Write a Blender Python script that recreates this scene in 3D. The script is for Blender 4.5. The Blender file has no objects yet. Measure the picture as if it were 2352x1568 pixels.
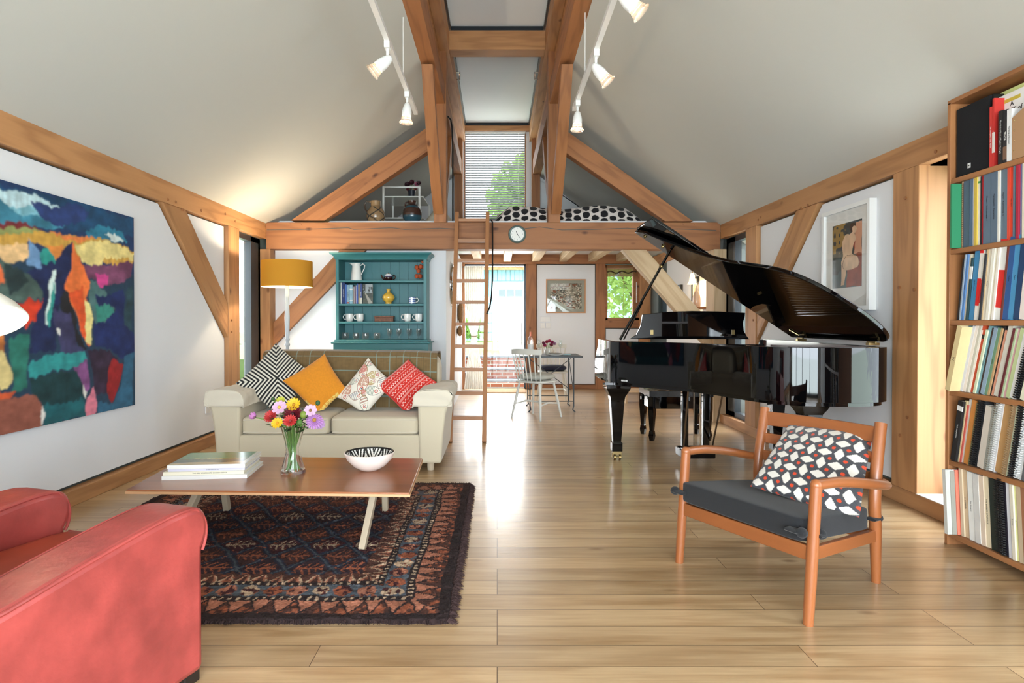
import bpy, bmesh, math, random
import numpy as np
from mathutils import Matrix, Vector
random.seed(7); rng=np.random.default_rng(7)
PI=math.pi; V=Vector
sc=bpy.context.scene; COL=sc.collection
# ------------------------------------------------------------------ camera model (2352 x 1568 frame)
F=1400.0; CX=1142.0; HY=740.0; H=1.15; PT=math.radians(0.6); CY=HY+F*math.tan(PT)
def ray(x,y):
    a=(x-CX)/F; b=(CY-y)/F
    # camera pitched down by PT
    return V((a, math.cos(PT)+b*math.sin(PT), b*math.cos(PT)-math.sin(PT)))
def atY(x,y,Y): r=ray(x,y); t=Y/r.y; return V((r.x*t,Y,H+r.z*t))
def atX(x,y,X): r=ray(x,y); t=X/r.x; return V((X,r.y*t,H+r.z*t))
def atZ(x,y,Z): r=ray(x,y); t=(Z-H)/r.z; return V((r.x*t,r.y*t,Z))
cam=bpy.data.cameras.new('camera'); co=bpy.data.objects.new('camera',cam); COL.objects.link(co)
cam.sensor_width=36; cam.lens=36*F/2352; co.location=(0,0,H); co.rotation_euler=(PI/2-PT,0,0)
cam.shift_x=(1176-CX)/2352; cam.shift_y=-(784-CY)/2352; cam.clip_start=.05; cam.clip_end=200
sc.camera=co
# ------------------------------------------------------------------ materials
def lin(c):
    if isinstance(c,str): c=tuple(int(c[i:i+2],16) for i in (1,3,5))
    return tuple(((v/255)/12.92 if v/255<=.04045 else ((v/255+.055)/1.055)**2.4) for v in c)
def L4(c): return lin(c)+(1,)
MATS={}
def mat(name,base=(200,200,200),rough=.5,metal=0,spec=.5,coat=0,emit=None,es=0,trans=0,ior=1.45,bump=0,bscale=60,var=0,vscale=5,sheen=0,attr=False,bdist=.01):
    if name in MATS: return MATS[name]
    m=bpy.data.materials.new(name); m.use_nodes=True; nt=m.node_tree; b=nt.nodes['Principled BSDF']; N=nt.nodes.new; LK=nt.links.new
    b.inputs['Base Color'].default_value=L4(base); b.inputs['Roughness'].default_value=rough; b.inputs['Metallic'].default_value=metal
    b.inputs['Specular IOR Level'].default_value=spec; b.inputs['Coat Weight'].default_value=coat; b.inputs['Coat Roughness'].default_value=.08
    b.inputs['Transmission Weight'].default_value=trans; b.inputs['IOR'].default_value=ior; b.inputs['Sheen Weight'].default_value=sheen
    if emit: b.inputs['Emission Color'].default_value=L4(emit); b.inputs['Emission Strength'].default_value=es
    tc=N('ShaderNodeTexCoord')
    if attr:
        a=N('ShaderNodeAttribute'); a.attribute_name='Col'; LK(a.outputs['Color'],b.inputs['Base Color'])
    elif var:
        n=N('ShaderNodeTexNoise'); n.inputs['Scale'].default_value=vscale; n.inputs['Detail'].default_value=5; LK(tc.outputs['Object'],n.inputs['Vector'])
        r=N('ShaderNodeValToRGB'); r.color_ramp.elements[0].position=.3; r.color_ramp.elements[1].position=.7
        c0=[max(0,v*(1-var)) for v in lin(base)]; c1=[min(1,v*(1+var)) for v in lin(base)]
        r.color_ramp.elements[0].color=(*c0,1); r.color_ramp.elements[1].color=(*c1,1)
        LK(n.outputs['Fac'],r.inputs['Fac']); LK(r.outputs['Color'],b.inputs['Base Color'])
    if bump:
        n=N('ShaderNodeTexNoise'); n.inputs['Scale'].default_value=bscale; n.inputs['Detail'].default_value=4; LK(tc.outputs['Object'],n.inputs['Vector'])
        bp=N('ShaderNodeBump'); bp.inputs['Strength'].default_value=bump; bp.inputs['Distance'].default_value=bdist; LK(n.outputs['Fac'],bp.inputs['Height']); LK(bp.outputs['Normal'],b.inputs['Normal'])
    MATS[name]=m; return m
def wood(name,light,dark,rough=.55,ring=5.0,knots=True,coat=0,grain=.5):
    """timber with the grain along local X"""
    m=bpy.data.materials.new(name); m.use_nodes=True; nt=m.node_tree; b=nt.nodes['Principled BSDF']; N=nt.nodes.new; LK=nt.links.new
    tc=N('ShaderNodeTexCoord'); oi=N('ShaderNodeObjectInfo')
    sc_=N('ShaderNodeVectorMath'); sc_.operation='SCALE'; sc_.inputs['Scale'].default_value=37.0
    cmb=N('ShaderNodeCombineXYZ'); LK(oi.outputs['Random'],cmb.inputs[0]); LK(oi.outputs['Random'],cmb.inputs[2]); cmb.inputs[1].default_value=.1
    LK(cmb.outputs[0],sc_.inputs[0]); add=N('ShaderNodeVectorMath'); LK(tc.outputs['Object'],add.inputs[0]); LK(sc_.outputs[0],add.inputs[1])
    mp=N('ShaderNodeMapping'); mp.inputs['Scale'].default_value=(.2,1.7,1.7); LK(add.outputs[0],mp.inputs['Vector'])
    n1=N('ShaderNodeTexNoise'); n1.inputs['Scale'].default_value=2.2; n1.inputs['Detail'].default_value=3; LK(mp.outputs[0],n1.inputs['Vector'])
    ml=N('ShaderNodeMath'); ml.operation='MULTIPLY'; ml.inputs[1].default_value=ring*9; LK(n1.outputs['Fac'],ml.inputs[0])
    sn=N('ShaderNodeMath'); sn.operation='SINE'; LK(ml.outputs[0],sn.inputs[0])
    mr=N('ShaderNodeMapRange'); mr.inputs['From Min'].default_value=-1; LK(sn.outputs[0],mr.inputs['Value'])
    pw=N('ShaderNodeMath'); pw.operation='POWER'; pw.inputs[1].default_value=2.5; LK(mr.outputs[0],pw.inputs[0])
    mp2=N('ShaderNodeMapping'); mp2.inputs['Scale'].default_value=(2,70,70); LK(add.outputs[0],mp2.inputs['Vector'])
    n2=N('ShaderNodeTexNoise'); n2.inputs['Scale'].default_value=1.0; n2.inputs['Detail'].default_value=4; LK(mp2.outputs[0],n2.inputs['Vector'])
    mx=N('ShaderNodeMix'); mx.data_type='FLOAT'; mx.inputs[0].default_value=.45; LK(pw.outputs[0],mx.inputs[2]); LK(n2.outputs['Fac'],mx.inputs[3])
    ramp=N('ShaderNodeValToRGB'); ramp.color_ramp.elements[0].position=.15; ramp.color_ramp.elements[1].position=.85
    ld,ll=lin(dark),lin(light)
    mid=[ll[i]*(1-grain)+ld[i]*grain for i in range(3)]
    ramp.color_ramp.elements[0].color=(*ll,1); ramp.color_ramp.elements[1].color=(*mid,1); LK(mx.outputs[0],ramp.inputs['Fac'])
    out=ramp.outputs['Color']
    # per-piece tone
    hv=N('ShaderNodeHueSaturation'); mr2=N('ShaderNodeMapRange'); mr2.inputs['To Min'].default_value=.9; mr2.inputs['To Max'].default_value=1.1; LK(oi.outputs['Random'],mr2.inputs['Value']); LK(mr2.outputs[0],hv.inputs['Value']); LK(out,hv.inputs['Color']); out=hv.outputs['Color']
    if knots:
        mp3=N('ShaderNodeMapping'); mp3.inputs['Scale'].default_value=(2.2,4.2,4.2); LK(add.outputs[0],mp3.inputs['Vector'])
        vo=N('ShaderNodeTexVoronoi'); vo.inputs['Scale'].default_value=1.0; LK(mp3.outputs[0],vo.inputs['Vector'])
        r2=N('ShaderNodeValToRGB'); r2.color_ramp.elements[0].position=.035; r2.color_ramp.elements[0].color=(1,1,1,1); r2.color_ramp.elements[1].position=.11; r2.color_ramp.elements[1].color=(0,0,0,1); LK(vo.outputs['Distance'],r2.inputs['Fac'])
        m2=N('ShaderNodeMix'); m2.data_type='RGBA'; LK(r2.outputs['Color'],m2.inputs[0]); LK(out,m2.inputs[6]); m2.inputs[7].default_value=(ld[0]*.55,ld[1]*.45,ld[2]*.4,1); out=m2.outputs[2]
    LK(out,b.inputs['Base Color']); b.inputs['Roughness'].default_value=rough; b.inputs['Coat Weight'].default_value=coat; b.inputs['Coat Roughness'].default_value=.15
    bp=N('ShaderNodeBump'); bp.inputs['Strength'].default_value=.12; bp.inputs['Distance'].default_value=.004; LK(n2.outputs['Fac'],bp.inputs['Height']); LK(bp.outputs['Normal'],b.inputs['Normal'])
    MATS[name]=m; return m
fir=wood('fir_timber','#bb895a','#875732',rough=.6)
fir_d=wood('fir_timber_brown','#a36c42','#6e4427',rough=.6)
fir_p=wood('fir_timber_pale','#ccb28e','#a4845e',rough=.65)
teak=wood('teak',"#98592f",'#6c3a1e',rough=.38,knots=False,coat=.25,grain=.35,ring=3)
veneer=wood('table_veneer','#945832','#68391e',rough=.28,knots=False,coat=.35,grain=.45,ring=3)
pale_leg=wood('pale_beech','#bcab92','#948064',rough=.6,knots=False,grain=.3)
pine=wood('shelf_pine','#a06c42','#764828',rough=.5)
ladderw=wood('ladder_wood','#a3724c','#7a4e2e',rough=.5,knots=False,grain=.3)
white=mat('white_plaster',(228,230,233),.85,bump=.05,bscale=30)
ceil=mat('ceiling_plaster',(194,194,187),.9,bump=.05,bscale=20)
gap=mat('shadow_gap_grey',(70,80,80),.6)
steel_d=mat('dark_window_frame',(42,48,54),.35,metal=.2)
whitem=mat('white_enamel_metal',(235,236,234),.3)
black=mat('piano_black_lacquer',(4,4,5),.03,spec=.5)
brass=mat('brass',(150,130,88),.3,metal=1)
chrome=mat('chrome',(200,200,200),.1,metal=1)
blackm=mat('black_metal',(20,20,22),.4)
teal=mat('teal_paint',(52,112,116),.42,bump=.03,bscale=20)
cream=mat('cream_cotton',(198,186,160),.85,bump=.15,bscale=300,sheen=.2,bdist=.002)
cream_l=mat('cream_linen_cover',(206,196,176),.85,bump=.25,bscale=25,sheen=.2,bdist=.006)
glassw=mat('clear_glass',(255,255,255),0,trans=1,ior=1.45)
def thin_glass():
    m=bpy.data.materials.new('thin_glassware'); m.use_nodes=True; nt=m.node_tree; N=nt.nodes.new; LK=nt.links.new
    for n in list(nt.nodes):
        if n.type!='OUTPUT_MATERIAL': nt.nodes.remove(n)
    o=[n for n in nt.nodes][0]; t=N('ShaderNodeBsdfTransparent'); t.inputs[0].default_value=(.95,.97,.96,1); g=N('ShaderNodeBsdfGlossy'); g.inputs['Roughness'].default_value=.04
    lw=N('ShaderNodeLayerWeight'); lw.inputs[0].default_value=.5; p5=N('ShaderNodeMath'); p5.operation='POWER'; p5.inputs[1].default_value=2.5; LK(lw.outputs['Facing'],p5.inputs[0]); fr=N('ShaderNodeMath'); fr.operation='MULTIPLY_ADD'; fr.inputs[1].default_value=.35; fr.inputs[2].default_value=.02; LK(p5.outputs[0],fr.inputs[0]); df=N('ShaderNodeBsdfDiffuse'); df.inputs[0].default_value=(.9,.93,.93,1); m0=N('ShaderNodeMixShader'); m0.inputs[0].default_value=.06; LK(t.outputs[0],m0.inputs[1]); LK(g.outputs[0],m0.inputs[2]); mx=N('ShaderNodeMixShader'); LK(fr.outputs[0],mx.inputs[0]); LK(m0.outputs[0],mx.inputs[1]); LK(df.outputs[0],mx.inputs[2]); LK(mx.outputs[0],o.inputs[0]); return m
thing_glass=thin_glass()
greyfab=mat('charcoal_fabric',(26,27,29),.95,bump=.5,bscale=500,sheen=.1,bdist=.002)
ceramic=mat('white_ceramic',(236,234,228),.2,coat=.3)
vcol=mat('painted_pattern',rough=.8,attr=True); vcolg=mat('glazed_pattern',rough=.2,attr=True,coat=.3)
vcolf=mat('woven_pattern',rough=.9,attr=True,bump=.3,bscale=350,sheen=.2,bdist=.002)
def pane_mat():
    m=bpy.data.materials.new('window_glass'); m.use_nodes=True; nt=m.node_tree; N=nt.nodes.new; LK=nt.links.new
    for n in list(nt.nodes):
        if n.type!='OUTPUT_MATERIAL': nt.nodes.remove(n)
    o=[n for n in nt.nodes][0]; t=N('ShaderNodeBsdfTransparent'); g=N('ShaderNodeBsdfGlossy'); g.inputs['Roughness'].default_value=.02
    lw=N('ShaderNodeLayerWeight'); lw.inputs[0].default_value=.5; p5=N('ShaderNodeMath'); p5.operation='POWER'; p5.inputs[1].default_value=4; LK(lw.outputs['Facing'],p5.inputs[0]); fr=N('ShaderNodeMath'); fr.operation='MULTIPLY_ADD'; fr.inputs[1].default_value=.45; fr.inputs[2].default_value=.025; LK(p5.outputs[0],fr.inputs[0]); mx=N('ShaderNodeMixShader'); LK(fr.outputs[0],mx.inputs[0]); LK(t.outputs[0],mx.inputs[1]); LK(g.outputs[0],mx.inputs[2]); LK(mx.outputs[0],o.inputs[0])
    return m
pane=pane_mat()
def translucent(name,c,f=.5,thr=0):
    m=bpy.data.materials.new(name); m.use_nodes=True; nt=m.node_tree; N=nt.nodes.new; LK=nt.links.new
    for n in list(nt.nodes):
        if n.type!='OUTPUT_MATERIAL': nt.nodes.remove(n)
    o=[n for n in nt.nodes][0]; d=N('ShaderNodeBsdfDiffuse'); d.inputs[0].default_value=L4(c); t=N('ShaderNodeBsdfTranslucent'); t.inputs[0].default_value=L4(c)
    mx=N('ShaderNodeMixShader'); mx.inputs[0].default_value=f; LK(d.outputs[0],mx.inputs[1]); LK(t.outputs[0],mx.inputs[2]); last=mx
    if thr:
        tr=N('ShaderNodeBsdfTransparent'); m2=N('ShaderNodeMixShader'); m2.inputs[0].default_value=thr; LK(mx.outputs[0],m2.inputs[1]); LK(tr.outputs[0],m2.inputs[2]); last=m2
    LK(last.outputs[0],o.inputs[0]); MATS[name]=m; return m
def floor_mat():
    m=bpy.data.materials.new('oak_floorboards'); m.use_nodes=True; nt=m.node_tree; b=nt.nodes['Principled BSDF']; N=nt.nodes.new; LK=nt.links.new
    tc=N('ShaderNodeTexCoord'); br=N('ShaderNodeTexBrick'); br.offset=.37; br.offset_frequency=3; br.squash=1
    br.inputs['Scale'].default_value=1; br.inputs['Brick Width'].default_value=1.7; br.inputs['Row Height'].default_value=.135; br.inputs['Mortar Size'].default_value=.0017; br.inputs['Mortar Smooth'].default_value=.3; br.inputs['Bias'].default_value=0
    br.inputs['Color1'].default_value=(0,0,0,1); br.inputs['Color2'].default_value=(1,1,1,1); br.inputs['Mortar'].default_value=(.5,.5,.5,1)
    LK(tc.outputs['Object'],br.inputs['Vector'])
    # grain, shifted per board
    sx=N('ShaderNodeVectorMath'); sx.operation='MULTIPLY_ADD'; sx.inputs[1].default_value=(13,7,5); LK(br.outputs['Color'],sx.inputs[0]); LK(tc.outputs['Object'],sx.inputs[2])
    mp=N('ShaderNodeMapping'); mp.inputs['Scale'].default_value=(.9,7,1); LK(sx.outputs[0],mp.inputs['Vector'])
    n1=N('ShaderNodeTexNoise'); n1.inputs['Scale'].default_value=1.6; n1.inputs['Detail'].default_value=6; n1.inputs['Distortion'].default_value=.6; LK(mp.outputs[0],n1.inputs['Vector'])
    mp2=N('ShaderNodeMapping'); mp2.inputs['Scale'].default_value=(3,70,1); LK(sx.outputs[0],mp2.inputs['Vector'])
    n2=N('ShaderNodeTexNoise'); n2.inputs['Scale'].default_value=1.4; n2.inputs['Detail'].default_value=4; LK(mp2.outputs[0],n2.inputs['Vector'])
    r=N('ShaderNodeValToRGB'); e=r.color_ramp.elements; e[0].position=.28; e[0].color=L4('#a17e56'); e[1].position=.6; e[1].color=L4('#c2a47c'); LK(n1.outputs['Fac'],r.inputs['Fac'])
    hv=N('ShaderNodeHueSaturation'); mr=N('ShaderNodeMapRange'); mr.inputs['To Min'].default_value=.85; mr.inputs['To Max'].default_value=1.12; LK(br.outputs['Color'],mr.inputs['Value']); LK(mr.outputs[0],hv.inputs['Value']); LK(r.outputs['Color'],hv.inputs['Color'])
    m1=N('ShaderNodeMix'); m1.data_type='RGBA'; m1.blend_type='MULTIPLY'; m1.inputs[0].default_value=.35; LK(hv.outputs[0],m1.inputs[6]); 
    r3=N('ShaderNodeValToRGB'); r3.color_ramp.elements[0].position=.3; r3.color_ramp.elements[0].color=(.62,.56,.5,1); r3.color_ramp.elements[1].position=.6; LK(n2.outputs['Fac'],r3.inputs['Fac']); LK(r3.outputs['Color'],m1.inputs[7])
    # knots
    mp4=N('ShaderNodeMapping'); mp4.inputs['Scale'].default_value=(1.6,3.5,1); LK(sx.outputs[0],mp4.inputs['Vector']); vo=N('ShaderNodeTexVoronoi'); vo.inputs['Scale'].default_value=1; LK(mp4.outputs[0],vo.inputs['Vector'])
    r4=N('ShaderNodeValToRGB'); r4.color_ramp.elements[0].position=.02; r4.color_ramp.elements[0].color=(.75,.75,.75,1); r4.color_ramp.elements[1].position=.08; r4.color_ramp.elements[1].color=(0,0,0,1); LK(vo.outputs['Distance'],r4.inputs['Fac'])
    mk=N('ShaderNodeMix'); mk.data_type='RGBA'; LK(r4.outputs['Color'],mk.inputs[0]); LK(m1.outputs[2],mk.inputs[6]); mk.inputs[7].default_value=L4('#7a5836')
    m2=N('ShaderNodeMix'); m2.data_type='RGBA'; LK(br.outputs['Fac'],m2.inputs[0]); LK(mk.outputs[2],m2.inputs[6]); m2.inputs[7].default_value=L4('#5c442c'); LK(m2.outputs[2],b.inputs['Base Color'])
    mr5=N('ShaderNodeMapRange'); mr5.inputs['To Min'].default_value=.24; mr5.inputs['To Max'].default_value=.42; LK(n1.outputs['Fac'],mr5.inputs['Value']); LK(mr5.outputs[0],b.inputs['Roughness'])
    b.inputs['Specular IOR Level'].default_value=.55; b.inputs['Coat Weight'].default_value=.3; b.inputs['Coat Roughness'].default_value=.14
    bp=N('ShaderNodeBump'); bp.inputs['Strength'].default_value=.15; bp.inputs['Distance'].default_value=.003; LK(n2.outputs['Fac'],bp.inputs['Height']); LK(bp.outputs['Normal'],b.inputs['Normal'])
    return m
def brick_mat(name,c1,c2,mo,bw=.215,rh=.075,ms=.01):
    m=bpy.data.materials.new(name); m.use_nodes=True; nt=m.node_tree; b=nt.nodes['Principled BSDF']; N=nt.nodes.new; LK=nt.links.new
    tc=N('ShaderNodeTexCoord'); mp=N('ShaderNodeMapping'); mp.inputs['Rotation'].default_value=(PI/2,0,0); br=N('ShaderNodeTexBrick'); LK(tc.outputs['Object'],mp.inputs[0]); LK(mp.outputs[0],br.inputs[0]); br.inputs['Scale'].default_value=1
    br.inputs['Brick Width'].default_value=bw; br.inputs['Row Height'].default_value=rh; br.inputs['Mortar Size'].default_value=ms; br.inputs['Color1'].default_value=L4(c1); br.inputs['Color2'].default_value=L4(c2); br.inputs['Mortar'].default_value=L4(mo)
    LK(br.outputs[0],b.inputs['Base Color']); b.inputs['Roughness'].default_value=.9; return m
def objcol_mat(name,rough=.6):
    m=bpy.data.materials.new(name); m.use_nodes=True; nt=m.node_tree; b=nt.nodes['Principled BSDF']; N=nt.nodes.new
    oi=N('ShaderNodeObjectInfo'); tc=N('ShaderNodeTexCoord'); n=N('ShaderNodeTexNoise'); n.inputs['Scale'].default_value=14; n.inputs['Detail'].default_value=4; nt.links.new(tc.outputs['Object'],n.inputs['Vector'])
    mr=N('ShaderNodeMapRange'); mr.inputs['To Min'].default_value=.86; mr.inputs['To Max'].default_value=1.1; nt.links.new(n.outputs['Fac'],mr.inputs['Value'])
    hv=N('ShaderNodeHueSaturation'); nt.links.new(mr.outputs[0],hv.inputs['Value']); nt.links.new(oi.outputs['Color'],hv.inputs['Color']); nt.links.new(hv.outputs[0],b.inputs['Base Color']); b.inputs['Roughness'].default_value=rough; return m
ocol=objcol_mat('book_cover'); ocolg=objcol_mat('glazed_colour',.2)
paper=mat('book_pages',(222,214,196),.9,bump=.4,bscale=200,bdist=.001)
# ------------------------------------------------------------------ mesh builder (all vertices in world space)
def wm(o):
    m=o.matrix_basis.copy(); p=o.parent
    while p: m=p.matrix_basis@m; p=p.parent
    return m
def frame(o,xd,up=(0,0,1)):
    x=V(xd).normalized(); u=V(up); y=u.cross(x)
    if y.length<1e-4: y=V((0,1,0)).cross(x)
    y.normalize(); z=x.cross(y)
    return Matrix(((x.x,y.x,z.x,o[0]),(x.y,y.y,z.y,o[1]),(x.z,y.z,z.z,o[2]),(0,0,0,1)))
def tag(o,label=None,cat=None,group=None,kind=None):
    if label: o['label']=label
    if cat: o['category']=cat
    if group: o['group']=group
    if kind: o['kind']=kind
    return o
class MB:
    def __init__(s): s.v=[];s.f=[];s.mi=[];s.c=[];s.cur=0
    def add(s,vs,fs,c=None):
        n=len(s.v); s.v+= [V(p) for p in vs]; s.f+=[tuple(i+n for i in f) for f in fs]; s.mi+=[s.cur]*len(fs)
        if c is not None: s.c+=list(c)
        return s
    def box(s,a,b,M=None):
        x0,y0,z0=[min(a[i],b[i]) for i in range(3)]; x1,y1,z1=[max(a[i],b[i]) for i in range(3)]
        vs=[V(p) for p in ((x0,y0,z0),(x1,y0,z0),(x1,y1,z0),(x0,y1,z0),(x0,y0,z1),(x1,y0,z1),(x1,y1,z1),(x0,y1,z1))]
        if M: vs=[M@p for p in vs]
        return s.add(vs,[(0,3,2,1),(4,5,6,7),(0,1,5,4),(1,2,6,5),(2,3,7,6),(3,0,4,7)])
    def beam(s,p0,p1,w,h,up=(0,0,1),w1=None,h1=None):
        M=frame(p0,V(p1)-V(p0),up); Ln=(V(p1)-V(p0)).length; w1=w1 or w; h1=h1 or h
        vs=[M@V(q) for q in ((0,-w/2,-h/2),(0,w/2,-h/2),(0,w/2,h/2),(0,-w/2,h/2),(Ln,-w1/2,-h1/2),(Ln,w1/2,-h1/2),(Ln,w1/2,h1/2),(Ln,-w1/2,h1/2))]
        return s.add(vs,[(0,3,2,1),(4,5,6,7),(0,1,5,4),(1,2,6,5),(2,3,7,6),(3,0,4,7)])
    def prism(s,pts,vec):
        n=len(pts); vec=V(vec); p=[V(q) for q in pts]
        nrm=V((0,0,0))
        for i in range(n): nrm+=p[i].cross(p[(i+1)%n])
        if nrm.dot(vec)>0: p=p[::-1]
        vs=p+[q+vec for q in p]
        return s.add(vs,[tuple(range(n)),tuple(range(2*n-1,n-1,-1))]+[(i,n+i,n+(i+1)%n,(i+1)%n) for i in range(n)])
    def tube(s,path,r,n=10,cap=True,flat=None,closed=False):
        P=[V(p) for p in path]; k=len(P); R=r if hasattr(r,'__len__') else [r]*k
        vs=[];prev=None
        for i in range(k):
            t=(P[(i+1)%k]-P[i-1]) if closed else (P[min(i+1,k-1)]-P[max(i-1,0)])
            t.normalize()
            if prev is None:
                a=V((0,0,1)) if abs(t.z)<.9 else V((1,0,0)); u=a.cross(t).normalized()
            else:
                u=(prev-t*prev.dot(t)); u.normalize()
            prev=u; w=t.cross(u)
            for j in range(n):
                th=2*PI*j/n; vs.append(P[i]+u*(math.cos(th)*R[i])+w*(math.sin(th)*R[i]*(flat or 1)))
        fs=[]
        for i in range(k if closed else k-1):
            for j in range(n):
                a=i*n+j;b=i*n+(j+1)%n;i2=(i+1)%k; fs.append((a,b,i2*n+(j+1)%n,i2*n+j))
        if cap and not closed: fs+= [tuple(range(n-1,-1,-1)),tuple(range((k-1)*n,k*n))]
        return s.add(vs,fs)
    def cyl(s,p0,p1,r,r1=None,n=20): return s.tube([p0,p1],[r,r if r1 is None else r1],n)
    def lathe(s,prof,c=(0,0,0),n=32,M=None,cap=True,sx=1,sy=1,col=None):
        vs=[];fs=[];k=len(prof)
        for (r,z) in prof:
            for j in range(n):
                th=2*PI*j/n; p=V((r*math.cos(th)*sx,r*math.sin(th)*sy,z)); vs.append((M@p if M else p)+V(c))
        for i in range(k-1):
            for j in range(n): fs.append((i*n+j,i*n+(j+1)%n,(i+1)*n+(j+1)%n,(i+1)*n+j))
        if cap:
            if prof[0][0]>1e-5: fs.append(tuple(range(n-1,-1,-1)))
            if prof[-1][0]>1e-5: fs.append(tuple(range((k-1)*n,k*n)))
        cc=None
        if col: cc=[col(i,2*PI*j/n,prof[i]) for i in range(k) for j in range(n)]
        return s.add(vs,fs,cc)
    def grid(s,fn,nu,nv,col=None,flip=False):
        vs=[fn(i/(nu-1),j/(nv-1)) for j in range(nv) for i in range(nu)]
        fs=[]
        for j in range(nv-1):
            for i in range(nu-1):
                a=j*nu+i; q=(a,a+1,a+nu+1,a+nu); fs.append(q[::-1] if flip else q)
        cc=None
        if col is not None: cc=[tuple(c) for c in np.asarray(col).reshape(-1,3)]
        return s.add(vs,fs,cc)
    def ball(s,c,r,n=16,m=10,M=None,sz=(1,1,1)):
        pr=[(max(r*math.sin(PI*i/m),1e-6),-r*math.cos(PI*i/m)) for i in range(m+1)]
        S=Matrix.Diagonal((sz[0],sz[1],sz[2],1)); 
        return s.lathe(pr,c,n,M=(M@S if M else S),cap=False)
    def rbox(s,a,b,e=.25,n=18,M=None,pw=None):
        """soft-edged cushion block"""
        c=[(a[i]+b[i])/2 for i in range(3)]; h=[abs(b[i]-a[i])/2 for i in range(3)]
        vs=[];fs=[]
        nu,nv=n*2,n
        def sp(x,p): return math.copysign(abs(x)**p,x)
        for j in range(nv+1):
            ph=-PI/2+PI*j/nv
            for i in range(nu):
                th=2*PI*i/nu
                p=V((c[0]+h[0]*sp(math.cos(ph),e)*sp(math.cos(th),e),c[1]+h[1]*sp(math.cos(ph),e)*sp(math.sin(th),e),c[2]+h[2]*sp(math.sin(ph),pw or e)))
                vs.append(M@p if M else p)
        for j in range(nv):
            for i in range(nu): fs.append((j*nu+i,j*nu+(i+1)%nu,(j+1)*nu+(i+1)%nu,(j+1)*nu+i))
        return s.add(vs,fs)
    def build(s,name,m,parent=None,fr=None,smooth=0.6,bev=0,sub=0,label=None,seg=2):
        me=bpy.data.meshes.new(name); ob=bpy.data.objects.new(name,me); COL.objects.link(ob)
        if fr is None:
            xs=[p.x for p in s.v];ys=[p.y for p in s.v];zs=[p.z for p in s.v]
            fr=Matrix.Translation(((min(xs)+max(xs))/2,(min(ys)+max(ys))/2,min(zs)))
        iv=fr.inverted(); me.from_pydata([iv@p for p in s.v],[],s.f)
        if isinstance(m,(list,tuple)):
            for q in m: me.materials.append(q)
            me.polygons.foreach_set('material_index',s.mi)
        else: me.materials.append(m)
        if s.c:
            at=me.color_attributes.new('Col','FLOAT_COLOR','POINT'); arr=np.ones((len(s.v),4)); arr[:,:3]=np.array(s.c); at.data.foreach_set('color',arr.ravel())
        if smooth:
            me.shade_smooth(); me.set_sharp_from_angle(angle=smooth)
        me.update()
        if parent: ob.parent=parent; ob.matrix_basis=wm(parent).inverted()@fr
        else: ob.matrix_basis=fr
        if bev: b=ob.modifiers.new('bevel','BEVEL'); b.width=bev; b.segments=seg; b.limit_method='ANGLE'; b.angle_limit=.6; b.harden_normals=False
        if sub: b=ob.modifiers.new('sub','SUBSURF'); b.levels=sub; b.render_levels=sub
        if label: ob['label']=label
        return ob
def thing(name,label,cat,loc,group=None,kind=None,rz=0):
    o=bpy.data.objects.new(name,None); COL.objects.link(o); o.matrix_basis=Matrix.Translation(V(loc))@Matrix.Rotation(rz,4,'Z'); o.empty_display_size=.1
    return tag(o,label,cat,group,kind)
def box(name,a,b,m,parent=None,axis=None,bev=0,**k):
    mb=MB().box(a,b); fr=None
    c=[(a[i]+b[i])/2 for i in range(3)]
    if axis is not None: fr=frame(c,axis)
    return mb.build(name,m,parent,fr=fr,bev=bev,**k)
def timber(name,p0,p1,w,h,m=None,parent=None,up=(0,0,1),bev=.004,label=None):
    return MB().beam(p0,p1,w,h,up).build(name,m or fir,parent,fr=frame(p0,V(p1)-V(p0),up),bev=bev,smooth=0,label=label)
TRN=[0]
def trim(p0,p1,w,h,m=None,label=None,up=(0,0,1),bev=.004):
    TRN[0]+=1; o=timber('trim_%d'%TRN[0],p0,p1,w,h,m,None,up,bev); tag(o,label,None,None,'structure'); return o
def trimpoly(pts,vec,axis,m=None,label=None):
    TRN[0]+=1; o=MB().prism(pts,vec).build('trim_%d'%TRN[0],m or fir,fr=frame(pts[0],axis),bev=.004,smooth=0); return tag(o,label,None,None,'structure')
def copytree(o,parent=None):
    c=o.copy(); COL.objects.link(c)
    if parent: c.parent=parent
    for ch in o.children: copytree(ch,c)
    return c
def text(name,s,size,m,M,parent,ext=.0004,align='CENTER'):
    cu=bpy.data.curves.new(name,'FONT'); cu.body=s; cu.size=size; cu.align_x=align; cu.align_y='CENTER'; cu.extrude=ext; cu.resolution_u=2
    t=bpy.data.objects.new('tmp',cu); COL.objects.link(t); bpy.context.view_layer.update()
    me=bpy.data.meshes.new_from_object(t.evaluated_get(bpy.context.evaluated_depsgraph_get())); bpy.data.objects.remove(t); bpy.data.curves.remove(cu)
    me.materials.clear(); me.materials.append(m); ob=bpy.data.objects.new(name,me); COL.objects.link(ob); ob.parent=parent; ob.matrix_basis=(wm(parent).inverted() if parent else Matrix())@M; return ob
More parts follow.
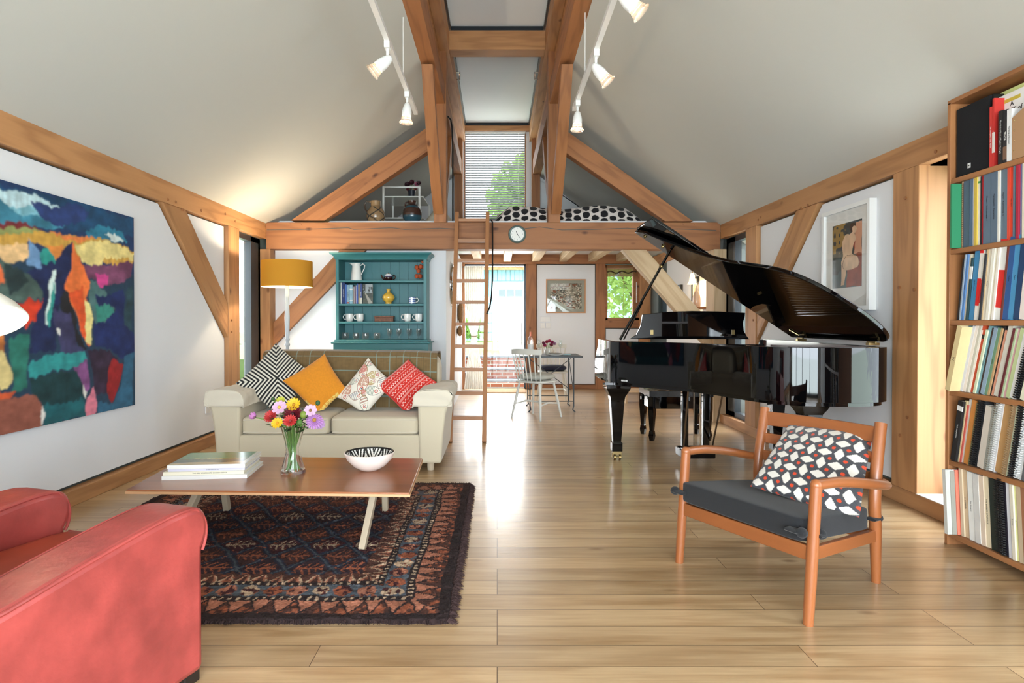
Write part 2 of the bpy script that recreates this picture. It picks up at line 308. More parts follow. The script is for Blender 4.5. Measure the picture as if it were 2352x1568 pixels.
# ---- numpy pattern helpers
def snoise(X,Y,scale,seed):
    r=np.random.default_rng(seed); G=r.random((64,64)); x=(X*scale)%63; y=(Y*scale)%63; i=np.floor(x).astype(int); j=np.floor(y).astype(int); fx=x-i; fy=y-j; fx=fx*fx*(3-2*fx); fy=fy*fy*(3-2*fy)
    i1=(i+1)%64; j1=(j+1)%64
    return (G[j,i]*(1-fx)+G[j,i1]*fx)*(1-fy)+(G[j1,i]*(1-fx)+G[j1,i1]*fx)*fy
def inpoly(X,Y,P):
    r=np.zeros(X.shape,bool); n=len(P)
    for i in range(n):
        x0,y0=P[i]; x1,y1=P[(i+1)%n]
        if y0==y1: continue
        c=((Y>=min(y0,y1))&(Y<max(y0,y1)))&(X<(x1-x0)*(Y-y0)/(y1-y0)+x0); r^=c
    return r
def pillow(name,label,cat_,corners,T,mt,pat=None,n=40,group=None,backmat=None,pinch=.07,nrm=None,cat='cushion',zmin=None):
    """corners: 4 world points in order (u0v0,u1v0,u1v1,u0v1)"""
    c=[V(p) for p in corners]; nn=(c[1]-c[0]).cross(c[3]-c[0]).normalized() if nrm is None else V(nrm).normalized()
    if nn.y>0 and nrm is None: nn=-nn
    def P(u,v,sg):
        du=pinch*4*v*(1-v); dv=pinch*4*u*(1-u); uu=.5+(u-.5)*(1-du); vv=.5+(v-.5)*(1-dv)
        p=c[0]*(1-uu)*(1-vv)+c[1]*uu*(1-vv)+c[2]*uu*vv+c[3]*(1-uu)*vv
        t=(max(0,4*u*(1-u)))**.42*(max(0,4*v*(1-v)))**.42
        p=p+nn*(sg*T*t)
        if zmin is not None and p.z<zmin: p.z=zmin+(p.z-zmin)*.15
        return p
    g=np.linspace(0,1,n); U,W=np.meshgrid(g,g)
    colf=pat(U,W) if pat else None
    flip=(c[1]-c[0]).cross(c[3]-c[0]).dot(nn)<0
    t=MB().grid(lambda u,v:P(u,v,1),n,n,col=colf,flip=flip)
    base=thing(name,label,cat,(sum(p.x for p in c)/4,sum(p.y for p in c)/4,min(p.z for p in c)),group)
    t.build('front_cover',mt,base,smooth=1.2)
    m2=MB().grid(lambda u,v:P(u,v,-1),24,24,flip=not flip); m2.build('back_cover',backmat or mt,base,smooth=1.2)
    return base
WORLD=4.5; DL=(350,65,10,45,16); EXPO=0.74; LAMP=(30,10,12)
# ================================================================== ROOM
XL,XR=-2.65,2.56; YB=-2.4; YE=10.5; YT=7.0
def S(o,label=None): return tag(o,label,None,None,'structure')
fl=MB().grid(lambda u,v:V((-3.2+6.4*u,YB-.1+(YE+.25-YB)*v,0)),2,2); fl.box((-3.2,YB-.1,-.12),(3.2,YE+.15,-.002)); S(fl.build('floor',floor_mat(),fr=Matrix.Identity(4),smooth=0),'oak floorboards running across the room')
def wallmesh(name,boxes,panels=(),pvec=(0,0,0),polys=(),core=gap,face=white,label=None):
    mb=MB()
    for a,b in boxes: mb.box(a,b)
    mb.cur=1
    for a,b in panels: mb.box(a,b)
    for P in polys: mb.prism(P,pvec)
    return S(mb.build(name,[core,face],smooth=0),label)
GX=-2.72; GR=2.63
# left wall: core, flush white panels with a shadow gap round each
g=.016
def lp(P): return [(GX,y,z) for y,z in P]
big=[(YB,.125),(6.02-g,.125),(6.02-g,1.0-.01),(4.86-g,2.107-g),(YB,2.107-g)]
tri=[(5.24,2.107-g),(6.02-g,1.36),(6.02-g,2.107-g)]
wallmesh('wall_left',[((-2.9,YB,0),(GX,6.28,2.3)),((-2.9,6.98,0),(GX,YE,2.3)),((-2.9,6.28,2.1),(GX,6.98,2.3))],
   polys=[lp(big),lp(tri)],pvec=(.03,0,0),label='white panelled wall with the large painting')
def rp(P): return [(GR,y,z) for y,z in P]
wallmesh('wall_right',[((GR,3.95,0),(2.85,6.31,2.3)),((GR,7.0,0),(2.85,9.45,2.3)),((GR,9.95,0),(2.85,YE,2.3)),((GR,9.45,0),(2.85,9.95,.95)),((GR,9.45,1.95),(2.85,9.95,2.3)),((GR,6.31,2.1),(2.85,6.98,2.3)),((GR,YB,0),(2.85,1.2,2.3)),((GR,1.2,2.1),(2.85,3.95,2.3))],
   polys=[rp([(3.95+g,.125),(6.04-g,.125),(6.04-g,.98),(4.88,2.107-g),(3.95+g,2.107-g)]),rp([(5.27,2.107-g),(6.04-g,1.36),(6.04-g,2.107-g)]),rp([(7.28,.125),(9.35,.125),(9.35,2.1),(7.28,2.1)]),rp([(YB,.125),(1.15,.125),(1.15,2.1),(YB,2.1)])],pvec=(-.03,0,0),label='white panelled wall behind the piano')
# eaves beams, sole plates
for X0,X1 in ((-2.85,XL),(XR,2.78)):
    xc=(X0+X1)/2; w=X1-X0
    trim((xc,YB,2.196),(xc,YT if 1 else 0,2.196),w,.178,fir,'horizontal eaves beam along the side wall')
    trim((xc,YT+.26,2.15),(xc,YE,2.15),w,.15,fir)
trim((-2.73,YB,.05),(-2.73,7.0,.05),.16,.1,fir); trim((2.66,YB,.05),(2.66,7.0,.05),.2,.1,fir)
trim((2.60,7.26,.05),(2.60,YE,.05),.08,.1,fir)
# posts in the side walls
for X,Y0,Y1 in ((-2.75,6.02,6.28),(2.66,6.04,6.31),(2.66,3.71,3.95)):
    ym=(Y0+Y1)/2
    if X<0 or Y0>5:
        trim((X,Y0+.085,.1),(X,Y0+.085,2.107),.17,.2,fir,up=(1,0,0)); trim((X,Y0+.22,.1),(X,Y0+.22,2.107),.09,.19,fir,up=(1,0,0))
    else: trim((X,ym,.1),(X,ym,2.107),.24,.2,fir,'wide timber post beside the glazed bay',up=(1,0,0))
# wall braces (flat against the wall)
trimpoly([(-2.66,4.86,2.107),(-2.66,5.22,2.107),(-2.66,6.02,1.34),(-2.66,6.02,1.0)],(-.1,0,0),(0,.72,-.69),fir,'diagonal brace on the left wall')
trimpoly([(2.57,4.90,2.107),(2.57,5.25,2.107),(2.57,6.04,1.34),(2.57,6.04,.98)],(.1,0,0),(0,.72,-.69),fir,'diagonal brace on the right wall')
# corner posts, tie beam
trim((-2.70,7.12,0),(-2.70,7.12,1.99),.19,.24,fir,up=(0,1,0)); trim((2.58,7.13,0),(2.58,7.13,1.99),.19,.26,fir_p,up=(0,1,0))
trim((XL,7.1,2.1425),(XR,7.1,2.1425),.2,.305,fir_d,'heavy tie beam with a long drying crack under the loft')
# drying cracks on the tie beam
mb=MB(); pts=[atY(x,y,6.998) for x,y in ((613,528),(690,527),(800,523),(812,527),(900,523),(930,527),(1010,524),(1045,526))]
for a,b in zip(pts,pts[1:]): mb.beam(a,b,.004,.006)
pts=[atY(x,y,6.998) for x,y in ((1205,525),(1240,521),(1290,528),(1360,527),(1440,524),(1500,528),(1560,526),(1645,529))]
for a,b in zip(pts,pts[1:]): mb.beam(a,b,.004,.006)
o=mb.build('trim_crack',gap,smooth=0); TRN[0]+=1; o.name='trim_%d'%TRN[0]; S(o,'long drying crack in the tie beam')
mb=MB()
for x,y in ((667,514),(691,514),(804,564),(825,564),(622,564),(1009,516),(1023,516),(1260,515),(1570,514),(1596,514),(1640,564)): p=atY(x,y,7.0); mb.cyl(p+V((0,.02,0)),p-V((0,.006,0)),.011,n=10)
TRN[0]+=1; S(mb.build('trim_%d'%TRN[0],fir_d),'oak pegs in the tie beam')
mb=MB()
for x,y in ((385,458),(403,464),(462,483),(517,491),(540,508),(532,735),(532,762),(420,482)): p=atX(x,y,-2.65); mb.cyl(p-V((.03,0,0)),p+V((.006,0,0)),.011,n=10)
for x,y in ((1840,478),(1856,471),(1748,499),(1742,505),(2080,455),(2066,660),(2100,665),(1721,700),(1730,735),(2068,1000),(2085,958),(2150,348)): p=atX(x,y,2.56); mb.cyl(p+V((.03,0,0)),p-V((.006,0,0)),.011,n=10)
TRN[0]+=1; S(mb.build('trim_%d'%TRN[0],fir_d),'oak pegs in the side frames')
# end wall under the loft
S(box('wall_partition',(-2.61,7.16,0),(-.6,7.26,1.99),white)); S(box('wall_passage',(-.66,7.26,0),(-.6,YE,2.2),white))
def ap(x,y,Y): p=atY(x,y,Y); return (p.x,Y,p.z)
trimpoly([ap(628,741,7.09),ap(782,572,7.09),ap(842,572,7.09),ap(768,650,7.09),ap(628,795,7.09)],(0,.07,0),(.68,0,.73),fir_d,'diagonal brace behind the floor lamp')
trimpoly([ap(1429,572,7.06),ap(1483,572,7.06),ap(1672,785,7.06),ap(1672,850,7.06)],(0,.14,0),(.66,0,-.75),fir_p,'pale diagonal brace under the loft beside the piano')
# loft deck and joists
S(box('floor',(-2.85,7.2,2.315),(2.78,YE,2.345),white),'loft deck, white underneath')
for x in (-.83,-.33,.17,.66,1.13,1.62,2.1): trim((x,7.2,2.252),(x,YE,2.252),.125,.125,fir_p,bev=.006)
# principal rafters
trimpoly([ap(668,506,7.02),ap(986,289,7.02),ap(991,341,7.02),ap(745,506,7.02)],(0,.14,0),(.82,0,.57),fir_d,'sloping rafter on the left')
trimpoly([ap(1592,508,7.02),ap(1283,287,7.02),ap(1283,339,7.02),ap(1528,508,7.02)],(0,.14,0),(-.82,0,.57),fir_d,'sloping rafter on the right')
# lantern frame
for s in (-1,1):
    trim((s*.67,YB,3.765),(s*.67,YE,3.765),.14,.23,fir_d,'lower roof plate of the ridge lantern')
    trim((s*.655,7.1,2.295),(s*.655,7.1,4.4),.14,.19,fir_d,'truss post',up=(0,1,0))
    trim((s*.655,10.4,2.345),(s*.655,10.4,4.4),.14,.16,fir_d,up=(0,1,0))
    trim((s*.605,YB,4.365),(s*.605,YE,4.365),.11,.23,fir,'upper plate of the ridge lantern')
    # curved kneebrace below the lower plate
    for sy,y0 in ((-1,7.0),(1,7.2)):
        pts=[]; 
        for i in range(9):
            t=i/8; y=y0+sy*(1.1*t+.10*math.sin(PI*t)); z=2.43+1.22*t; pts.append(V((s*.67,y,z)))
        o_=[];i_=[]
        for i,p in enumerate(pts):
            d=(pts[min(i+1,8)]-pts[max(i-1,0)]).normalized(); n=V((0,-d.z*sy,d.y*sy)); hw=.065
            o_.append(p+n*hw*(-1)); i_.append(p+n*hw)
        poly=[V((s*.67-.055,q.y,min(q.z,3.65))) for q in o_+i_[::-1]]
        TRN[0]+=1; o=MB().prism(poly,(.11,0,0)).build('trim_%d'%TRN[0],fir_d,fr=frame(pts[0],(0,sy*.67,.74)),smooth=0,bev=.003); S(o,'slim kneebrace rising to the roof plate')
trim((-.55,7.1,4.375),(.55,7.1,4.375),.2,.215,fir,'collar beam across the skylight')
trim((-.58,YE-.03,4.47),(.58,YE-.03,4.47),.1,.1,fir)
trim((-.55,2.6,4.375),(.55,2.6,4.375),.2,.215,fir)
# ceiling slopes + lantern cheeks
def slab(name,P,vec,m,label=None): return S(MB().prism(P,vec).build(name,m,smooth=0),label)
slab('ceiling',[(-2.9,YB,2.105),(-.66,YB,3.707),(-.66,YB,3.85),(-2.9,YB,2.25)],(0,YE+.1-YB,0),ceil,'sloping plaster ceiling on the left')
slab('ceiling',[(2.85,YB,2.045),(.66,YB,3.71),(.66,YB,3.85),(2.85,YB,2.19)],(0,YE+.1-YB,0),ceil,'sloping plaster ceiling on the right')
for s in (-1,1): S(box('wall_lantern_'+('left' if s<0 else 'right'),(s*.66,YB,3.7),(s*.72,YE,4.6),fir))
# skylight blinds in dark frames
blind=translucent('skylight_blind_cloth','#e6e9e9',.07)
k=0
for y0,y1 in ((YB,2.55),(2.65,7.06),(7.14,YE-.06)):
    k+=1; w=thing('window_%d'%k,'skylight bay with a drawn white blind','window',(0,(y0+y1)/2,4.5),kind='structure')
    mb=MB(); 
    for a,b in (((-.56,y0,4.5),(-.53,y1,4.56)),((.53,y0,4.5),(.56,y1,4.56)),((-.53,y0,4.5),(.53,y0+.03,4.56)),((-.53,y1-.03,4.5),(.53,y1,4.56))): mb.box(a,b)
    mb.build('window_frame',steel_d,w,smooth=0); box('blind_cloth',(-.545,y0+.01,4.545),(.545,y1-.01,4.55),blind,w)
for s in (-1,1):
    t=thing('window_winder','small steel stay on the %s skylight frame'%('left' if s<0 else 'right'),'window stay',(s*.53,8.2,4.43)); MB().tube([(s*.55,8.2,4.5),(s*.5,8.2,4.5),(s*.5,8.2,4.4),(s*.55,8.2,4.4)],.008,8).build('stay',chrome,t)
# gable end wall at the back with the blind window
def atYz(y,Y): return atY(1142,y,Y).z
def hole_wall(name,outer,hole,Y,t,m):
    (x0,z0,x1,z1)=hole; mb=MB()
    return mb
mb=MB(); hx0,hx1,hz0,hz1=-.575,.50,2.90,4.42; e=.001
mb.prism([(-2.9,YE,2.2),(hx0,YE,2.2),(hx0,YE,3.75),(-.66,YE,3.75),(-2.9,YE,2.14)],(0,.15,0)); mb.prism([(2.85,YE,2.2),(hx1,YE,2.2),(hx1,YE,3.75),(.66,YE,3.75),(2.85,YE,2.14)],(0,.15,0))
mb.box((hx0,YE,2.2),(hx1,YE+.15,hz0)); mb.box((-.72,YE,3.75),(hx0,YE+.15,4.6)); mb.box((hx1,YE,3.75),(.72,YE+.15,4.6)); mb.box((hx0,YE,hz1),(hx1,YE+.15,4.6))
S(mb.build('wall_gable',white,smooth=0))
w=thing('window_4','tall gable window with white slatted blind','window',(0,YE,hz0),kind='structure')
mb=MB(); 
for a,b in (((hx0,YE+.02,hz0),(hx0+.03,YE+.1,hz1)),((hx1-.03,YE+.02,hz0),(hx1,YE+.1,hz1)),((hx0,YE+.02,hz0),(hx1,YE+.1,hz0+.03)),((hx0,YE+.02,hz1-.03),(hx1,YE+.1,hz1))): mb.box(a,b)
mb.build('window_frame',fir_d,w,smooth=0); box('window_pane',(hx0+.03,YE+.06,hz0+.03),(hx1-.03,YE+.066,hz1-.03),pane,w)
bl=thing('venetian_blind','white slatted venetian blind in the gable window above the loft','blind',(0,YE-.02,hz0))
mb=MB(); z=hz0+.02
while z<hz1-.02: 
    mb.beam((hx0+.02,YE-.015,z),(hx1-.02,YE-.015,z),.036,.0016,up=(0,.62,.78)); z+=.0415
mb.build('slats',mat('blind_slat',(150,152,155),.6),bl,smooth=0)
box('head_rail',(hx0+.015,YE-.04,hz1-.03),(hx1-.015,YE,hz1+.01),whitem,bl)
[box('cord',(x,YE-.037,hz0),(x+.004,YE-.034,hz1),whitem,bl) for x in (hx0+.12,hx1-.14)]
# ground-floor back wall, Y = 10.5
zc=2.19
def bb(x0,x1,y0,y1,m,Y=YE,d=.12,prot=0,axis=None,st=True):
    a=atY(x0,y0,Y); b=atY(x1,y1,Y); TRN[0]+=1
    o=MB().box((a.x,Y-prot,b.z),(b.x,Y+d,a.z)).build('trim_%d'%TRN[0],m,fr=frame(((a.x+b.x)/2,Y,(a.z+b.z)/2),axis or (0,0,1),(0,1,0)),smooth=0,bev=.003); return S(o)
bb(1050,1500,583,606,fir_d,prot=.03,axis=(1,0,0))
bb(1052,1068,606,893,fir_d,prot=.02); bb(1208,1232,606,893,fir_d,prot=.02); bb(1368,1390,606,893,fir_d,prot=.02); bb(1468,1500,606,893,fir,prot=.05)
bb(1232,1368,883,893,fir_d,prot=.02,axis=(1,0,0)); bb(1390,1468,883,893,fir_d,prot=.02,axis=(1,0,0)); bb(1390,1468,735,753,fir_d,prot=.02,axis=(1,0,0))
def panel(x0,x1,y0,y1):
    a=atY(x0,y0,YE); b=atY(x1,y1,YE); return ((a.x,YE+.03,b.z),(b.x,YE+.12,a.z)),((a.x+.014,YE+.01,b.z+.014),(b.x-.014,YE+.03,a.z-.014))
c1,f1=panel(1232,1368,606,883); c2,f2=panel(1390,1468,753,883)
wallmesh('wall_back',[c1,c2,((-.7,YE+.03,0),(atY(1052,0,YE).x,YE+.12,2.3)),((-.7,YE+.03,2.15),(2.85,YE+.12,2.3))],[f1,f2],label='white panels of the back wall under the loft')
# glazed garden door
a=atY(1064,606,YE); b=atY(1209,893,YE); DX0,DX1,DZ=a.x,b.x,a.z
d=thing('door_1','open glazed garden door opening with dark metal jambs','door',((DX0+DX1)/2,YE,0),kind='structure')
mb=MB()
for q,r in (((DX0,YE+.02,0),(DX0+.035,YE+.09,DZ)),((DX1-.04,YE+.02,0),(DX1,YE+.09,DZ)),((DX0,YE+.02,DZ-.03),(DX1,YE+.09,DZ)),((DX0,YE+.02,0),(DX1,YE+.09,.02))): mb.box(q,r)
mb.build('door_frame',steel_d,d,smooth=0)
box('door_pane',(DX0+.035,YE+.05,.02),(DX1-.04,YE+.056,DZ-.03),pane,d)
mb=MB(); x=atY(1198,0,YE).x; mb.tube([(x,YE+.03,.75),(x,YE-.02,.75),(x,YE-.02,1.15),(x,YE+.03,1.15)],.01,8); mb.build('door_handle',chrome,d)
# small casement with bamboo blind
a=atY(1391,608,YE); b=atY(1468,735,YE)
w=thing('window_5','small wooden casement window in the dining end','window',((a.x+b.x)/2,YE,b.z),kind='structure')
mb=MB(); fw=.07
for q,r in (((a.x,YE+.0,b.z),(a.x+.035,YE+.1,a.z)),((b.x-.1,YE,b.z),(b.x,YE+.1,a.z)),((a.x,YE,a.z-.05),(b.x,YE+.1,a.z)),((a.x,YE,b.z),(b.x,YE+.1,b.z+.04))): mb.box(q,r)
mb.build('window_frame',fir_d,w,smooth=0); box('window_pane',(a.x+.03,YE+.06,b.z+.03),(b.x-.09,YE+.066,a.z-.04),pane,w)
MB().cyl((b.x-.05,YE-.02,b.z+.3),(b.x-.05,YE-.02,a.z-.3),.01).build('window_handle',whitem,w)
bl=thing('bamboo_blind','loosely woven bamboo roll blind over the small dining window','blind',((a.x+b.x)/2,YE-.03,b.z))
bam=mat('bamboo',(150,105,62),.7); mb=MB(); z=b.z+.05
while z<a.z-.02: mb.cyl((a.x+.01,YE-.03,z),(b.x-.03,YE-.03,z),.0016,n=5); z+=.017
z=a.z-.2
while z<a.z-.01: mb.cyl((a.x+.01,YE-.035,z),(b.x-.03,YE-.035,z),.004,n=5); z+=.009
for x in (a.x+.06,a.x+.3,b.x-.1): mb.cyl((x,YE-.032,b.z+.05),(x,YE-.032,a.z),.002,n=5)
mb.build('reeds',bam,bl)
MB().tube([(a.x+.02+.5*(t/14),YE-.045,a.z-.13+.02*math.sin(t*1.1)) for t in range(15)],.012,8).build('rolled_edge',mat('bamboo_dark',(70,52,34),.7),bl)
# dark framed tall windows near the tie beam and right bay glazing
def sidewin(n,X,Y0,Y1,z0,z1,sgn,label,mull=()):
    w=thing('window_%d'%n,label,'window',(X,(Y0+Y1)/2,z0),kind='structure'); mb=MB(); t=.055
    for a_,b_ in (((X,Y0,z0),(X+sgn*.07,Y0+t,z1)),((X,Y1-t,z0),(X+sgn*.07,Y1,z1)),((X,Y0,z0),(X+sgn*.07,Y1,z0+t)),((X,Y0,z1-t),(X+sgn*.07,Y1,z1))): mb.box(a_,b_)
    if n in (6,7): mb.box((X,Y1-.26,z0),(X+sgn*.07,Y1,z1))
    for y in mull: mb.box((X,y-.03,z0),(X+sgn*.07,y+.03,z1))
    mb.build('window_frame',steel_d,w,smooth=0); box('window_pane',(X+sgn*.03,Y0+t,z0+t),(X+sgn*.035,Y1-t,z1-t),pane,w); 
    return w
sidewin(6,-2.72,6.28,7.0,.1,2.1,-1,'tall dark framed window beside the floor lamp'); sidewin(7,2.63,6.31,7.0,.1,2.1,1,'tall dark framed window beyond the piano'); sidewin(8,2.78,1.2,3.72,.1,2.1,1,'floor to ceiling glazed bay behind the bookcase',(2.4,))
S(box('window_9',(2.56,1.2,.1),(2.8,3.72,.104),whitem),'white sill in the bay behind the bookcase')
sidewin(10,2.68,9.47,9.93,.97,1.93,1,'narrow window in the dining side wall')
S(box('trim_bay_top',(2.63,1.2,2.1),(2.85,3.95,2.11),fir_p)).name='trim_99'
# rear wall behind the camera: glazed screen
mb=MB(); 
for a_,b_ in (((-2.9,YB-.15,0),(-2.35,YB,2.2)),((2.3,YB-.15,0),(2.85,YB,2.2)),((-2.9,YB-.15,2.2),(2.85,YB,2.4)),): mb.box(a_,b_)
mb.prism([(-2.9,YB,2.14),(2.85,YB,2.14),(.7,YB,3.7),(.7,YB,4.6),(-.7,YB,4.6),(-.7,YB,3.7)],(0,-.1,0))
S(mb.build('wall_rear',white,smooth=0))
w=thing('window_11','wide glazed screen behind the viewer','window',(0,YB,0),kind='structure'); mb=MB()
for x in (-2.35,-1.2,0,1.2,2.25): mb.box((x,YB-.12,0),(x+.05,YB-.05,2.2))
mb.box((-2.35,YB-.12,0),(2.3,YB-.05,.06)); mb.box((-2.35,YB-.12,2.14),(2.3,YB-.05,2.2)); mb.build('window_frame',steel_d,w,smooth=0)
box('window_pane',(-2.3,YB-.09,.06),(2.25,YB-.085,2.14),pane,w)
# ================================================================== OUTSIDE
lawn=mat('lawn_grass',(120,150,80),.95,var=.3,vscale=6); gravel=mat('pale_gravel',(205,200,190),.95,var=.2,vscale=30,bump=.5,bscale=80)
for lb_,bxs in (('green lawn left of the house, outside the window by the floor lamp',[((-25,-16,-.4),(-3.0,10.6,-.15))]),('green lawn right of the house, outside the piano side windows',[((3.0,-16,-.4),(25,10.6,-.15))]),('lawn on the near side of the house behind the viewer',[((-3,-16,-.4),(3,YB-.2,-.15))]),
   ('raised green lawn at the top of the garden steps',[((-25,12.02,-.15),(25,40,.50)),((-25,10.7,-.15),(-1.25,12.02,.5)),((1.65,10.7,-.15),(25,12.02,.5))])):
    mb=MB(); [mb.box(*b) for b in bxs]; tag(mb.build('garden_lawn',lawn,smooth=0),lb_,'lawn',kind='stuff')
tag(box('gravel_path',(-1.2,10.66,-.15),(1.6,10.99,-.05),gravel),'strip of pale gravel at the foot of the brick steps','gravel path',kind='stuff')
tag(box('gravel_yard',(.05,11.95,.5),(5,21.6,.515),mat('yard_paving',(228,226,220),.9,var=.1,vscale=8)),'pale sunlit yard between the steps and the garage','yard')
st=thing('garden_steps','three red brick garden steps with grey slate treads outside the door','steps',(.2,11.3,-.1)); bm_=brick_mat('red_brick','#a8553f','#c27a5c','#d8cdbf'); slate=mat('slate_tread',(140,150,155),.7,var=.2,vscale=10)
for y,z0,z1 in ((11.0,-.1,.08),(11.3,.08,.27),(11.65,.27,.48)):
    box('brick_riser',(-1.2,y,z0),(1.6,y+.36,z1),bm_,st); box('stone_tread',(-1.22,y-.03,z1),(1.62,y+.36,z1+.025),slate,st)
gr=thing('garage','white garage with pale blue timber cladding and corrugated roof across the yard','garage',(.8,22,.5))
blue=mat('pale_blue_cladding',(150,195,212),.8); wp=mat('white_garage_paint',(240,240,238),.7)
mb=MB(); mb.box((-2.0,22.05,.5),(5,25,3.15)); 
for i in range(46): mb.box((-2+i*.155,22.0,2.65),(-2+i*.155+.14,22.05,3.1))
for i in range(12): mb.box((-2+i*.155,22.0,.5),(-2+i*.155+.14,22.05,2.65))
mb.build('cladding',blue,gr,smooth=0)
dd=box('garage_door',(-.18,21.95,.5),(3.6,22.04,2.62),wp,gr)
mb=MB()
gl=mat('dark_glass',(120,128,132),.1)
mb2=MB()
for ix in range(4):
    for iz in range(2): mb2.box((.05+ix*.3,21.93,1.75+iz*.32),(.3+ix*.3,21.955,2.02+iz*.32))
mb2.build('garage_window_pane',gl,dd,smooth=0)
mb=MB().grid(lambda u,v:V((-2.4+8*u,21.7+3.6*v,3.12+.35*v+.03*math.sin(u*8*2*PI*6))),400,2); mb.build('corrugated_roof',mat('corrugated_sheet',(150,152,150),.5,metal=.3),gr)
box('fascia',(-2.4,21.72,3.02),(5.6,21.76,3.12),fir,gr)
leafm=translucent('leaf_green','#8fb060',.5); leafd=translucent('leaf_dark_green','#4c6b3c',.4); bark=mat('bark',(90,72,55),.9)
def tree(name,label,c,R,n,m,size=.16,trunk=None,cat='tree',seed=1):
    t=thing(name,label,cat,(c[0],c[1],trunk if trunk is not None else c[2]-R[2])); r=np.random.default_rng(seed); mb=MB()
    for i in range(n):
        d=r.normal(size=3); d/=np.linalg.norm(d); q=r.random()**.4; p=V((c[0]+d[0]*R[0]*q,c[1]+d[1]*R[1]*q,c[2]+d[2]*R[2]*q))
        if trunk is not None and p.z<trunk+.1: continue
        a=V(r.normal(size=3)).normalized(); b=a.cross(V(r.normal(size=3))).normalized(); s=size*(.6+r.random()*.8)
        mb.add([p-a*s,p+b*s*.4,p+a*s,p-b*s*.4],[(0,1,2,3)])
    mb.build('foliage',m,t,smooth=0)
    zb=trunk if trunk is not None else c[2]-R[2]
    mb=MB(); mb.tube([(c[0],c[1],zb),(c[0]+.05,c[1],c[2])],[max(.05,R[0]*.07),.03],8)
    for k_ in range(4): mb.tube([(c[0],c[1],(zb+c[2])/2),(c[0]+R[0]*.5*math.cos(k_*1.6),c[1]+R[1]*.5*math.sin(k_*1.6),c[2]+.2*R[2])],[.05,.015],6)
    mb.build('trunk',bark,t)
tree('garden_tree','leafy tree seen low through the slatted gable blind',(1.3,16,4.3),(1.6,1.2,1.35),5000,leafm,.13,.5,seed=3)
tree('garden_tree','light green tree outside the small dining window',(3.2,13.5,2.2),(1.2,.8,1.3),2200,leafm,.10,.5,seed=4)
tree('garden_shrub','low green shrub at the corner of the garage',(-.8,20.8,.9),(.5,.4,.45),1200,leafm,.08,.5,'shrub',seed=5)
tree('garden_shrub','dark green shrub outside the window left of the floor lamp',(-5.2,8.6,1.0),(1.4,1.6,1.3),5000,leafd,.1,-.15,'shrub',seed=6)
tree('garden_shrub','green shrub outside the window beyond the piano',(5.2,8.6,1.0),(1.4,1.6,1.3),5000,leafm,.1,-.15,'shrub',seed=7)
tree('garden_tree','bushy tree outside the glazed bay behind the bookcase',(6.0,3.0,1.8),(1.6,2.6,1.8),6000,leafd,.13,-.15,seed=8)
# ================================================================== LIGHT
w=bpy.data.worlds.new('world'); sc.world=w; w.use_nodes=True; nt=w.node_tree; bg=nt.nodes['Background']; bg.inputs[1].default_value=WORLD
tc=nt.nodes.new('ShaderNodeTexCoord'); sp=nt.nodes.new('ShaderNodeSeparateXYZ'); nt.links.new(tc.outputs['Generated'],sp.inputs[0]); r=nt.nodes.new('ShaderNodeValToRGB'); e=r.color_ramp.elements
e[0].position=.45; e[0].color=(.56,.62,.62,1); e[1].position=.7; e[1].color=(.84,.92,1,1); mr=nt.nodes.new('ShaderNodeMapRange'); mr.inputs['From Min'].default_value=-1; nt.links.new(sp.outputs[2],mr.inputs['Value']); nt.links.new(mr.outputs[0],r.inputs[0]); nt.links.new(r.outputs[0],bg.inputs[0])
LC=(.80,.90,1)
def area(name,loc,rot,sx,sy,power,color=(1,1,1),portal=False):
    l=bpy.data.lights.new(name,'AREA'); l.shape='RECTANGLE'; l.size=sx; l.size_y=sy; l.energy=power; l.color=color; l.cycles.is_portal=portal
    o=bpy.data.objects.new(name,l); COL.objects.link(o); o.location=loc; o.rotation_euler=rot; return o
# daylight entering through the glazed openings
area('daylight_rear_screen',(0,YB-.3,1.1),(PI/2,0,0),4.6,2.1,DL[0],LC)
area('daylight_bay',(2.98,2.45,1.1),(0,PI/2,0),2.0,2.5,DL[1],LC)
area('daylight_skylight_front',(0,0.1,4.75),(0,0,0),1.0,4.8,DL[2],LC); area('daylight_skylight_mid',(0,4.8,4.75),(0,0,0),1.0,4.3,DL[2],LC); area('daylight_skylight_back',(0,8.8,4.75),(0,0,0),1.0,3.2,DL[2]*.4,LC)
area('daylight_garden_door',(.0,YE+.35,1.2),(-PI/2,0,0),1.1,1.9,DL[3],(1,1,1)); area('daylight_gable',(0,YE+.35,3.7),(-PI/2,0,0),1.0,1.4,DL[3]*.3,(1,1,1))
area('daylight_left_window',(-2.95,6.64,1.1),(0,-PI/2,0),1.9,.6,DL[4]); area('daylight_right_window',(2.9,6.65,1.1),(0,PI/2,0),1.9,.6,DL[4])
def point(name,loc,p,c=(1,.75,.48),r=.03):
    l=bpy.data.lights.new(name,'POINT'); l.energy=p; l.color=c; l.shadow_soft_size=r; o=bpy.data.objects.new(name,l); COL.objects.link(o); o.location=loc; return o
sc.view_settings.view_transform='Standard'; sc.view_settings.look='None'; sc.view_settings.exposure=EXPO; sc.view_settings.gamma=1
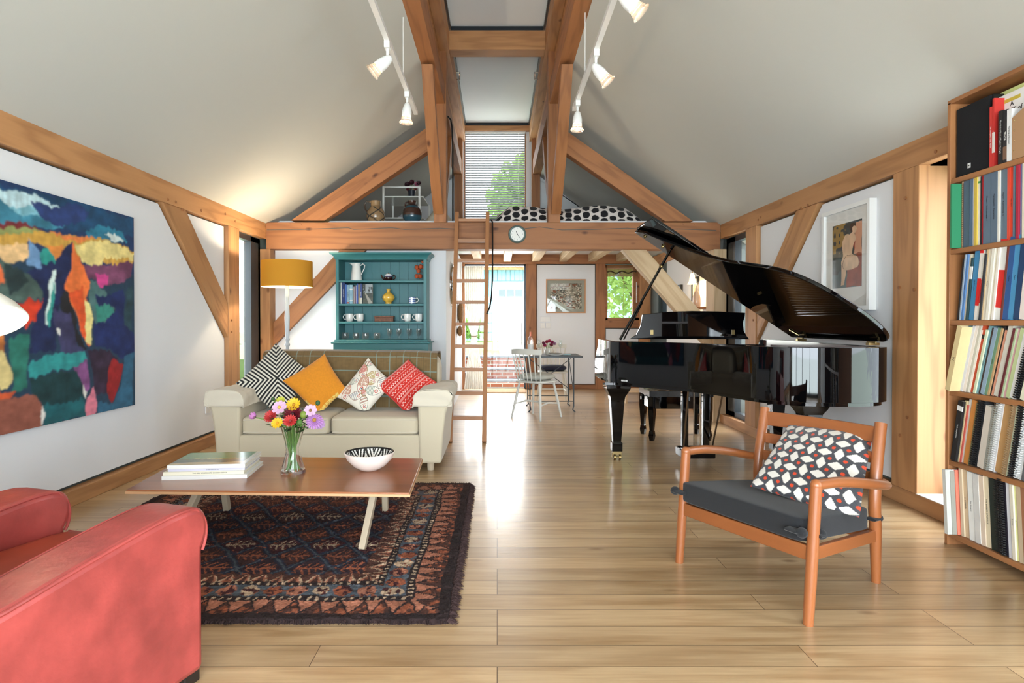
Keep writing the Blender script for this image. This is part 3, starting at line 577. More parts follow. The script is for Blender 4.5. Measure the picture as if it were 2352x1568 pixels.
# ================================================================== GRAND PIANO
ZR0,ZR1=.655,.995
top=[(.925,5.0),(1.0,4.955),(1.10,4.88),(1.355,4.63),(1.50,4.42),(1.60,4.15),(1.68,3.93),(1.80,3.79),(2.0,3.72),(2.25,3.72),(2.42,3.78),(2.49,3.90),(2.50,4.1)]
def smooth_path(P,k=2):
    for _ in range(k):
        Q=[P[0]]
        for a,b in zip(P,P[1:]): Q+= [(a[0]*.75+b[0]*.25,a[1]*.75+b[1]*.25),(a[0]*.25+b[0]*.75,a[1]*.25+b[1]*.75)]
        P=Q+[P[-1]]
    return P
rim=[(.93,5.62)]+[(.925,5.03)]+smooth_path([(.93,4.995)]+top[1:],2)+[(2.50,5.62)]
pn=thing('grand_piano','glossy black baby grand piano with its lid propped open','piano',(1.7,4.7,0))
def offs(P,d):
    out=[]
    for i,p in enumerate(P):
        a=P[max(i-1,0)];b=P[min(i+1,len(P)-1)]; tx,ty=b[0]-a[0],b[1]-a[1]; l=math.hypot(tx,ty) or 1; out.append((p[0]-ty/l*d,p[1]+tx/l*d))
    return out
inn=offs(rim,.05)
def wallstrip(P,Q,z0,z1):
    mb=MB(); n=len(P); vs=[]
    for p,q in zip(P,Q): vs+=[(p[0],p[1],z0),(p[0],p[1],z1),(q[0],q[1],z1),(q[0],q[1],z0)]
    fs=[]
    for i in range(n-1):
        a=i*4;b=a+4
        for k in range(4): fs.append((a+k,a+(k+1)%4,b+(k+1)%4,b+k))
    fs+= [(0,3,2,1),((n-1)*4,(n-1)*4+1,(n-1)*4+2,(n-1)*4+3)]
    return mb.add(vs,fs)
wallstrip(rim,inn,ZR0,ZR1).build('rim',black,pn,smooth=.9,bev=.004)
r2=offs(rim,.025); wallstrip(r2,offs(r2,.06),ZR0-.025,ZR0).build('rim_moulding',black,pn,smooth=.9)
inner=offs(rim,.05)
gold=mat('piano_iron_plate',(150,112,58),.35,metal=.8); redw=mat('soundboard_mahogany',(70,32,20),.3,coat=.4)
MB().prism([(p[0],p[1],.84) for p in inner],(0,0,.02)).build('soundboard',gold,pn,smooth=0)
MB().prism([(p[0],p[1],ZR0) for p in inner],(0,0,.02)).build('underside',blackm,pn,smooth=0)
wallstrip(offs(rim,.051),offs(rim,.055),.86,ZR1-.005).build('inner_rim',redw,pn,smooth=.9)
mb=MB()
for i in range(56):
    x=1.02+i*.024; mb.cyl((x,5.2,.885),(min(2.4,x*.55+1.05),max(4.0,4.9-(i*.019)),.885),.0012,n=4)
mb.build('strings',chrome,pn)
# keyboard end
box('keybed',(.93,5.45,ZR0-.02),(2.50,5.80,ZR0+.07),black,pn,bev=.01)
for x0,x1 in ((.93,1.02),(2.41,2.50)):
    MB().prism([(x0,5.6,.72),(x0,5.80,.72),(x0,5.80,.78),(x0,5.74,.86),(x0,5.64,.93),(x0,5.6,ZR1)],(x1-x0,0,0)).build('cheek_arm',black,pn,bev=.008,smooth=.8)
box('fallboard',(1.02,5.50,.78),(2.41,5.53,.95),black,pn)
kb=box('white_keys',(1.04,5.53,.745),(2.39,5.69,.765),mat('ivory_keys',(235,230,215),.3),pn)
mb=MB()
for i in range(52):
    if i%7 in (0,2,3,5,6): x=1.04+(i+1)*1.35/52; mb.box((x-.007,5.53,.765),(x+.007,5.63,.777))
mb.build('black_keys',black,kb,smooth=0)
# music desk (seen from behind)
md=[]; yd=5.30
for x,y in ((1447,778),(1462,768),(1472,748),(1474,735),(1476,722),(1530,716),(1590,714),(1650,715),(1712,718),(1711,728),(1707,740),(1709,760),(1716,772),(1722,779)): p=atY(x,y,yd); md.append((p.x,yd,p.z))
MB().prism(md,(0,.022,0)).build('music_desk',black,pn,bev=.004,smooth=.5)
for x in (1497,1684): p=atY(x,763,yd-.002); box('desk_hinge',(p.x-.012,yd-.01,p.z-.02),(p.x+.012,yd+.001,p.z+.02),brass,pn)
# lid
HX,HZ,AN=2.485,1.02,math.radians(33.5); ca,sa=math.cos(AN),math.sin(AN)
def LP(u,y,h=0): return V((HX-u*ca+sa*h, y, HZ+u*sa+ca*h))
lid=[(HX-.0-p[0]+.02,p[1]) for p in smooth_path([(.93,5.02)]+[(a-.02,b-.02) for a,b in top[1:-2]]+[(2.50,3.86),(2.50,4.0)],2)]
lid=[(max(u,0),y) for u,y in lid]
lid=[(1.60,5.13)]+lid+[(0,5.13)]
th=.028
MB().prism([LP(u,y) for u,y in lid],V((sa*th,0,ca*th))).build('lid',black,pn,bev=.006,smooth=.7)
MB().prism([LP(0,5.13,.03),LP(1.60,5.13,.03),LP(1.60,4.66,.045),LP(0,4.66,.045)],V((sa*.025,0,ca*.025))).build('lid_flap',black,pn,bev=.005,smooth=.5)
for u,y in ((1.52,5.02),(1.36,4.97)): a=LP(u,y,-.006); MB().ball(a,.014,10,6).build('lid_button',brass,pn)
for y in (4.93,3.99):
    h_=MB().box((HX-.06,y-.012,HZ-.02),(HX+.012,y+.02,HZ-.003)); h_.tube([(HX-.03,y-.04,HZ),(HX-.03,y+.05,HZ)],.007,8); h_.build('lid_hinge',brass,pn)
h_=MB().beam(LP(.05,4.93,-.004),LP(.13,4.96,-.004),.03,.004); h_.build('hinge_plate',brass,pn,smooth=0)
p0=atY(1424,780,4.97); p1=LP(1.30,4.93,-.005)
pr=MB().tube([p0,p1],.011,10).build('lid_prop',black,pn)
q=V(p0).lerp(p1,.82); MB().ball(q,.018,10,6).build('prop_clip',brass,pr)
MB().tube([V(p0)+V((.03,.0,0)),V(p0).lerp(p1,.42)+V((.012,0,0))],.006,8).build('short_prop',black,pn)
# legs with casters
def pleg(x,y,zt):
    mb=MB(); 
    prof=[(.10,zt),(.098,zt-.03),(.085,zt-.06),(.062,zt-.10),(.056,zt-.14),(.034,.16),(.034,.15),(.043,.148),(.043,.075)]
    vs=[];fs=[]
    for w_,z in prof: vs+=[(x-w_,y-w_,z),(x+w_,y-w_,z),(x+w_,y+w_,z),(x-w_,y+w_,z)]
    n=len(prof)
    for i in range(n-1):
        for k in range(4): fs.append((i*4+k,(i+1)*4+k,(i+1)*4+(k+1)%4,i*4+(k+1)%4))
    fs+=[(0,1,2,3),tuple(range(4*n-1,4*n-5,-1))]; mb.add(vs,fs)
    l=mb.build('leg',black,pn,smooth=0,bev=.004)
    c=MB(); c.cyl((x-.012,y-.02,.026),(x-.03,y-.02,.026),.026,n=18); c.cyl((x+.012,y-.02,.026),(x+.03,y-.02,.026),.026,n=18); c.cyl((x-.03,y-.02,.026),(x+.03,y-.02,.026),.008,n=10); c.box((x-.036,y-.03,.045),(x+.036,y+.03,.075)); c.box((x-.04,y-.02,.02),(x-.034,y+.01,.06)); c.box((x+.034,y-.02,.02),(x+.04,y+.01,.06)); c.build('caster',brass,l,bev=.001)
pleg(1.0,5.10,ZR0-.02); pleg(2.36,5.15,ZR0-.02); pleg(2.10,4.10,ZR0-.02)
# pedal lyre
ly=box('pedal_box',(1.47,4.84,.065),(1.74,5.02,.135),black,pn,bev=.008)
for x in (1.55,1.60,1.65): MB().tube([(x,5.02,.1),(x,5.09,.095),(x,5.13,.08)],[.008,.012,.016],8).build('pedal',brass,ly)
for x in (1.52,1.69): box('lyre_post',(x-.025,4.91,.135),(x+.025,4.96,ZR0-.02),black,pn,bev=.004)
for x in (1.55,1.60,1.65): MB().cyl((x,4.95,.12),(x,4.95,ZR0),.005,n=8).build('trapwork_rod',mat('bronze_rod',(120,100,80),.35,metal=.8),pn)
a=atY(1570,1030,4.85); b=atY(1581,895,4.62); MB().cyl(a,b,.007,n=8).build('lyre_brace',MATS['bronze_rod'],pn)
a=atY(1637,1022,4.9); b=atY(1659,908,4.45); MB().cyl(a,b,.007,n=8).build('lyre_brace',MATS['bronze_rod'],pn)
M_=frame((1.03,4.926,.678),(.74,-.67,0)); 
mp_=MB().box((-.028,-.004,-.006),(.028,.0,.006),M_).build('maker_plate',mat('maker_plate_silver',(200,200,198),.4),pn,smooth=0)
text('plate_lettering','KAWAI',.009,blackm,M_@Matrix.Translation((0,-.0045,0))@Matrix.Rotation(PI/2,4,'X'),mp_)
# bench
bn=thing('piano_bench','black piano bench with buttoned leather seat under the keyboard','bench',(1.78,6.1,0))
bx0,bx1,by0,by1=1.47,2.09,5.88,6.31
leather=mat('black_leather',(12,12,14),.25,coat=.3,bump=.1,bscale=60)
def seatf(u,v):
    b_=.03*math.sin(PI*u)**.4*math.sin(PI*v)**.4 if 0<u<1 and 0<v<1 else 0
    return V((bx0+(bx1-bx0)*u,by0+(by1-by0)*v,.485+b_-.008*(abs(math.sin(u*PI*5))**8+abs(math.sin(v*PI*3))**8)*(b_>0)))
mb=MB().grid(seatf,40,28); mb.box((bx0,by0,.43),(bx1,by1,.485)); mb.build('seat',leather,bn,smooth=1)
box('apron',(bx0+.02,by0+.02,.31),(bx1-.02,by1-.02,.43),black,bn,bev=.004)
for x in (bx0+.035,bx1-.035):
    for y in (by0+.035,by1-.035):
        mb=MB(); mb.tube([(x,y,.43),(x,y,.30),(x,y,.10),(x,y,.09),(x,y,.05),(x,y,.0)],[.042,.042,.026,.03,.036,.026],4); mb.build('leg',black,bn,smooth=0,bev=.004)
MB().cyl((bx0-.03,6.1,.4),(bx0,6.1,.4),.025,n=14).build('height_knob',black,bn)
# ================================================================== TEAK ARMCHAIR
tc_=thing('teak_armchair','low teak armchair with charcoal seat pad and open slatted back','armchair',(1.28,2.8,0))
FLb=V((.873,2.91,0));FLt=V((.90,2.90,.53)); FRb=V((1.183,2.307,0)); FRt=V((1.207,2.30,.53)); RRb=V((1.679,2.69,0)); RRt=V((1.712,2.715,.70)); RLb=V((1.385,3.19,0)); RLt=V((1.415,3.215,.70))
RRm=V((1.650,2.655,.42)); RLm=V((1.355,3.155,.42))
def curve3(a,b,c,n=12): return [a*(1-t)**2+b*2*t*(1-t)+c*t*t for t in [i/n for i in range(n+1)]]
for A,B in ((FLb,FLt),(FRb,FRt)): MB().tube([A,A.lerp(B,.3),A.lerp(B,.8),B],[.019,.0215,.022,.0215],16).build('leg',teak,tc_,fr=frame(A,B-A,(0,1,0)))
def cr(P,n=6):
    P=[P[0]*2-P[1]]+P+[P[-1]*2-P[-2]]; out=[]
    for i in range(1,len(P)-2):
        for k in range(n):
            t=k/n; out.append(.5*((2*P[i])+(P[i+1]-P[i-1])*t+(2*P[i-1]-5*P[i]+4*P[i+1]-P[i+2])*t*t+(3*P[i]-P[i-1]-3*P[i+1]+P[i+2])*t*t*t))
    return out+[P[-2]]
for A,Mm,B in ((RLb,RLm,RLt),(RRb,RRm,RRt)):
    P=cr([A,A.lerp(Mm,.5),Mm,B],5); MB().tube(P,[.019+.006*min(1,i/6) for i in range(len(P))],16).build('leg',teak,tc_,fr=frame(A,B-A,(0,1,0)))
sd=(FRb-FLb).normalized(); bk=V((.888,.459,0))
for A,C,s in ((FLt,RLm,-1),(FRt,RRm,1)):
    e_=C+V((0,0,.03))+sd*(.045*s)
    P=cr([A+V((0,0,.005)),A.lerp(e_,.3)+V((0,0,.018))+sd*(.012*s),A.lerp(e_,.7)+V((0,0,.012))+sd*(.028*s),e_,e_+bk*.03-sd*(.03*s)],6)
    R=[.022+.003*math.sin(PI*min(1,i/20)) for i in range(len(P))]
    a_=MB().tube(P,R,16,flat=.85); a_.ball(P[0],.0225,14,8); a_.build('armrest',teak,tc_,fr=frame(A,C-A))
def rail(n_,A,B,h,t,bow=0,back=V((.888,.459,0))):
    mb=MB(); N_=12; vs=[]
    for i in range(N_+1):
        s=i/N_; p=A.lerp(B,s)+back*(bow*4*s*(1-s))
        for dy,dz in ((-t/2,-h/2),(t/2,-h/2),(t/2,h/2),(-t/2,h/2)): vs.append(p+back*dy+V((0,0,dz)))
    fs=[(0,1,2,3),(N_*4+3,N_*4+2,N_*4+1,N_*4)]
    for i in range(N_):
        for k in range(4): fs.append((i*4+k,(i+1)*4+k,(i+1)*4+(k+1)%4,i*4+(k+1)%4))
    mb.add(vs,fs); return mb.build(n_,teak,tc_,fr=frame(A,B-A),smooth=.5,bev=.004)
for z,h in ((.648,.072),(.55,.05),(.465,.05)):
    f=(z-.42)/.28; rail('back_slat',RLm.lerp(RLt,f),RRm.lerp(RRt,f),h,.018,.03)
rail('front_rail',FLb+V((.012,0,.262)),FRb+V((.01,0,.272)),.058,.024)
rail('rear_rail',RLb.lerp(RLm,.5)+V((0,0,.0)),RRb.lerp(RRm,.5)+V((0,0,.0)),.05,.024)
for A,B in ((FLb+V((.01,0,.27)),RLb+V((-.02,-.02,.215))),(FRb+V((.02,0,.275)),RRb+V((-.02,-.02,.215)))):
    MB().beam(A,B,.024,.05).build('side_rail',teak,tc_,fr=frame(A,B-A),smooth=0,bev=.004)
# seat cushion, follows the sloping frame
c0=FLb+V((.0,.0,.30))-bk*.02+sd*.01; c1=FRb+V((0,0,.305))-bk*.02-sd*.01; c2=RRb+V((0,0,.235))+bk*(-.03)-sd*.0; c3=RLb+V((0,0,.235))-bk*.03
def seatc(x,y,z):
    u=x*.5+.5; v=y*.5+.5; p=c0*(1-u)*(1-v)+c1*u*(1-v)+c2*u*v+c3*(1-u)*v; return p+V((0,0,.05+z*.05))
mb=MB().rbox((-1,-1,-1),(1,1,1),.16,22); mb.v=[seatc(*p) for p in mb.v]
for i,p in enumerate(mb.v): pass
cu=mb.build('seat_cushion',greyfab,tc_,smooth=1.2)
def strap(p,d):
    mb=MB(); mb.tube([p-d*.09,p-d*.02,p+d*.02],[.024,.026,.02],10,flat=.3); mb.ball(p+d*.01,.022,10,8,sz=(1,1,.9)); mb.build('fastening_strap',greyfab,cu)
strap(c0+V((0,0,.05))-bk*.012,-sd*.6); strap(c1+V((0,0,.05))-bk*.014,sd*.6); strap(c2+V((0,0,.06))+sd*.02,bk*.5); strap(c2.lerp(c1,.92)+V((.02,-.01,.045))+sd*.02,bk*.3)
# patterned cushion
def tumble(U,W):
    n=7.0; a=U*n; b=W*n; 
    # pinwheel of rhombs: grey / white
    i=np.floor(a);j=np.floor(b);x=a-i;y=b-j; par=(i+j)%2
    s=.30
    xr=np.where(par==0,x-.5,y-.5); yr=np.where(par==0,y-.5,x-.5)
    m=(np.abs(yr)+ (np.abs(xr))*s*2.0)<.5
    m2=(np.abs(xr)+np.abs(yr)*1.75<.60)
    cw=np.array(lin((212,206,196))); cg=np.array(lin((58,58,62))); cr_=np.array(lin((206,64,24)))
    st=.88+.24*(np.sin((U+W)*260)>0); C=np.where(m2[...,None],cw,cg*st[...,None])
    dx=np.abs(a-np.round(a)); dy=np.abs(b-np.round(b)); dot=(dx*dx+dy*dy)<.018
    return np.where(dot[...,None],cr_,C)
pillow('patterned_cushion','cushion with grey and white tumbling diamonds and orange knots on the teak armchair','cushion',
  [V((1.165,2.80,.395)),V((1.475,2.475,.33)),atY(2007,994,2.80),atY(1813,975,3.10)],.075,vcolf,tumble,170,backmat=greyfab,pinch=.03,nrm=(-.80,-.45,.42),zmin=.36)
# ================================================================== SOFA
sf=thing('beige_sofa','two-seat beige fabric sofa with linen arm covers','sofa',(-1.3,5.1,0))
X0,X1,YF,YBk=-2.17,-.42,4.67,5.58
box('base',(X0+.12,YF+.02,.065),(X1-.12,YBk,.28),cream,sf,bev=.015,smooth=.5)
def arm(xi,xo,s):
    pf=[(xi,.065),(xo-s*.03,.065),(xo-s*.015,.3),(xo+s*.005,.45),(xo+s*.04,.56),(xo+s*.04,.60),(xo+s*.0,.625),(xi-s*-.0,.615),(xi-s*.025,.58),(xi-s*.01,.5)]
    mb=MB().prism([(a,YF,b) for a,b in pf],(0,YBk-YF,0)); return mb.build('arm',cream,sf,bev=.02,smooth=.9,seg=3)
aL=arm(-1.985,-2.19,-1); aR=arm(-.60,-.40,1)
def acover(xi,xo,s,par):
    pf=[(xo+s*.012,.50),(xo+s*.05,.555),(xo+s*.052,.605),(xo+s*.005,.637),(xi,.627),(xi-s*.04,.585),(xi-s*.045,.50)]
    m_=MB(); P=smooth_path(pf,1); 
    def fn(u,v):
        t=u*(len(P)-1); i=min(int(t),len(P)-2); f=t-i; a=P[i][0]*(1-f)+P[i+1][0]*f; b=P[i][1]*(1-f)+P[i+1][1]*f
        wob=.004*math.sin(u*23+v*9)+.003*math.sin(v*31+u*5); return V((a+wob,YF-.012+v*(.55),b+wob))
    m_.grid(fn,40,24)
    # front drop panel
    def fd(u,v):
        t=u*(len(P)-1); i=min(int(t),len(P)-2); f=t-i; a=P[i][0]*(1-f)+P[i+1][0]*f; b=P[i][1]*(1-f)+P[i+1][1]*f
        return V((a,YF-.013-.004*math.sin(u*12+v*7),b*(1-v)+.505*v if b>.505 else b))
    m_.grid(fd,40,10); o=m_.build('arm_cover',cream_l,par,smooth=1.2); so=o.modifiers.new('s','SOLIDIFY'); so.thickness=.004
acover(-1.985,-2.19,-1,aL); acover(-.60,-.40,1,aR)
def sback(u,v): pass
mb=MB().rbox((X0+.12,5.28,.28),(X1-.08,5.60,.885),.22,20,pw=.3); mb.build('backrest',cream,sf,smooth=1.2)
for a,b in ((-1.985,-1.30),(-1.295,-.605)):
    m_=MB().rbox((a,YF+.03,.275),(b,5.36,.42),.13,22,pw=.35); q=m_.build('seat_cushion',cream,sf,smooth=1.2)
    pz=[(a+.02,YF+.035,.395),(b-.02,YF+.035,.395)]; MB().tube([V(p) for p in pz],.005,6).build('piping',cream_l,q)
    MB().tube([(a+.02,YF+.035,.30),(b-.02,YF+.035,.30)],.005,6).build('piping',cream_l,q)
for x in (X0+.1,X1-.1):
    for y in (YF+.08,YBk-.08): MB().cyl((x,y,0),(x,y,.07),.025,.03).build('foot',pale_leg,sf)
# plaid throw over the back
def plaid(U,W,nx=13,nz=7):
    base=np.array(lin((108,86,52))); l1=np.array(lin((120,140,130))); 
    n=.9+.2*snoise(U,W,60,3)+.12*(np.sin(U*900)>0); C=base*n[...,None]
    a=np.abs((U*nx)%1-.5)<.018; b=np.abs((W*nz)%1-.5)<.02; a2=np.abs((U*nx+.5)%1-.5)<.014; b2=np.abs((W*nz+.5)%1-.5)<.016
    C=np.where((a|b)[...,None],l1,C); C=np.where((a2|b2)[...,None],np.array(lin((104,84,50))),C); return C
g1=np.linspace(0,1,260); g2=np.linspace(0,1,150); U,W=np.meshgrid(g1,g2)
prof=[(5.22,.40),(5.235,.55),(5.25,.70),(5.262,.80),(5.275,.86),(5.31,.897),(5.38,.905),(5.48,.905),(5.57,.895),(5.615,.86),(5.625,.75),(5.625,.55)]
def thr(u,v):
    t=v*(len(prof)-1); i=min(int(t),len(prof)-2); f=t-i; y=prof[i][0]*(1-f)+prof[i+1][0]*f; z=prof[i][1]*(1-f)+prof[i+1][1]*f
    x=X0+.14+(X1-.10-X0-.14)*u; return V((x,y-.004*math.sin(u*9+v*4),z+.004*math.sin(u*7)-.018*max(0,(u-.8)*5)*(1 if v<.75 else 0)))
m_=MB().grid(thr,260,150,col=plaid(U,W)); o=m_.build('tartan_throw',vcolf,smooth=1.2); so=o.modifiers.new('s','SOLIDIFY'); so.thickness=.006; so.offset=-1
tag(o,'brown checked wool throw draped over the sofa back','throw')
def stripes(U,W):
    x=U-.5;y=W-.5; d=np.maximum(np.abs(x),np.abs(y))
    # mitred chevrons: four quadrants with concentric corners
    q=np.minimum(np.abs(x),np.abs(y)); s=(d*26)%1; s=(np.minimum(np.abs(x),np.abs(y))*17+.25)%1
    return np.where((s<.52)[...,None],np.array(lin((22,22,24))),np.array(lin((214,208,192))))
def orange(U,W):
    C=np.array(lin((218,138,30)))*(.93+.12*snoise(U,W,40,5))[...,None]; e=(W<.06)&(U<.75)|((U<.035)&(W<.4)); n=snoise(U,W,80,6)
    return np.where((e&(n>.35))[...,None],np.array(lin((235,205,110))),C)
def fish(U,W):
    C=np.ones(U.shape+(3,))*np.array(lin((232,226,212)))
    r=np.random.default_rng(4); cols=[(196,130,90),(120,140,110),(200,90,60),(150,150,150),(190,160,80),(170,110,80)]
    for cx,cy,a,L,k in ((.15,.8,.3,.17,0),(.42,.85,2.2,.13,1),(.72,.82,.9,.18,2),(.2,.5,2.0,.16,3),(.5,.55,.5,.22,0),(.82,.5,2.3,.17,4),(.2,.2,.9,.17,5),(.52,.22,2.1,.18,1),(.82,.2,.4,.16,3),(.36,.37,1.2,.10,2),(.66,.38,2.8,.1,4),(.92,.85,1.9,.1,5)):
        x=(U-cx)*math.cos(a)+(W-cy)*math.sin(a); y=-(U-cx)*math.sin(a)+(W-cy)*math.cos(a); L=L*1.2; t=np.clip(np.abs(x)/L,0,1); h=L*.55*(1-t**2); ins=(np.abs(y)<h)&(np.abs(x)<L); edge=ins&((np.abs(y)>h-.012)|(np.abs(x)>L-.012)); col=np.array(lin(cols[k])); col2=np.array(lin(cols[(k+2)%6]))
        body=ins&(x>-.2*L)&((np.sin(x*240/(1+k*.3))>0) if k%2 else (snoise(U,W,50,k)>.3)); C=np.where(body[...,None],col*.75+.15,C); C=np.where(edge[...,None],col2*.6,C)
        e=(x+.45*L)**2+y**2; C=np.where((e<(.2*L)**2)[...,None],np.array(lin((190,60,50))),C); C=np.where((e<(.13*L)**2)[...,None],np.array(lin((232,226,212))),C); C=np.where((e<(.06*L)**2)[...,None],np.array(lin((60,90,110))),C)
    return C
def redp(U,W):
    base=np.array(lin((200,40,28)))*(.9+.2*snoise(U,W,60,2))[...,None]; w_=np.array(lin((232,200,190)))
    s=W*12; k=np.floor(s)%4; f=s%1
    m=((k==0)&(np.abs(f-.5-.28*np.sin(U*95))<.13))|((k==1)&(((U*60)%1<.4)&(np.abs(f-.5)<.12)))|((k==2)&(np.abs(f-.5-.3*np.sign(np.sin(U*70))*np.abs(np.sin(U*70)))<.1))|((k==3)&(((U*45+W*30)%1<.35)&(np.abs(f-.5)<.3)))
    m&=(U>.04)&(U<.96); C=np.where(m[...,None],w_,base); return np.where(((f<.06)&(k%2==0))[...,None],np.array(lin((120,16,16))),C)
zm=.435
def dia(bot,rt,tp,lf,Yb,Yt,Yl,Yr): 
    return [atY(*bot,Yb),atY(*rt,Yr),atY(*tp,Yt),atY(*lf,Yl)]
pillow('striped_cushion','large black and white mitred stripe cushion at the left end of the sofa','cushion',dia((646,962),(722,858),(634,787),(541,880),4.98,5.24,4.92,5.14),.085,vcolf,stripes,230,zmin=zm)
pillow('orange_cushion','plain mustard orange cushion leaning beside the striped one','cushion',dia((732,958),(797,894),(746,812),(648,874),4.96,5.20,5.0,5.08),.08,vcolf,orange,120,zmin=zm,backmat=cream)
pillow('fish_cushion','white cushion printed with coloured fish in the middle of the sofa','cushion',dia((838,955),(906,880),(846,821),(773,912),4.97,5.22,5.05,5.10),.075,vcolf,fish,220,zmin=zm,backmat=cream)
pillow('red_cushion','red embroidered cushion with white scroll bands at the right of the sofa','cushion',dia((934,953),(1004,878),(937,825),(862,886),4.98,5.2,5.06,5.12),.07,vcolf,redp,220,zmin=zm)
# ================================================================== RUG
RX0,RX1,RY0,RY1=-2.2,-.19,2.31,4.28
nx,ny=430,420
gx=np.linspace(0,1,nx); gy=np.linspace(0,1,ny); U,W=np.meshgrid(gx,gy)
Xr=RX0+(RX1-RX0)*U; Yr=RY0+(RY1-RY0)*W
wx=Xr+.02*(snoise(Xr+5,Yr,9,1)-.5)+.008*(snoise(Xr+5,Yr+2,40,2)-.5); wy=Yr+.02*(snoise(Xr+3,Yr+7,9,3)-.5)+.008*(snoise(Xr+9,Yr,40,4)-.5)
dE=np.minimum.reduce([wx-RX0,RX1-wx,wy-RY0,RY1-wy]); 
K=lambda c:np.array(lin(c)); dark=K((44,30,30)); brown=K((84,52,42)); rust=K((158,92,64)); navy=K((36,40,60)); blue=K((84,96,108)); sand=K((196,176,150)); salmon=K((180,122,98)); maroon=K((70,30,34))
C=np.ones(U.shape+(3,))*dark
along=np.where(np.minimum(wx-RX0,RX1-wx)<np.minimum(wy-RY0,RY1-wy),wy,wx)
def band(a,b): return (dE>=a)&(dE<b)
def sc3(m,c): 
    global C; C=np.where(m[...,None],c,C)
sc3(band(0,.035),dark); 
b=band(.05,.16); tri_=((along*11)%1); d_=(dE-.05)/.11; sc3(b,salmon); sc3(b&(np.abs(tri_-.5)*2>d_),brown); sc3(b&(np.abs(tri_-.5)*2>d_)&(snoise(wx,wy,45,6)>.55),rust); sc3(b&((np.abs(np.abs(tri_-.5)*2-d_)<.1)),dark)
b=band(.16,.20); sc3(b,dark); sc3(b&((along*28)%1<.35)&(np.abs(dE-.18)<.01),sand)
b=band(.20,.30); sc3(b,blue); k=(along*10)%1; kk=np.floor(along*10)%3; ov=((k-.5)**2*5+((dE-.25)/.05)**2)<.8
sc3(b&ov,salmon); sc3(b&ov&(kk==1),sand); sc3(b&ov&(kk==2),rust); sc3(b&ov&(snoise(wx,wy,55,9)>.62),maroon)
b=band(.30,.335); sc3(b,dark); sc3(b&((along*28)%1<.35)&(np.abs(dE-.317)<.009),sand)
b=band(.335,.42); tri_=((along*13)%1); d_=(dE-.335)/.085; sc3(b,brown); sc3(b&(np.abs(tri_-.5)*2<1-d_),sand); sc3(b&(np.abs(tri_-.5)*2<(1-d_)*.7),salmon); sc3(b&(np.abs(tri_-.5)*2<(1-d_)*.35),brown)
f=dE>=.42; sc3(f,maroon)
a=(wx*4.6+wy*3.4); c_=(wx*4.6-wy*3.4); ia,ic=np.floor(a),np.floor(c_); fa,fc=a-ia,c_-ic; cell=(ia*3+ic*5)%4
sc3(f&(cell==0),K((64,36,34))); sc3(f&(cell==1),K((52,34,42))); sc3(f&(cell==2),K((80,46,36)))
ed=np.minimum.reduce([fa,1-fa,fc,1-fc]); sc3(f&(ed<.09),navy); sc3(f&(ed<.03),blue*.7)
# branch motif in each lozenge
px=(fa+fc-1); py=(fa-fc); mot=(np.abs(py)<.05)|((np.abs(np.abs(py)-((px*3.3)%1)*.45-.05)<.06)&(np.abs(py)<.42)); mot&=(ed>.14)&(np.abs(px)<.6); mc=np.floor((ia+ic*2))%3
sc3(f&mot&(mc==0),sand*.8); sc3(f&mot&(mc==1),rust); sc3(f&mot&(mc==2),rust*.8)
sc3((dE>.2)&(snoise(wx,wy,60,12)>.86),rust*.8)
C=C*(.75+.5*snoise(Xr,Yr,62/2.2,20))[...,None]*(.8+.4*rng.random(U.shape))[...,None]
abr=np.clip((W-.45)*1.8,0,1)*snoise(Xr,Yr,4,30)+.0
C=C*(1-.45*abr[...,None])+K((96,66,54))*(.45*abr[...,None])*(.7+.6*rng.random(U.shape))[...,None]
C=np.clip(C*np.array([.74,.66,.62]),0,1)
Z=.012+.006*snoise(Xr,Yr,28,5)+.006*rng.random(U.shape)*(1+W)
ex=.012*(snoise(Xr,Yr,20,8)-.5)+.006*(rng.random(U.shape)-.5); 
edge=(U==0)|(U==1)|(W==0)|(W==1)
vs=np.stack([Xr+ex*((U<.02)|(U>.98)),Yr+ex*((W<.02)|(W>.98)),np.where(edge,.001,Z)],-1).reshape(-1,3)
mb=MB(); idx=np.arange(nx*ny).reshape(ny,nx); fs=np.stack([idx[:-1,:-1],idx[:-1,1:],idx[1:,1:],idx[1:,:-1]],-1).reshape(-1,4)
me=bpy.data.meshes.new('rug_pile'); me.from_pydata(vs.tolist(),[],fs.tolist()); at=me.color_attributes.new('Col','FLOAT_COLOR','POINT'); ar=np.ones((nx*ny,4)); ar[:,:3]=C.reshape(-1,3); at.data.foreach_set('color',ar.ravel()); me.materials.append(mat('rug_wool',rough=.97,attr=True))
me.shade_smooth(); rg=thing('persian_rug','worn dark red and blue tribal rug with shaggy edges under the coffee table','rug',((RX0+RX1)/2,(RY0+RY1)/2,0))
o=bpy.data.objects.new('pile',me); COL.objects.link(o); o.parent=rg; o.matrix_basis=Matrix.Translation((-(RX0+RX1)/2,-(RY0+RY1)/2,0))
mb=MB()
def tuft(x,y,dx,dy):
    l=.02+.035*random.random(); a=random.uniform(-.6,.6); ex_=dx*math.cos(a)-dy*math.sin(a); ey=dx*math.sin(a)+dy*math.cos(a); w_=.0022; h=.004+.012*random.random()
    mb.add([(x-ey*w_,y+ex_*w_,.01),(x+ey*w_,y-ex_*w_,.01),(x+ex_*l*.5,y+ey*l*.5,h+.006),(x+ex_*l,y+ey*l,.002)],[(0,1,2),(1,3,2),(0,2,3)])
for i in range(900):
    t=random.random(); tuft(RX1-.005,RY0+(RY1-RY0)*t,1,0)
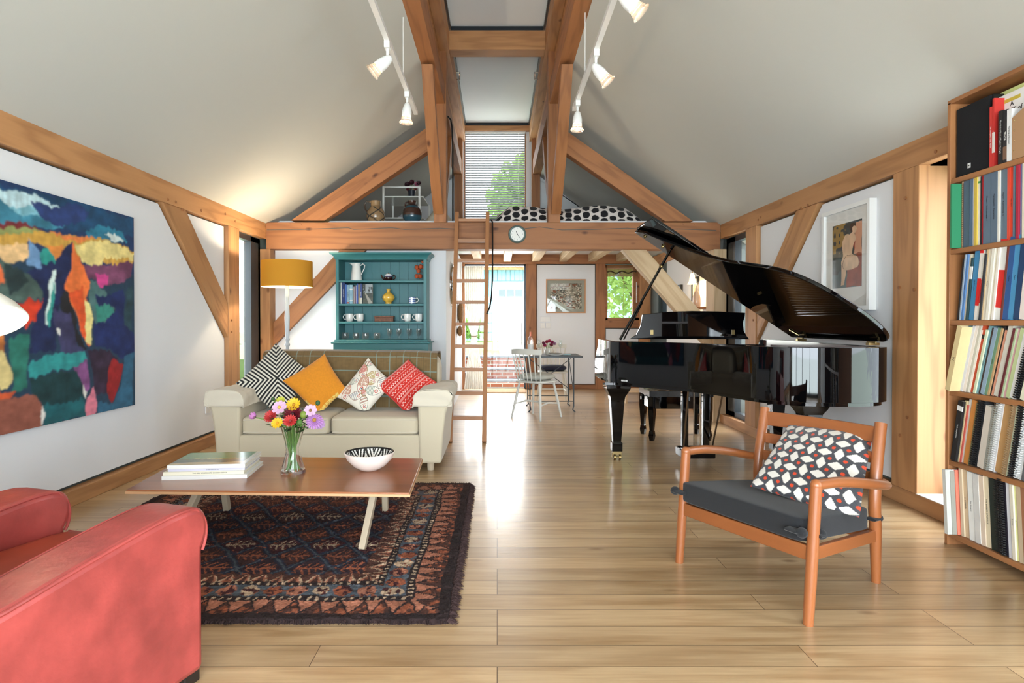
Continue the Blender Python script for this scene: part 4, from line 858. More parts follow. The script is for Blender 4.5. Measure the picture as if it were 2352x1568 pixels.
for i in range(500):
    t=random.random(); tuft(RX0+.005,RY0+(RY1-RY0)*t,-1,0); tuft(RX0+(RX1-RX0)*random.random(),RY0+.004,0,-.4); tuft(RX0+(RX1-RX0)*random.random(),RY1-.004,0,.8)
mb.build('fringe',mat('dark_wool',(58,40,38),.95),rg,smooth=0)
# ================================================================== COFFEE TABLE
TZ=.33+.016
a=atZ(290,1124,TZ); b=atZ(940,1131,TZ); c=atZ(970,1052,TZ); dd_=atZ(432,1047,TZ)
ct=thing('coffee_table','low rectangular wooden coffee table on splayed pale legs','table',((a.x+b.x)/2,(a.y+c.y)/2,0.013))
def dn(p,z): return V((p.x,p.y,z))
MB().prism([dn(a,TZ-.022),dn(b,TZ-.022),dn(c,TZ-.022),dn(dd_,TZ-.022)],(0,0,.022)).build('table_top',veneer,ct,fr=frame(a,(1,0,0)),smooth=0,bev=.002)
mb=MB(); off=.0015
lt=mat('maple_lipping',(196,150,108),.5); mb.prism([dn(a,TZ-.020)+V((-.004,-.004,0)),dn(b,TZ-.020)+V((.004,-.004,0)),dn(c,TZ-.02)+V((.004,.004,0)),dn(dd_,TZ-.02)+V((-.004,.004,0))],(0,0,.012)); mb.build('edge_lipping',lt,ct,smooth=0)
for xf,xt in ((-.675,-.64),(-1.63,-1.56)):
    for yf,yt in ((3.03,3.24),(3.67,3.44)):
        MB().beam((xf,yf,.014),(xt,yt,TZ-.03),.045,.032,up=(1,0,0)).build('leg',pale_leg,ct,fr=frame((xf,yf,.01),(xt-xf,yt-yf,.3)),smooth=0,bev=.003)
    box('cross_rail',(xt-.025,3.08,TZ-.055),(xt+.025,3.6,TZ-.022),pale_leg,ct,axis=(0,1,0))
# books on the table
def flatbook(name,label,cx,cy,w,d,h,z,rot,cov,sp=None,txt=None,pat=None):
    t=thing(name,label,'book',(cx,cy,z),'books stacked on the coffee table',rz=rot); M=wm(t)
    mb=MB(); mb.box((-w/2,-d/2,0),(w/2,d/2,.003),M); mb.box((-w/2,-d/2,h-.003),(w/2,d/2,h),M); mb.box((-w/2,-d/2,.0005),(-w/2+.003,d/2,h-.0005),M) if False else mb.box((-w/2,-d/2-.0005,.0005),(w/2,-d/2+.003,h-.0005),M)
    mb.build('cover',cov,t,fr=M,smooth=0); MB().box((-w/2+.004,-d/2+.003,.003),(w/2-.004,d/2-.004,h-.003),M).build('pages',paper,t,fr=M,smooth=0)
    if pat is not None:
        g=np.linspace(0,1,70); U_,W_=np.meshgrid(g,g); MB().grid(lambda u,v:M@V((-w/2+w*u,-d/2+d*v,h+.0006)),70,70,col=pat(U_,W_)).build('cover_picture',vcolg,t,smooth=0)
    if txt: text('spine_title',txt,min(h*.55,.014),blackm,M@Matrix.Translation((.03,-d/2-.001,h*.5))@Matrix.Rotation(PI/2,4,'X'),t,.0002)
wh=mat('white_book_cover',(228,228,224),.4); cr2=mat('cream_book_cover',(224,218,196),.5); lav=mat('lavender_book_cover',(206,204,220),.4)
def landsc(U,W):
    n=snoise(U*1.0,W*4,8,3); C=np.where((W>.45)[...,None],np.array(lin((58,128,66)))*(.6+.8*n)[...,None],np.array(lin((70,92,70)))*(.5+.9*n)[...,None]); C=np.where((W<.12+.1*n)[...,None],np.array(lin((190,170,130))),C)
    C=np.where(((W>.4)&(W<.5)&(snoise(U,W,40,4)>.5))[...,None],np.array(lin((170,150,70))),C); return np.where((U>.93)[...,None],np.array(lin((226,222,212))),C)
rz_=.10; bx_,by_=-1.515,3.265
flatbook('art_book','thick white hardback at the bottom of the coffee table stack',bx_,by_,.42,.30,.020,TZ,rz_,wh)
flatbook('art_book','cream hardback second from the bottom of the table stack',bx_-.01,by_+.01,.40,.29,.017,TZ+.020,rz_,cr2,txt='THE HILL  LANDSCAPE  GARDEN DESIGN')
flatbook('art_book','thin lavender paperback below the green landscape book',bx_+.0,by_+.015,.38,.28,.014,TZ+.037,rz_,lav,txt='a view from the hill')
flatbook('art_book','white art book with green landscape cover on top of the table stack',bx_+.0,by_+.02,.385,.30,.020,TZ+.051,rz_,wh,pat=landsc)
# vase
vc=atZ(673,1084,TZ); vx,vy=vc.x,vc.y+.0
vp=[(.064,0),(.066,.004),(.060,.025),(.046,.07),(.037,.11),(.037,.135),(.045,.18),(.060,.235),(.066,.25)]
vi=[(.0,.012),(.052,.012),(.046,.03),(.040,.07),(.032,.11),(.032,.135),(.040,.18),(.055,.235),(.0615,.25)]
vs_=MB().lathe(vp+vi[::-1],(vx,vy,TZ),40,cap=False); vs_.add([],[])
v_=vs_.build('flower_vase',glassw,smooth=1); tag(v_,'clear waisted glass vase of cut flowers on the coffee table','vase')
water=mat('water',(235,250,240),0,trans=1,ior=1.33)
# flowers
stem=mat('flower_stem',(96,140,62),.5); leafg=mat('flower_leaf',(44,74,38),.5)
FC={}
def fmat(c): 
    k='petal_%02x%02x%02x'%c; return mat(k,tuple(int(q*.88) for q in c),.6)
def flower(kind,label,px,py,Y,c,r_,cc=(210,170,40),np_=12,layers=1,cup=.25,d=None,name=None,base=None,group='flowers in the glass vase'):
    r=r_*.82; h=atY(px,py,Y); bt=base or V((vx+random.uniform(-.03,.03),vy+random.uniform(-.03,.03),TZ+.02)); nk=V((vx+(h.x-vx)*.22,vy+(h.y-vy)*.22,TZ+.24)) if base is None else base.lerp(h,.5)
    t=thing(name or kind,label,'flower',bt,group)
    path=[bt.lerp(nk,i/4) for i in range(4)]+[nk*(1-s)**2+(V((nk.x*.6+h.x*.4,nk.y*.6+h.y*.4,h.z-.02)))*2*s*(1-s)+h*s*s for s in [i/6 for i in range(7)]]
    MB().tube(path,.0028,6).build('stem',stem,t)
    dr=V(d) if d else V(((h.x-vx)*1.2,-.75,.5)); M=frame(h,dr,(0,0,1))
    mb=MB()
    for l in range(layers):
        n=np_-l; rr=r*(1-.28*l)
        for k in range(n):
            th=2*PI*k/n+l*.3; wd=rr*math.sin(PI/n)*.86; 
            def pf(u,v,th=th,rr=rr,wd=wd,l=l):
                ra=rr*(.12+.88*u); w2=wd*(.35+.65*math.sin(PI*min(1,u*.8+.1)))*(2*v-1); lift=rr*(cup+.35*l)*u*u+.08*rr*abs(2*v-1)
                return M@V((lift,ra*math.cos(th)-w2*math.sin(th),ra*math.sin(th)+w2*math.cos(th)))
            mb.grid(pf,5,4)
    mb.build('petals',fmat(c),t,smooth=1)
    MB().ball(h+M.to_3x3()@V((r*.12,0,0)),r*.24,10,6).build('flower_centre',fmat(cc),t)
    return t
Y0=vy
for a_ in [('pink_cosmos','pale pink cosmos with yellow eye, high left of the bouquet',642,936,Y0-.06,(222,178,206),.048,(220,180,60),8,1,.1),
 ('pink_cosmos','pale pink cosmos facing right above the mauve dahlia',713,943,Y0-.05,(226,184,214),.042,(150,110,60),8,1,.1),
 ('yellow_rudbeckia','golden yellow daisy at the top of the bouquet',675,930,Y0-.03,(236,186,30),.046,(190,130,20),12,1,.3),
 ('yellow_rudbeckia','yellow daisy seen from behind beside the top pink cosmos',645,923,Y0+.02,(196,196,60),.036,(150,160,50),12,1,.3),
 ('yellow_rudbeckia','golden yellow daisy low at the front left',637,972,Y0-.09,(240,190,30),.038,(230,150,20),12,1,.15),
 ('red_dahlia','coral red flower at the left of the bouquet',622,957,Y0-.06,(200,58,56),.044,(160,40,40),16,3,.2),
 ('red_dahlia','coral red flower low in the centre of the bouquet',667,967,Y0-.10,(214,62,58),.042,(150,40,40),16,3,.2),
 ('crimson_dahlia','deep crimson dahlia in the middle of the bouquet',673,952,Y0-.05,(110,14,30),.058,(60,8,16),16,3,.25),
 ('mauve_dahlia','mauve dahlia with drooping petals at the right of the bouquet',722,965,Y0-.05,(186,128,190),.056,(180,130,60),20,3,-.3),
 ('mauve_cosmos','small mauve cosmos bud far out on the left',585,958,Y0-.02,(198,128,184),.026,(150,100,120),8,1,1.0),
 ('mauve_flower','small lilac bloom behind the white pink one at lower right',735,975,Y0+.0,(214,170,222),.034,(120,80,130),10,1,.2)]:
    flower(a_[0],a_[1],a_[2],a_[3],a_[4],a_[5],a_[6],a_[7],a_[8],a_[9],a_[10])
def bud(label,px,py,Y,r,c):
    h=atY(px,py,Y); bt=V((vx+random.uniform(-.03,.03),vy+random.uniform(-.03,.03),TZ+.02)); t=thing('green_bud',label,'bud',bt,'flowers in the glass vase'); nk=V((vx,vy,TZ+.24)).lerp(h,.15)
    MB().tube([bt,nk,h],.0022,6).build('stem',stem,t); MB().ball(h,r,10,8,sz=(1,1,1.1)).build('bud_head',fmat(c),t)
bud('round green bud between the crimson and mauve dahlias',697,952,Y0-.06,.018,(130,150,60)); bud('small dark bud rising highest on the left',627,916,Y0,.011,(50,80,40)); bud('small dark bud on a thin stalk at the upper right',730,925,Y0,.013,(50,90,50)); bud('spiky green bud under the red flowers',688,970,Y0-.08,.016,(80,120,50))
lf=thing('bouquet_leaves','dark green leaves filling the bouquet around the vase mouth','leaves',(vx,vy,TZ+.2),kind='stuff')
mb=MB(); r=np.random.default_rng(2)
for i in range(70):
    th=r.random()*2*PI; rr=.03+.09*r.random(); z=TZ+.23+.10*r.random(); p=V((vx+rr*math.cos(th),vy+rr*math.sin(th)*.8,z)); d=V((math.cos(th),math.sin(th),r.uniform(-.5,.6))).normalized(); s=.02+.03*r.random(); q=V((vx,vy,TZ+.22)); b_=d.cross(V((0,0,1))).normalized()
    mb.add([p-d*s,p+b_*s*.35,p+d*s,p-b_*s*.35,p+V((0,0,.004))],[(0,1,4),(1,2,4),(2,3,4),(3,0,4)])
mb.build('leaf_blades',leafg,lf,smooth=0)
mb=MB()
for i in range(12):
    th=i*.55; mb.tube([(vx+.035*math.cos(th+3),vy+.035*math.sin(th+3),TZ+.015),(vx+.01*math.cos(th),vy+.01*math.sin(th),TZ+.12),(vx+.05*math.cos(th),vy+.05*math.sin(th),TZ+.25)],.0028,6)
mb.build('leaf_stalks',stem,lf)
# bowl
bc=atZ(849,1079,TZ); 
bp_=[(.035,0),(.045,.002),(.085,.025),(.120,.062),(.134,.092),(.136,.098),(.132,.100)]; bi=[(.128,.096),(.114,.066),(.080,.032),(.04,.016),(.0001,.013)]
bw=thing('patterned_bowl','white ceramic bowl with black and white maze pattern inside','bowl',(bc.x,bc.y,TZ))
MB().lathe(bp_,(bc.x,bc.y,TZ),48,cap=False).build('outside',mat('bowl_pinkish_white',(232,218,208),.35,coat=.2),bw,smooth=1)
nr,nt_=90,288
ii=[]; 
for k in range(nr):
    t=k/(nr-1)*(len(bi)-1); i=min(int(t),len(bi)-2); f_=t-i; ii.append((bi[i][0]*(1-f_)+bi[i+1][0]*f_,bi[i][1]*(1-f_)+bi[i+1][1]*f_))
ii=[(.132,.100)]+ii
def bcol(i,th,p):
    r_=p[0]/.132; s=(th/(2*PI)*8)%1; tri=abs(s-.5)*2; a=(r_-.35)/.65
    if r_<.32: return lin((226,222,214))
    if r_>.955: return lin((20,20,20))
    q=abs(1-a-tri); v=(q*2.6+.15)%1
    if int(th/(2*PI)*8)%2==0 and .40<q<.5 and tri<1-a: return lin((170,50,50))
    return lin((20,20,20)) if v<.5 else lin((228,224,216))
MB().lathe(ii,(bc.x,bc.y,TZ),nt_,cap=False,col=bcol).build('maze_glaze',vcolg,bw,smooth=1)
# ================================================================== RED ARMCHAIR
redl=mat('red_leather',(162,68,63),.36,coat=.12,var=.26,vscale=8,bump=.12,bscale=40); redo=mat('red_orange_leather',(146,60,40),.4,var=.15,vscale=6)
ra=thing('red_leather_armchair','red leather club armchair in the left foreground','armchair',(-1.3,1.6,0)); 
ang=math.radians(18); r_=V((math.cos(ang),-math.sin(ang),0)); f_=V((math.sin(ang),math.cos(ang),0)); A0=V((-.935,1.955,0))
def RC(x,y,z): return A0-r_*x-f_*y+V((0,0,z))   # x: inward from the near outer side, y: back from the front
def rarm(x0,x1,par):
    # side outline (y,z): front edge, rolled top, sloping back
    out=[(.012,.04),(.012,.43),(-.006,.46),(-.012,.50),(-.004,.538),(.02,.562),(.07,.572),(.16,.567),(.35,.538),(.60,.492),(.95,.45),(.95,.04)]
    out=smooth_path(out[1:-2],1); out=[(.012,.04)]+out+[(.95,.45),(.95,.04)]
    mb=MB().prism([RC(x0,a,b) for a,b in out],RC(x1,0,0)-RC(x0,0,0)); o=mb.build('arm',redl,par,bev=.022,seg=4,smooth=.9)
    for x in (x0-.001,x1+.001):
        MB().tube([RC(x+(.008 if x<x0 else -.008),a+(.27-a)*.022,b-.006-(.01 if a<.02 else 0)) for a,b in out[2:-1]],.0055,8).build('piping',redl,o)
    return o
rarm(0,.185,ra); rarm(.60,.785,ra)
def rb(x0,x1,y0,y1,z0,z1,n_,m,e=.2):
    mb=MB().rbox((x0,y0,z0),(x1,y1,z1),e,18); mb.v=[RC(*p) for p in mb.v]; return mb.build(n_,m,ra,smooth=1.2)
rb(.15,.64,.02,.95,.07,.32,'seat_base',redl,.1); s_=rb(.19,.595,.0,.80,.29,.435,'seat_cushion',redo,.2)
rb(.02,.765,.75,1.0,.06,.80,'backrest',redl,.2)
MB().tube([RC(.2,.015,.42),RC(.585,.015,.42)],.006,8).build('piping',redl,s_)
for x in (.05,.735):
    for y in (.03,.92): 
        P=[RC(x-.03,y-.02,0.0),RC(x+.03,y-.02,0.0),RC(x+.03,y+.04,0),RC(x-.03,y+.04,0)]; MB().prism(P,(0,0,.045)).build('foot',mat('dark_walnut',(40,32,28),.4),ra,smooth=0,bev=.004)
pillow('blue_cushion','pale blue grey cushion at the back of the red armchair seat','cushion',[RC(.52,.46,.44),RC(.24,.52,.44),RC(.26,.66,.72),RC(.54,.62,.72)],.05,mat('pale_blue_cloth',(150,165,178),.8,bump=.2,bscale=200),None,24,nrm=(f_.x,f_.y,.4),backmat=mat('pale_blue_cloth'))
# reading lamp reaching in from the left
rl=thing('reading_lamp','white dome shaded floor reading lamp at the left edge of the view','lamp',(-2.2,1.85,0))
M=frame(atY(-40,722,2.05),(-.42,.22,.87),(0,1,0))
sp=[(.03,.075),(.04,.07),(.068,.05),(.096,.012),(.116,-.03),(.118,-.036)]
def lz(prof,M,m,n_,par,ins=False):
    mb=MB(); R_=M@Matrix.Rotation(PI/2,4,'Y'); pr=[(a,b) for a,b in prof]; mb.lathe(pr,(0,0,0),40,M=R_,cap=False); o=mb.build(n_,m,par,smooth=1.2); s=o.modifiers.new('s','SOLIDIFY'); s.thickness=.003; return o
lz(sp,M,mat('lamp_shade_cream',(228,224,212),.5),'lamp_shade',rl)
MB().ball(M@V((.01,0,0)),.03,14,10).build('bulb',mat('lit_bulb',(255,240,215),emit=(255,236,205),es=2),rl)
MB().tube([(-2.2,1.85,.02),(-2.2,1.85,1.3),(-2.1,1.9,1.42),M@V((.10,0,0))],.011,10).build('pole',whitem,rl); MB().cyl((-2.2,1.85,0),(-2.2,1.85,.025),.13,n=30).build('base',whitem,rl)
point('reading_bulb',M@V((-.02,0,0)),1.5)
# ================================================================== PAINTING ON THE LEFT WALL
PXL=-2.66
def wp_(cx,cy,k=2.4125): # point of the photograph crop -> (Y,z) on the painting plane
    p=atX(cx/k,400+cy/k,PXL); return (p.y,p.z)
pt=atX(307,492,PXL); pb_=atX(309,936,PXL); PY0,PY1,PZ0,PZ1=2.35,pt.y,.545,1.915
nu,nv=330,300
U,W=np.meshgrid(np.linspace(0,1,nu),np.linspace(0,1,nv)); Yp=PY0+(PY1-PY0)*U; Zp=PZ0+(PZ1-PZ0)*W
wy=Yp+.06*(snoise(Yp,Zp,6,1)-.5)+.014*(snoise(Yp,Zp*.5,50,2)-.5); wz=Zp+.06*(snoise(Yp,Zp,6,3)-.5)+.03*(snoise(Yp,Zp*.4,45,4)-.5)
C=np.ones(U.shape+(3,))*K((34,62,84)); C=np.where((Zp>1.5)[...,None],K((30,56,96)),C)
def stroke(c,pts,str_=.38,ang=(6,30),raw=False):
    global C
    P=[wp_(*p) for p in pts] if not raw else pts
    m=inpoly(wy,wz,P); s=snoise(Yp,Zp*1.0,1,5); n=snoise(Yp*ang[0]*1.6,Zp*ang[1]*.5,1.3,int(abs(P[0][0])*1000)%97); C=np.where(m[...,None],K(c)*(1-str_+2*str_*n)[...,None],C)
for c,pts,*o in [
 ((28,74,110),[(-900,60),(0,60),(300,110),(740,240),(740,330),(0,300),(-900,300)]),
 ((62,132,156),[(-700,150),(40,110),(240,180),(420,250),(300,330),(40,290),(-700,260)]),
 ((190,220,226),[(-100,90),(60,80),(220,125),(330,170),(290,215),(180,190),(60,180),(20,140)],.2,(30,6)),
 ((130,190,205),[(60,180),(300,200),(420,230),(300,260),(120,240)],.3,(30,6)),
 ((40,60,110),[(180,160),(420,170),(500,215),(470,260),(330,300),(230,250)]),
 ((44,122,150),[(480,330),(560,280),(660,300),(700,370),(620,400),(500,370)]),
 ((215,228,224),[(590,345),(630,325),(680,370),(640,385)],.15),
 ((112,38,44),[(-900,250),(0,270),(150,290),(250,340),(120,340),(0,305),(-900,300)]),
 ((140,150,90),[(-900,310),(0,300),(180,320),(270,360),(100,350),(-900,350)]),
 ((206,160,72),[(-900,350),(0,330),(200,350),(400,340),(560,370),(740,420),(740,500),(400,480),(200,400),(0,380),(-900,400)],.2,(30,6)),
 ((226,130,70),[(280,340),(420,345),(560,370),(430,385)],.15,(30,6)),
 ((236,196,140),[(-200,400),(0,380),(150,385),(165,470),(60,480),(0,450),(-200,470)],.15),
 ((232,214,140),[(400,395),(600,385),(740,430),(740,465),(580,470),(540,520),(450,500),(420,440)],.15),
 ((108,146,186),[(140,470),(170,385),(215,430),(220,540),(140,500)]),
 ((42,140,130),[(215,440),(280,430),(310,500),(230,530)]),
 ((238,150,70),[(270,410),(350,410),(350,490),(310,505),(280,450)],.2),
 ((120,70,100),[(450,520),(740,480),(740,560),(660,600),(560,610),(480,580)]),
 ((202,70,140),[(520,560),(590,550),(600,600),(550,630)],.2),
 ((74,96,90),[(0,460),(60,480),(170,560),(235,640),(230,700),(-900,700),(-900,480)]),
 ((40,58,60),[(30,480),(120,510),(150,600),(60,640)],.2),
 ((222,110,64),[(-300,470),(0,480),(40,580),(0,610),(-300,600)]),
 ((28,40,80),[(140,540),(300,500),(390,380),(395,480),(380,620),(330,760),(300,1000),(150,1010),(180,850),(240,700)]),
 ((214,236,230),[(285,545),(302,540),(300,690),(285,860),(262,830),(265,640)],.1),
 ((52,160,150),[(290,600),(300,700),(290,860),(275,870),(278,700)],.2),
 ((206,60,34),[(-300,760),(40,720),(160,700),(235,715),(210,790),(140,850),(150,800),(60,800),(-300,820)]),
 ((236,120,60),[(390,385),(450,520),(500,600),(515,640),(490,700),(500,760),(490,950),(440,870),(400,720),(360,620),(395,540)],.2,(10,12)),
 ((228,90,44),[(395,660),(470,640),(480,740),(470,850),(500,950),(450,890)],.15),
 ((240,226,150),[(480,720),(510,740),(520,830),(500,945),(470,920)],.1),
 ((34,34,38),[(370,640),(395,660),(420,860),(480,960),(470,990),(400,870),(340,760),(330,700)],.3),
 ((74,110,110),[(505,600),(600,640),(640,740),(600,830),(530,850),(510,740)],.2),
 ((56,136,122),[(540,740),(620,710),(640,760),(600,820),(545,850)],.2),
 ((26,42,92),[(540,690),(620,660),(670,650),(700,820),(740,870),(740,990),(700,1030),(640,990),(520,960),(520,850),(600,830),(650,740),(600,710),(560,750)]),
 ((40,70,80),[(690,660),(740,620),(740,860),(700,820)]),
 ((60,60,96),[(300,760),(380,780),(430,930),(480,980),(330,1000)]),
 ((46,146,146),[(155,1055),(300,1010),(470,975),(480,1040),(380,1090),(170,1115)],.2,(30,8)),
 ((20,56,60),[(170,1120),(440,1100),(460,1230),(360,1250),(240,1270),(180,1200)]),
 ((40,110,96),[(60,900),(160,880),(150,1010),(150,1180),(60,1200)]),
 ((226,206,140),[(-100,1000),(30,960),(60,1080),(30,1170),(-100,1190)],.2),
 ((200,120,60),[(-200,900),(30,900),(30,970),(-200,1000)]),
 ((52,38,60),[(480,970),(600,990),(660,1030),(600,1180),(530,1240),(510,1120)]),
 ((128,78,128),[(400,1080),(480,1030),(500,1200),(470,1220)]),
 ((150,32,36),[(620,1030),(685,1050),(660,1180),(610,1275),(580,1200),(600,1100)],.25),
 ((222,130,150),[(460,1290),(520,1200),(530,1270),(510,1340),(470,1350)],.15),
 ((48,100,130),[(740,960),(740,1290),(530,1330),(540,1260),(620,1270),(670,1180),(690,1010)],.25),
 ((26,96,104),[(240,1260),(460,1230),(470,1350),(250,1400)]),
 ((206,90,50),[(-900,1190),(20,1200),(90,1200),(60,1260),(-900,1260)],.2),
 ((146,86,70),[(-900,1250),(60,1250),(200,1210),(245,1300),(245,1400),(0,1470),(-900,1500)],.15),
 ((236,236,228),[(230,1260),(245,1300),(245,1400),(232,1330)],.05),((236,236,228),[(455,1180),(480,1220),(470,1250),(455,1215)],.05),((236,236,228),[(318,870),(338,860),(335,900),(320,900)],.05)]:
    stroke(c,pts,*o)
C=C*(.85+.3*snoise(Yp*3,Zp*3,14,40))[...,None]; C=C*(.92+.16*snoise(Yp,Zp*5,30,41))[...,None]
for _ in range(2): C[1:-1,1:-1]=(C[1:-1,1:-1]*2+C[:-2,1:-1]+C[2:,1:-1]+C[1:-1,:-2]+C[1:-1,2:])/6
pa=thing('abstract_painting','large unframed abstract painting in blue, orange and teal on the left wall','painting',(PXL,(PY0+PY1)/2,PZ0))
MB().grid(lambda u,v:V((PXL,PY0+(PY1-PY0)*u,PZ0+(PZ1-PZ0)*v)),nu,nv,col=np.clip(C*1.0,0,1),flip=False).build('painted_canvas',mat('oil_paint',rough=.75,attr=True,bump=.25,bscale=60,bdist=.004),pa,smooth=1)
box('stretcher',(-2.689,PY0,PZ0),(PXL-.001,PY1,PZ1),mat('raw_canvas_edge',(60,60,66),.9),pa)
# ================================================================== PICTURES
def picture(name,label,org,ux,uz,w,h,frm,fw,mt_,mw,artf,res=(120,90),dep=.03,glass=False):
    n=V(ux).cross(V(uz)).normalized(); t=thing(name,label,'picture',org); M=Matrix(((ux[0],n[0],uz[0],org[0]),(ux[1],n[1],uz[1],org[1]),(ux[2],n[2],uz[2],org[2]),(0,0,0,1)))
    mb=MB(); 
    for a,b in (((0,0,0),(fw,dep,h)),((w-fw,0,0),(w,dep,h)),((fw,0,0),(w-fw,dep,fw)),((fw,0,h-fw),(w-fw,dep,h))): mb.box(a,b,M)
    mb.build('frame',frm,t,smooth=0); d0=dep*.55
    MB().box((fw,0,fw),(w-fw,d0,h-fw),M).build('mount',mt_,t,smooth=0)
    U_,W_=np.meshgrid(np.linspace(0,1,res[0]),np.linspace(0,1,res[1])); x0,x1,z0,z1=fw+mw[0],w-fw-mw[1],fw+mw[2],h-fw-mw[3]
    MB().grid(lambda u,v:M@V((x0+(x1-x0)*u,d0+.001,z0+(z1-z0)*v)),res[0],res[1],col=np.clip(artf(U_,W_),0,1),flip=False).build('print',vcol,t,smooth=0)
    if glass: MB().box((fw,dep*.8,fw),(w-fw,dep*.85,h-fw),M).build('glazing',pane,t,smooth=0)
    return t
def figure(U,W):
    C=np.ones(U.shape+(3,))*K((52,66,66)); n=snoise(U,W*1.4,12,3); C=C*(.6+.8*n)[...,None]
    C=np.where(((U<.45)&(W>.55)&(n>.5))[...,None],K((150,120,60)),C); C=np.where((W<.18+.1*n)[...,None],K((70,90,96)),C)
    x=U+.03*(snoise(U,W,10,4)-.5); y=W+.03*(snoise(U,W,10,5)-.5)
    C=np.where(inpoly(x,y,[(.62,.72),(1,.8),(1,.0),(.5,.0),(.55,.35),(.9,.4)])[...,None],K((150,66,48))*(.7+.5*n)[...,None],C); C=np.where(inpoly(x,y,[(.75,.5),(1,.5),(1,.98),(.8,.95)])[...,None],K((206,150,120)),C)
    sk=K((222,186,152))*(.85+.25*snoise(U,W,14,7))[...,None]
    body=[(.44,.80),(.58,.82),(.74,.84),(.80,.74),(.70,.62),(.66,.52),(.86,.46),(.94,.36),(.84,.28),(.66,.26),(.50,.26),(.46,.14),(.42,.04),(.30,.03),(.34,.16),(.32,.30),(.30,.40),(.38,.50),(.34,.60),(.36,.72)]
    C=np.where(inpoly(x,y,body)[...,None],sk,C); C=np.where((((x-.70)/.11)**2+((y-.90)/.065)**2<1)[...,None],K((52,38,32)),C); C=np.where((((x-.76)/.07)**2+((y-.86)/.05)**2<1)[...,None],sk,C)
    C=np.where((np.abs(((x-.64)/.28)**2+((y-.37)/.13)**2-1)<.05)[...,None]&(y>.3)[...,None],K((90,60,50)),C); return C
a=atX(1893,490,2.57); b=atX(2004,455,2.57); zt_=(a.z+b.z)/2; zb_=atX(2004,711,2.57).z
picture('framed_print','white framed print of a seated pale figure on the wall behind the piano lid',(2.60,a.y,zb_),(0,-1,0),(0,0,1),a.y-b.y,zt_-zb_,whitem,.03,mat('picture_mount',(232,230,224),.9),(.09,.09,.14,.09),figure,(110,160),.05,True)
def interior(U,W):
    n=snoise(U,W*.7,14,11); m=snoise(U,W,30,12); C=np.where((n>.5)[...,None],K((150,146,130)),K((112,112,100))); C=np.where((m>.68)[...,None],K((206,200,184)),C); C=np.where((m<.22)[...,None],K((64,60,54)),C); C=np.where((snoise(U,W,18,13)>.75)[...,None],K((130,80,54)),C)
    C=np.where(((W<.4)&(np.abs(U*.7-.35+W)<.12))[...,None],K((176,184,170)),C); return np.where(((W>.72)&(U<.6)&((W*20)%1<.5))[...,None],K((216,220,218)),C)
a=atY(1345,719,YE); b=atY(1254,641,YE)
picture('framed_watercolour','oak framed muted interior watercolour on the back wall above the dining table',(b.x,YE+.009,a.z),(1,0,0),(0,0,1),a.x-b.x,b.z-a.z,mat('light_oak_frame',(186,138,96),.5),.022,mat('grey_green_mount',(158,160,146),.9),(.05,.05,.05,.05),interior,(110,90),.03,True)
# switch plates
sw=mat('switch_white',(225,224,220),.4)
for (x0,x1,y0,y1,lb) in ((1241,1264,727,738,'triple white switch plate above the two sockets under the watercolour'),(1241,1252,741,753,'left white socket plate under the triple switch'),(1254,1265,741,753,'right white socket plate under the triple switch')):
    a=atY(x0,y0,YE); b=atY(x1,y1,YE); t=thing('switch_plate',lb,'switch',((a.x+b.x)/2,YE+.009,b.z)); box('plate',(a.x,YE-.004,b.z),(b.x,YE+.0095,a.z),sw,t,bev=.002)
    n_=3 if x1-x0>15 else 1
    for i in range(n_): c=a.x+(b.x-a.x)*(i+.5)/n_; box('rocker',(c-.008,YE-.008,(a.z+b.z)/2-.016),(c+.008,YE-.003,(a.z+b.z)/2+.016),sw,t)
a=atX(476,938,-2.69); t=thing('switch_plate','white socket plate on the left wall beside the sofa arm','switch',(-2.69,a.y,a.z)); box('plate',(-2.69,a.y-.04,a.z-.04),(-2.68,a.y+.04,a.z+.04),sw,t)
# ================================================================== DRESSER
dr=thing('teal_dresser','teal painted dresser with open plate rack shelves behind the sofa','dresser',(-1.3,6.9,0)); DY=6.78
def dx(x,Y=DY): return atY(x,0,Y).x
def dz(y,Y=DY): return atY(1142,y,Y).z
x0,x1=dx(769),dx(979); zt=dz(590); z_l=dz(785,6.62)
sh=[dz(y) for y in (645,699,740)]; zb=dz(780)
box('side_panel',(x0,DY,zb),(x0+.035,7.07,zt),teal,dr,bev=.003); box('side_panel',(x1-.035,DY,zb),(x1,7.07,zt),teal,dr,bev=.003)
mb=MB(); n_=9
for i in range(n_): 
    a_=x0+.03+(x1-x0-.06)*i/n_; mb.box((a_+.0015,7.06,zb),(a_+(x1-x0-.06)/n_-.0015,7.07,zt))
mb.box((x0+.03,7.07,zb),(x1-.03,7.085,zt)); mb.build('back_boards',teal,dr,smooth=0)
for z in sh: box('shelf',(x0+.03,DY+.005,z-.014),(x1-.03,7.06,z+.008),teal,dr,bev=.003)
box('shelf',(x0-.015,DY-.01,zb-.03),(x1+.015,7.085,zb),teal,dr,bev=.006)
cp=[(0,0),(.006,.012),(.012,.03),(.03,.05),(.05,.06),(.055,.075),(0,.075)]
mb=MB()
def ring_(prof,x0,x1,y0,y1,zb_):
    vs=[];m=len(prof)
    for (o,z) in prof: vs+=[(x0-o,y0-o,zb_+z),(x1+o,y0-o,zb_+z),(x1+o,y1,zb_+z),(x0-o,y1,zb_+z)]
    fs=[]
    for i in range(m-1):
        for k in range(4): fs.append((i*4+k,i*4+(k+1)%4,(i+1)*4+(k+1)%4,(i+1)*4+k))
    fs.append((0,3,2,1)); fs.append(tuple(range((m-1)*4,m*4))); return vs,fs
mb.add(*ring_(cp,x0-.003,x1+.003,DY-.003,7.085,zt-.03)); mb.build('cornice',teal,dr,smooth=.5)
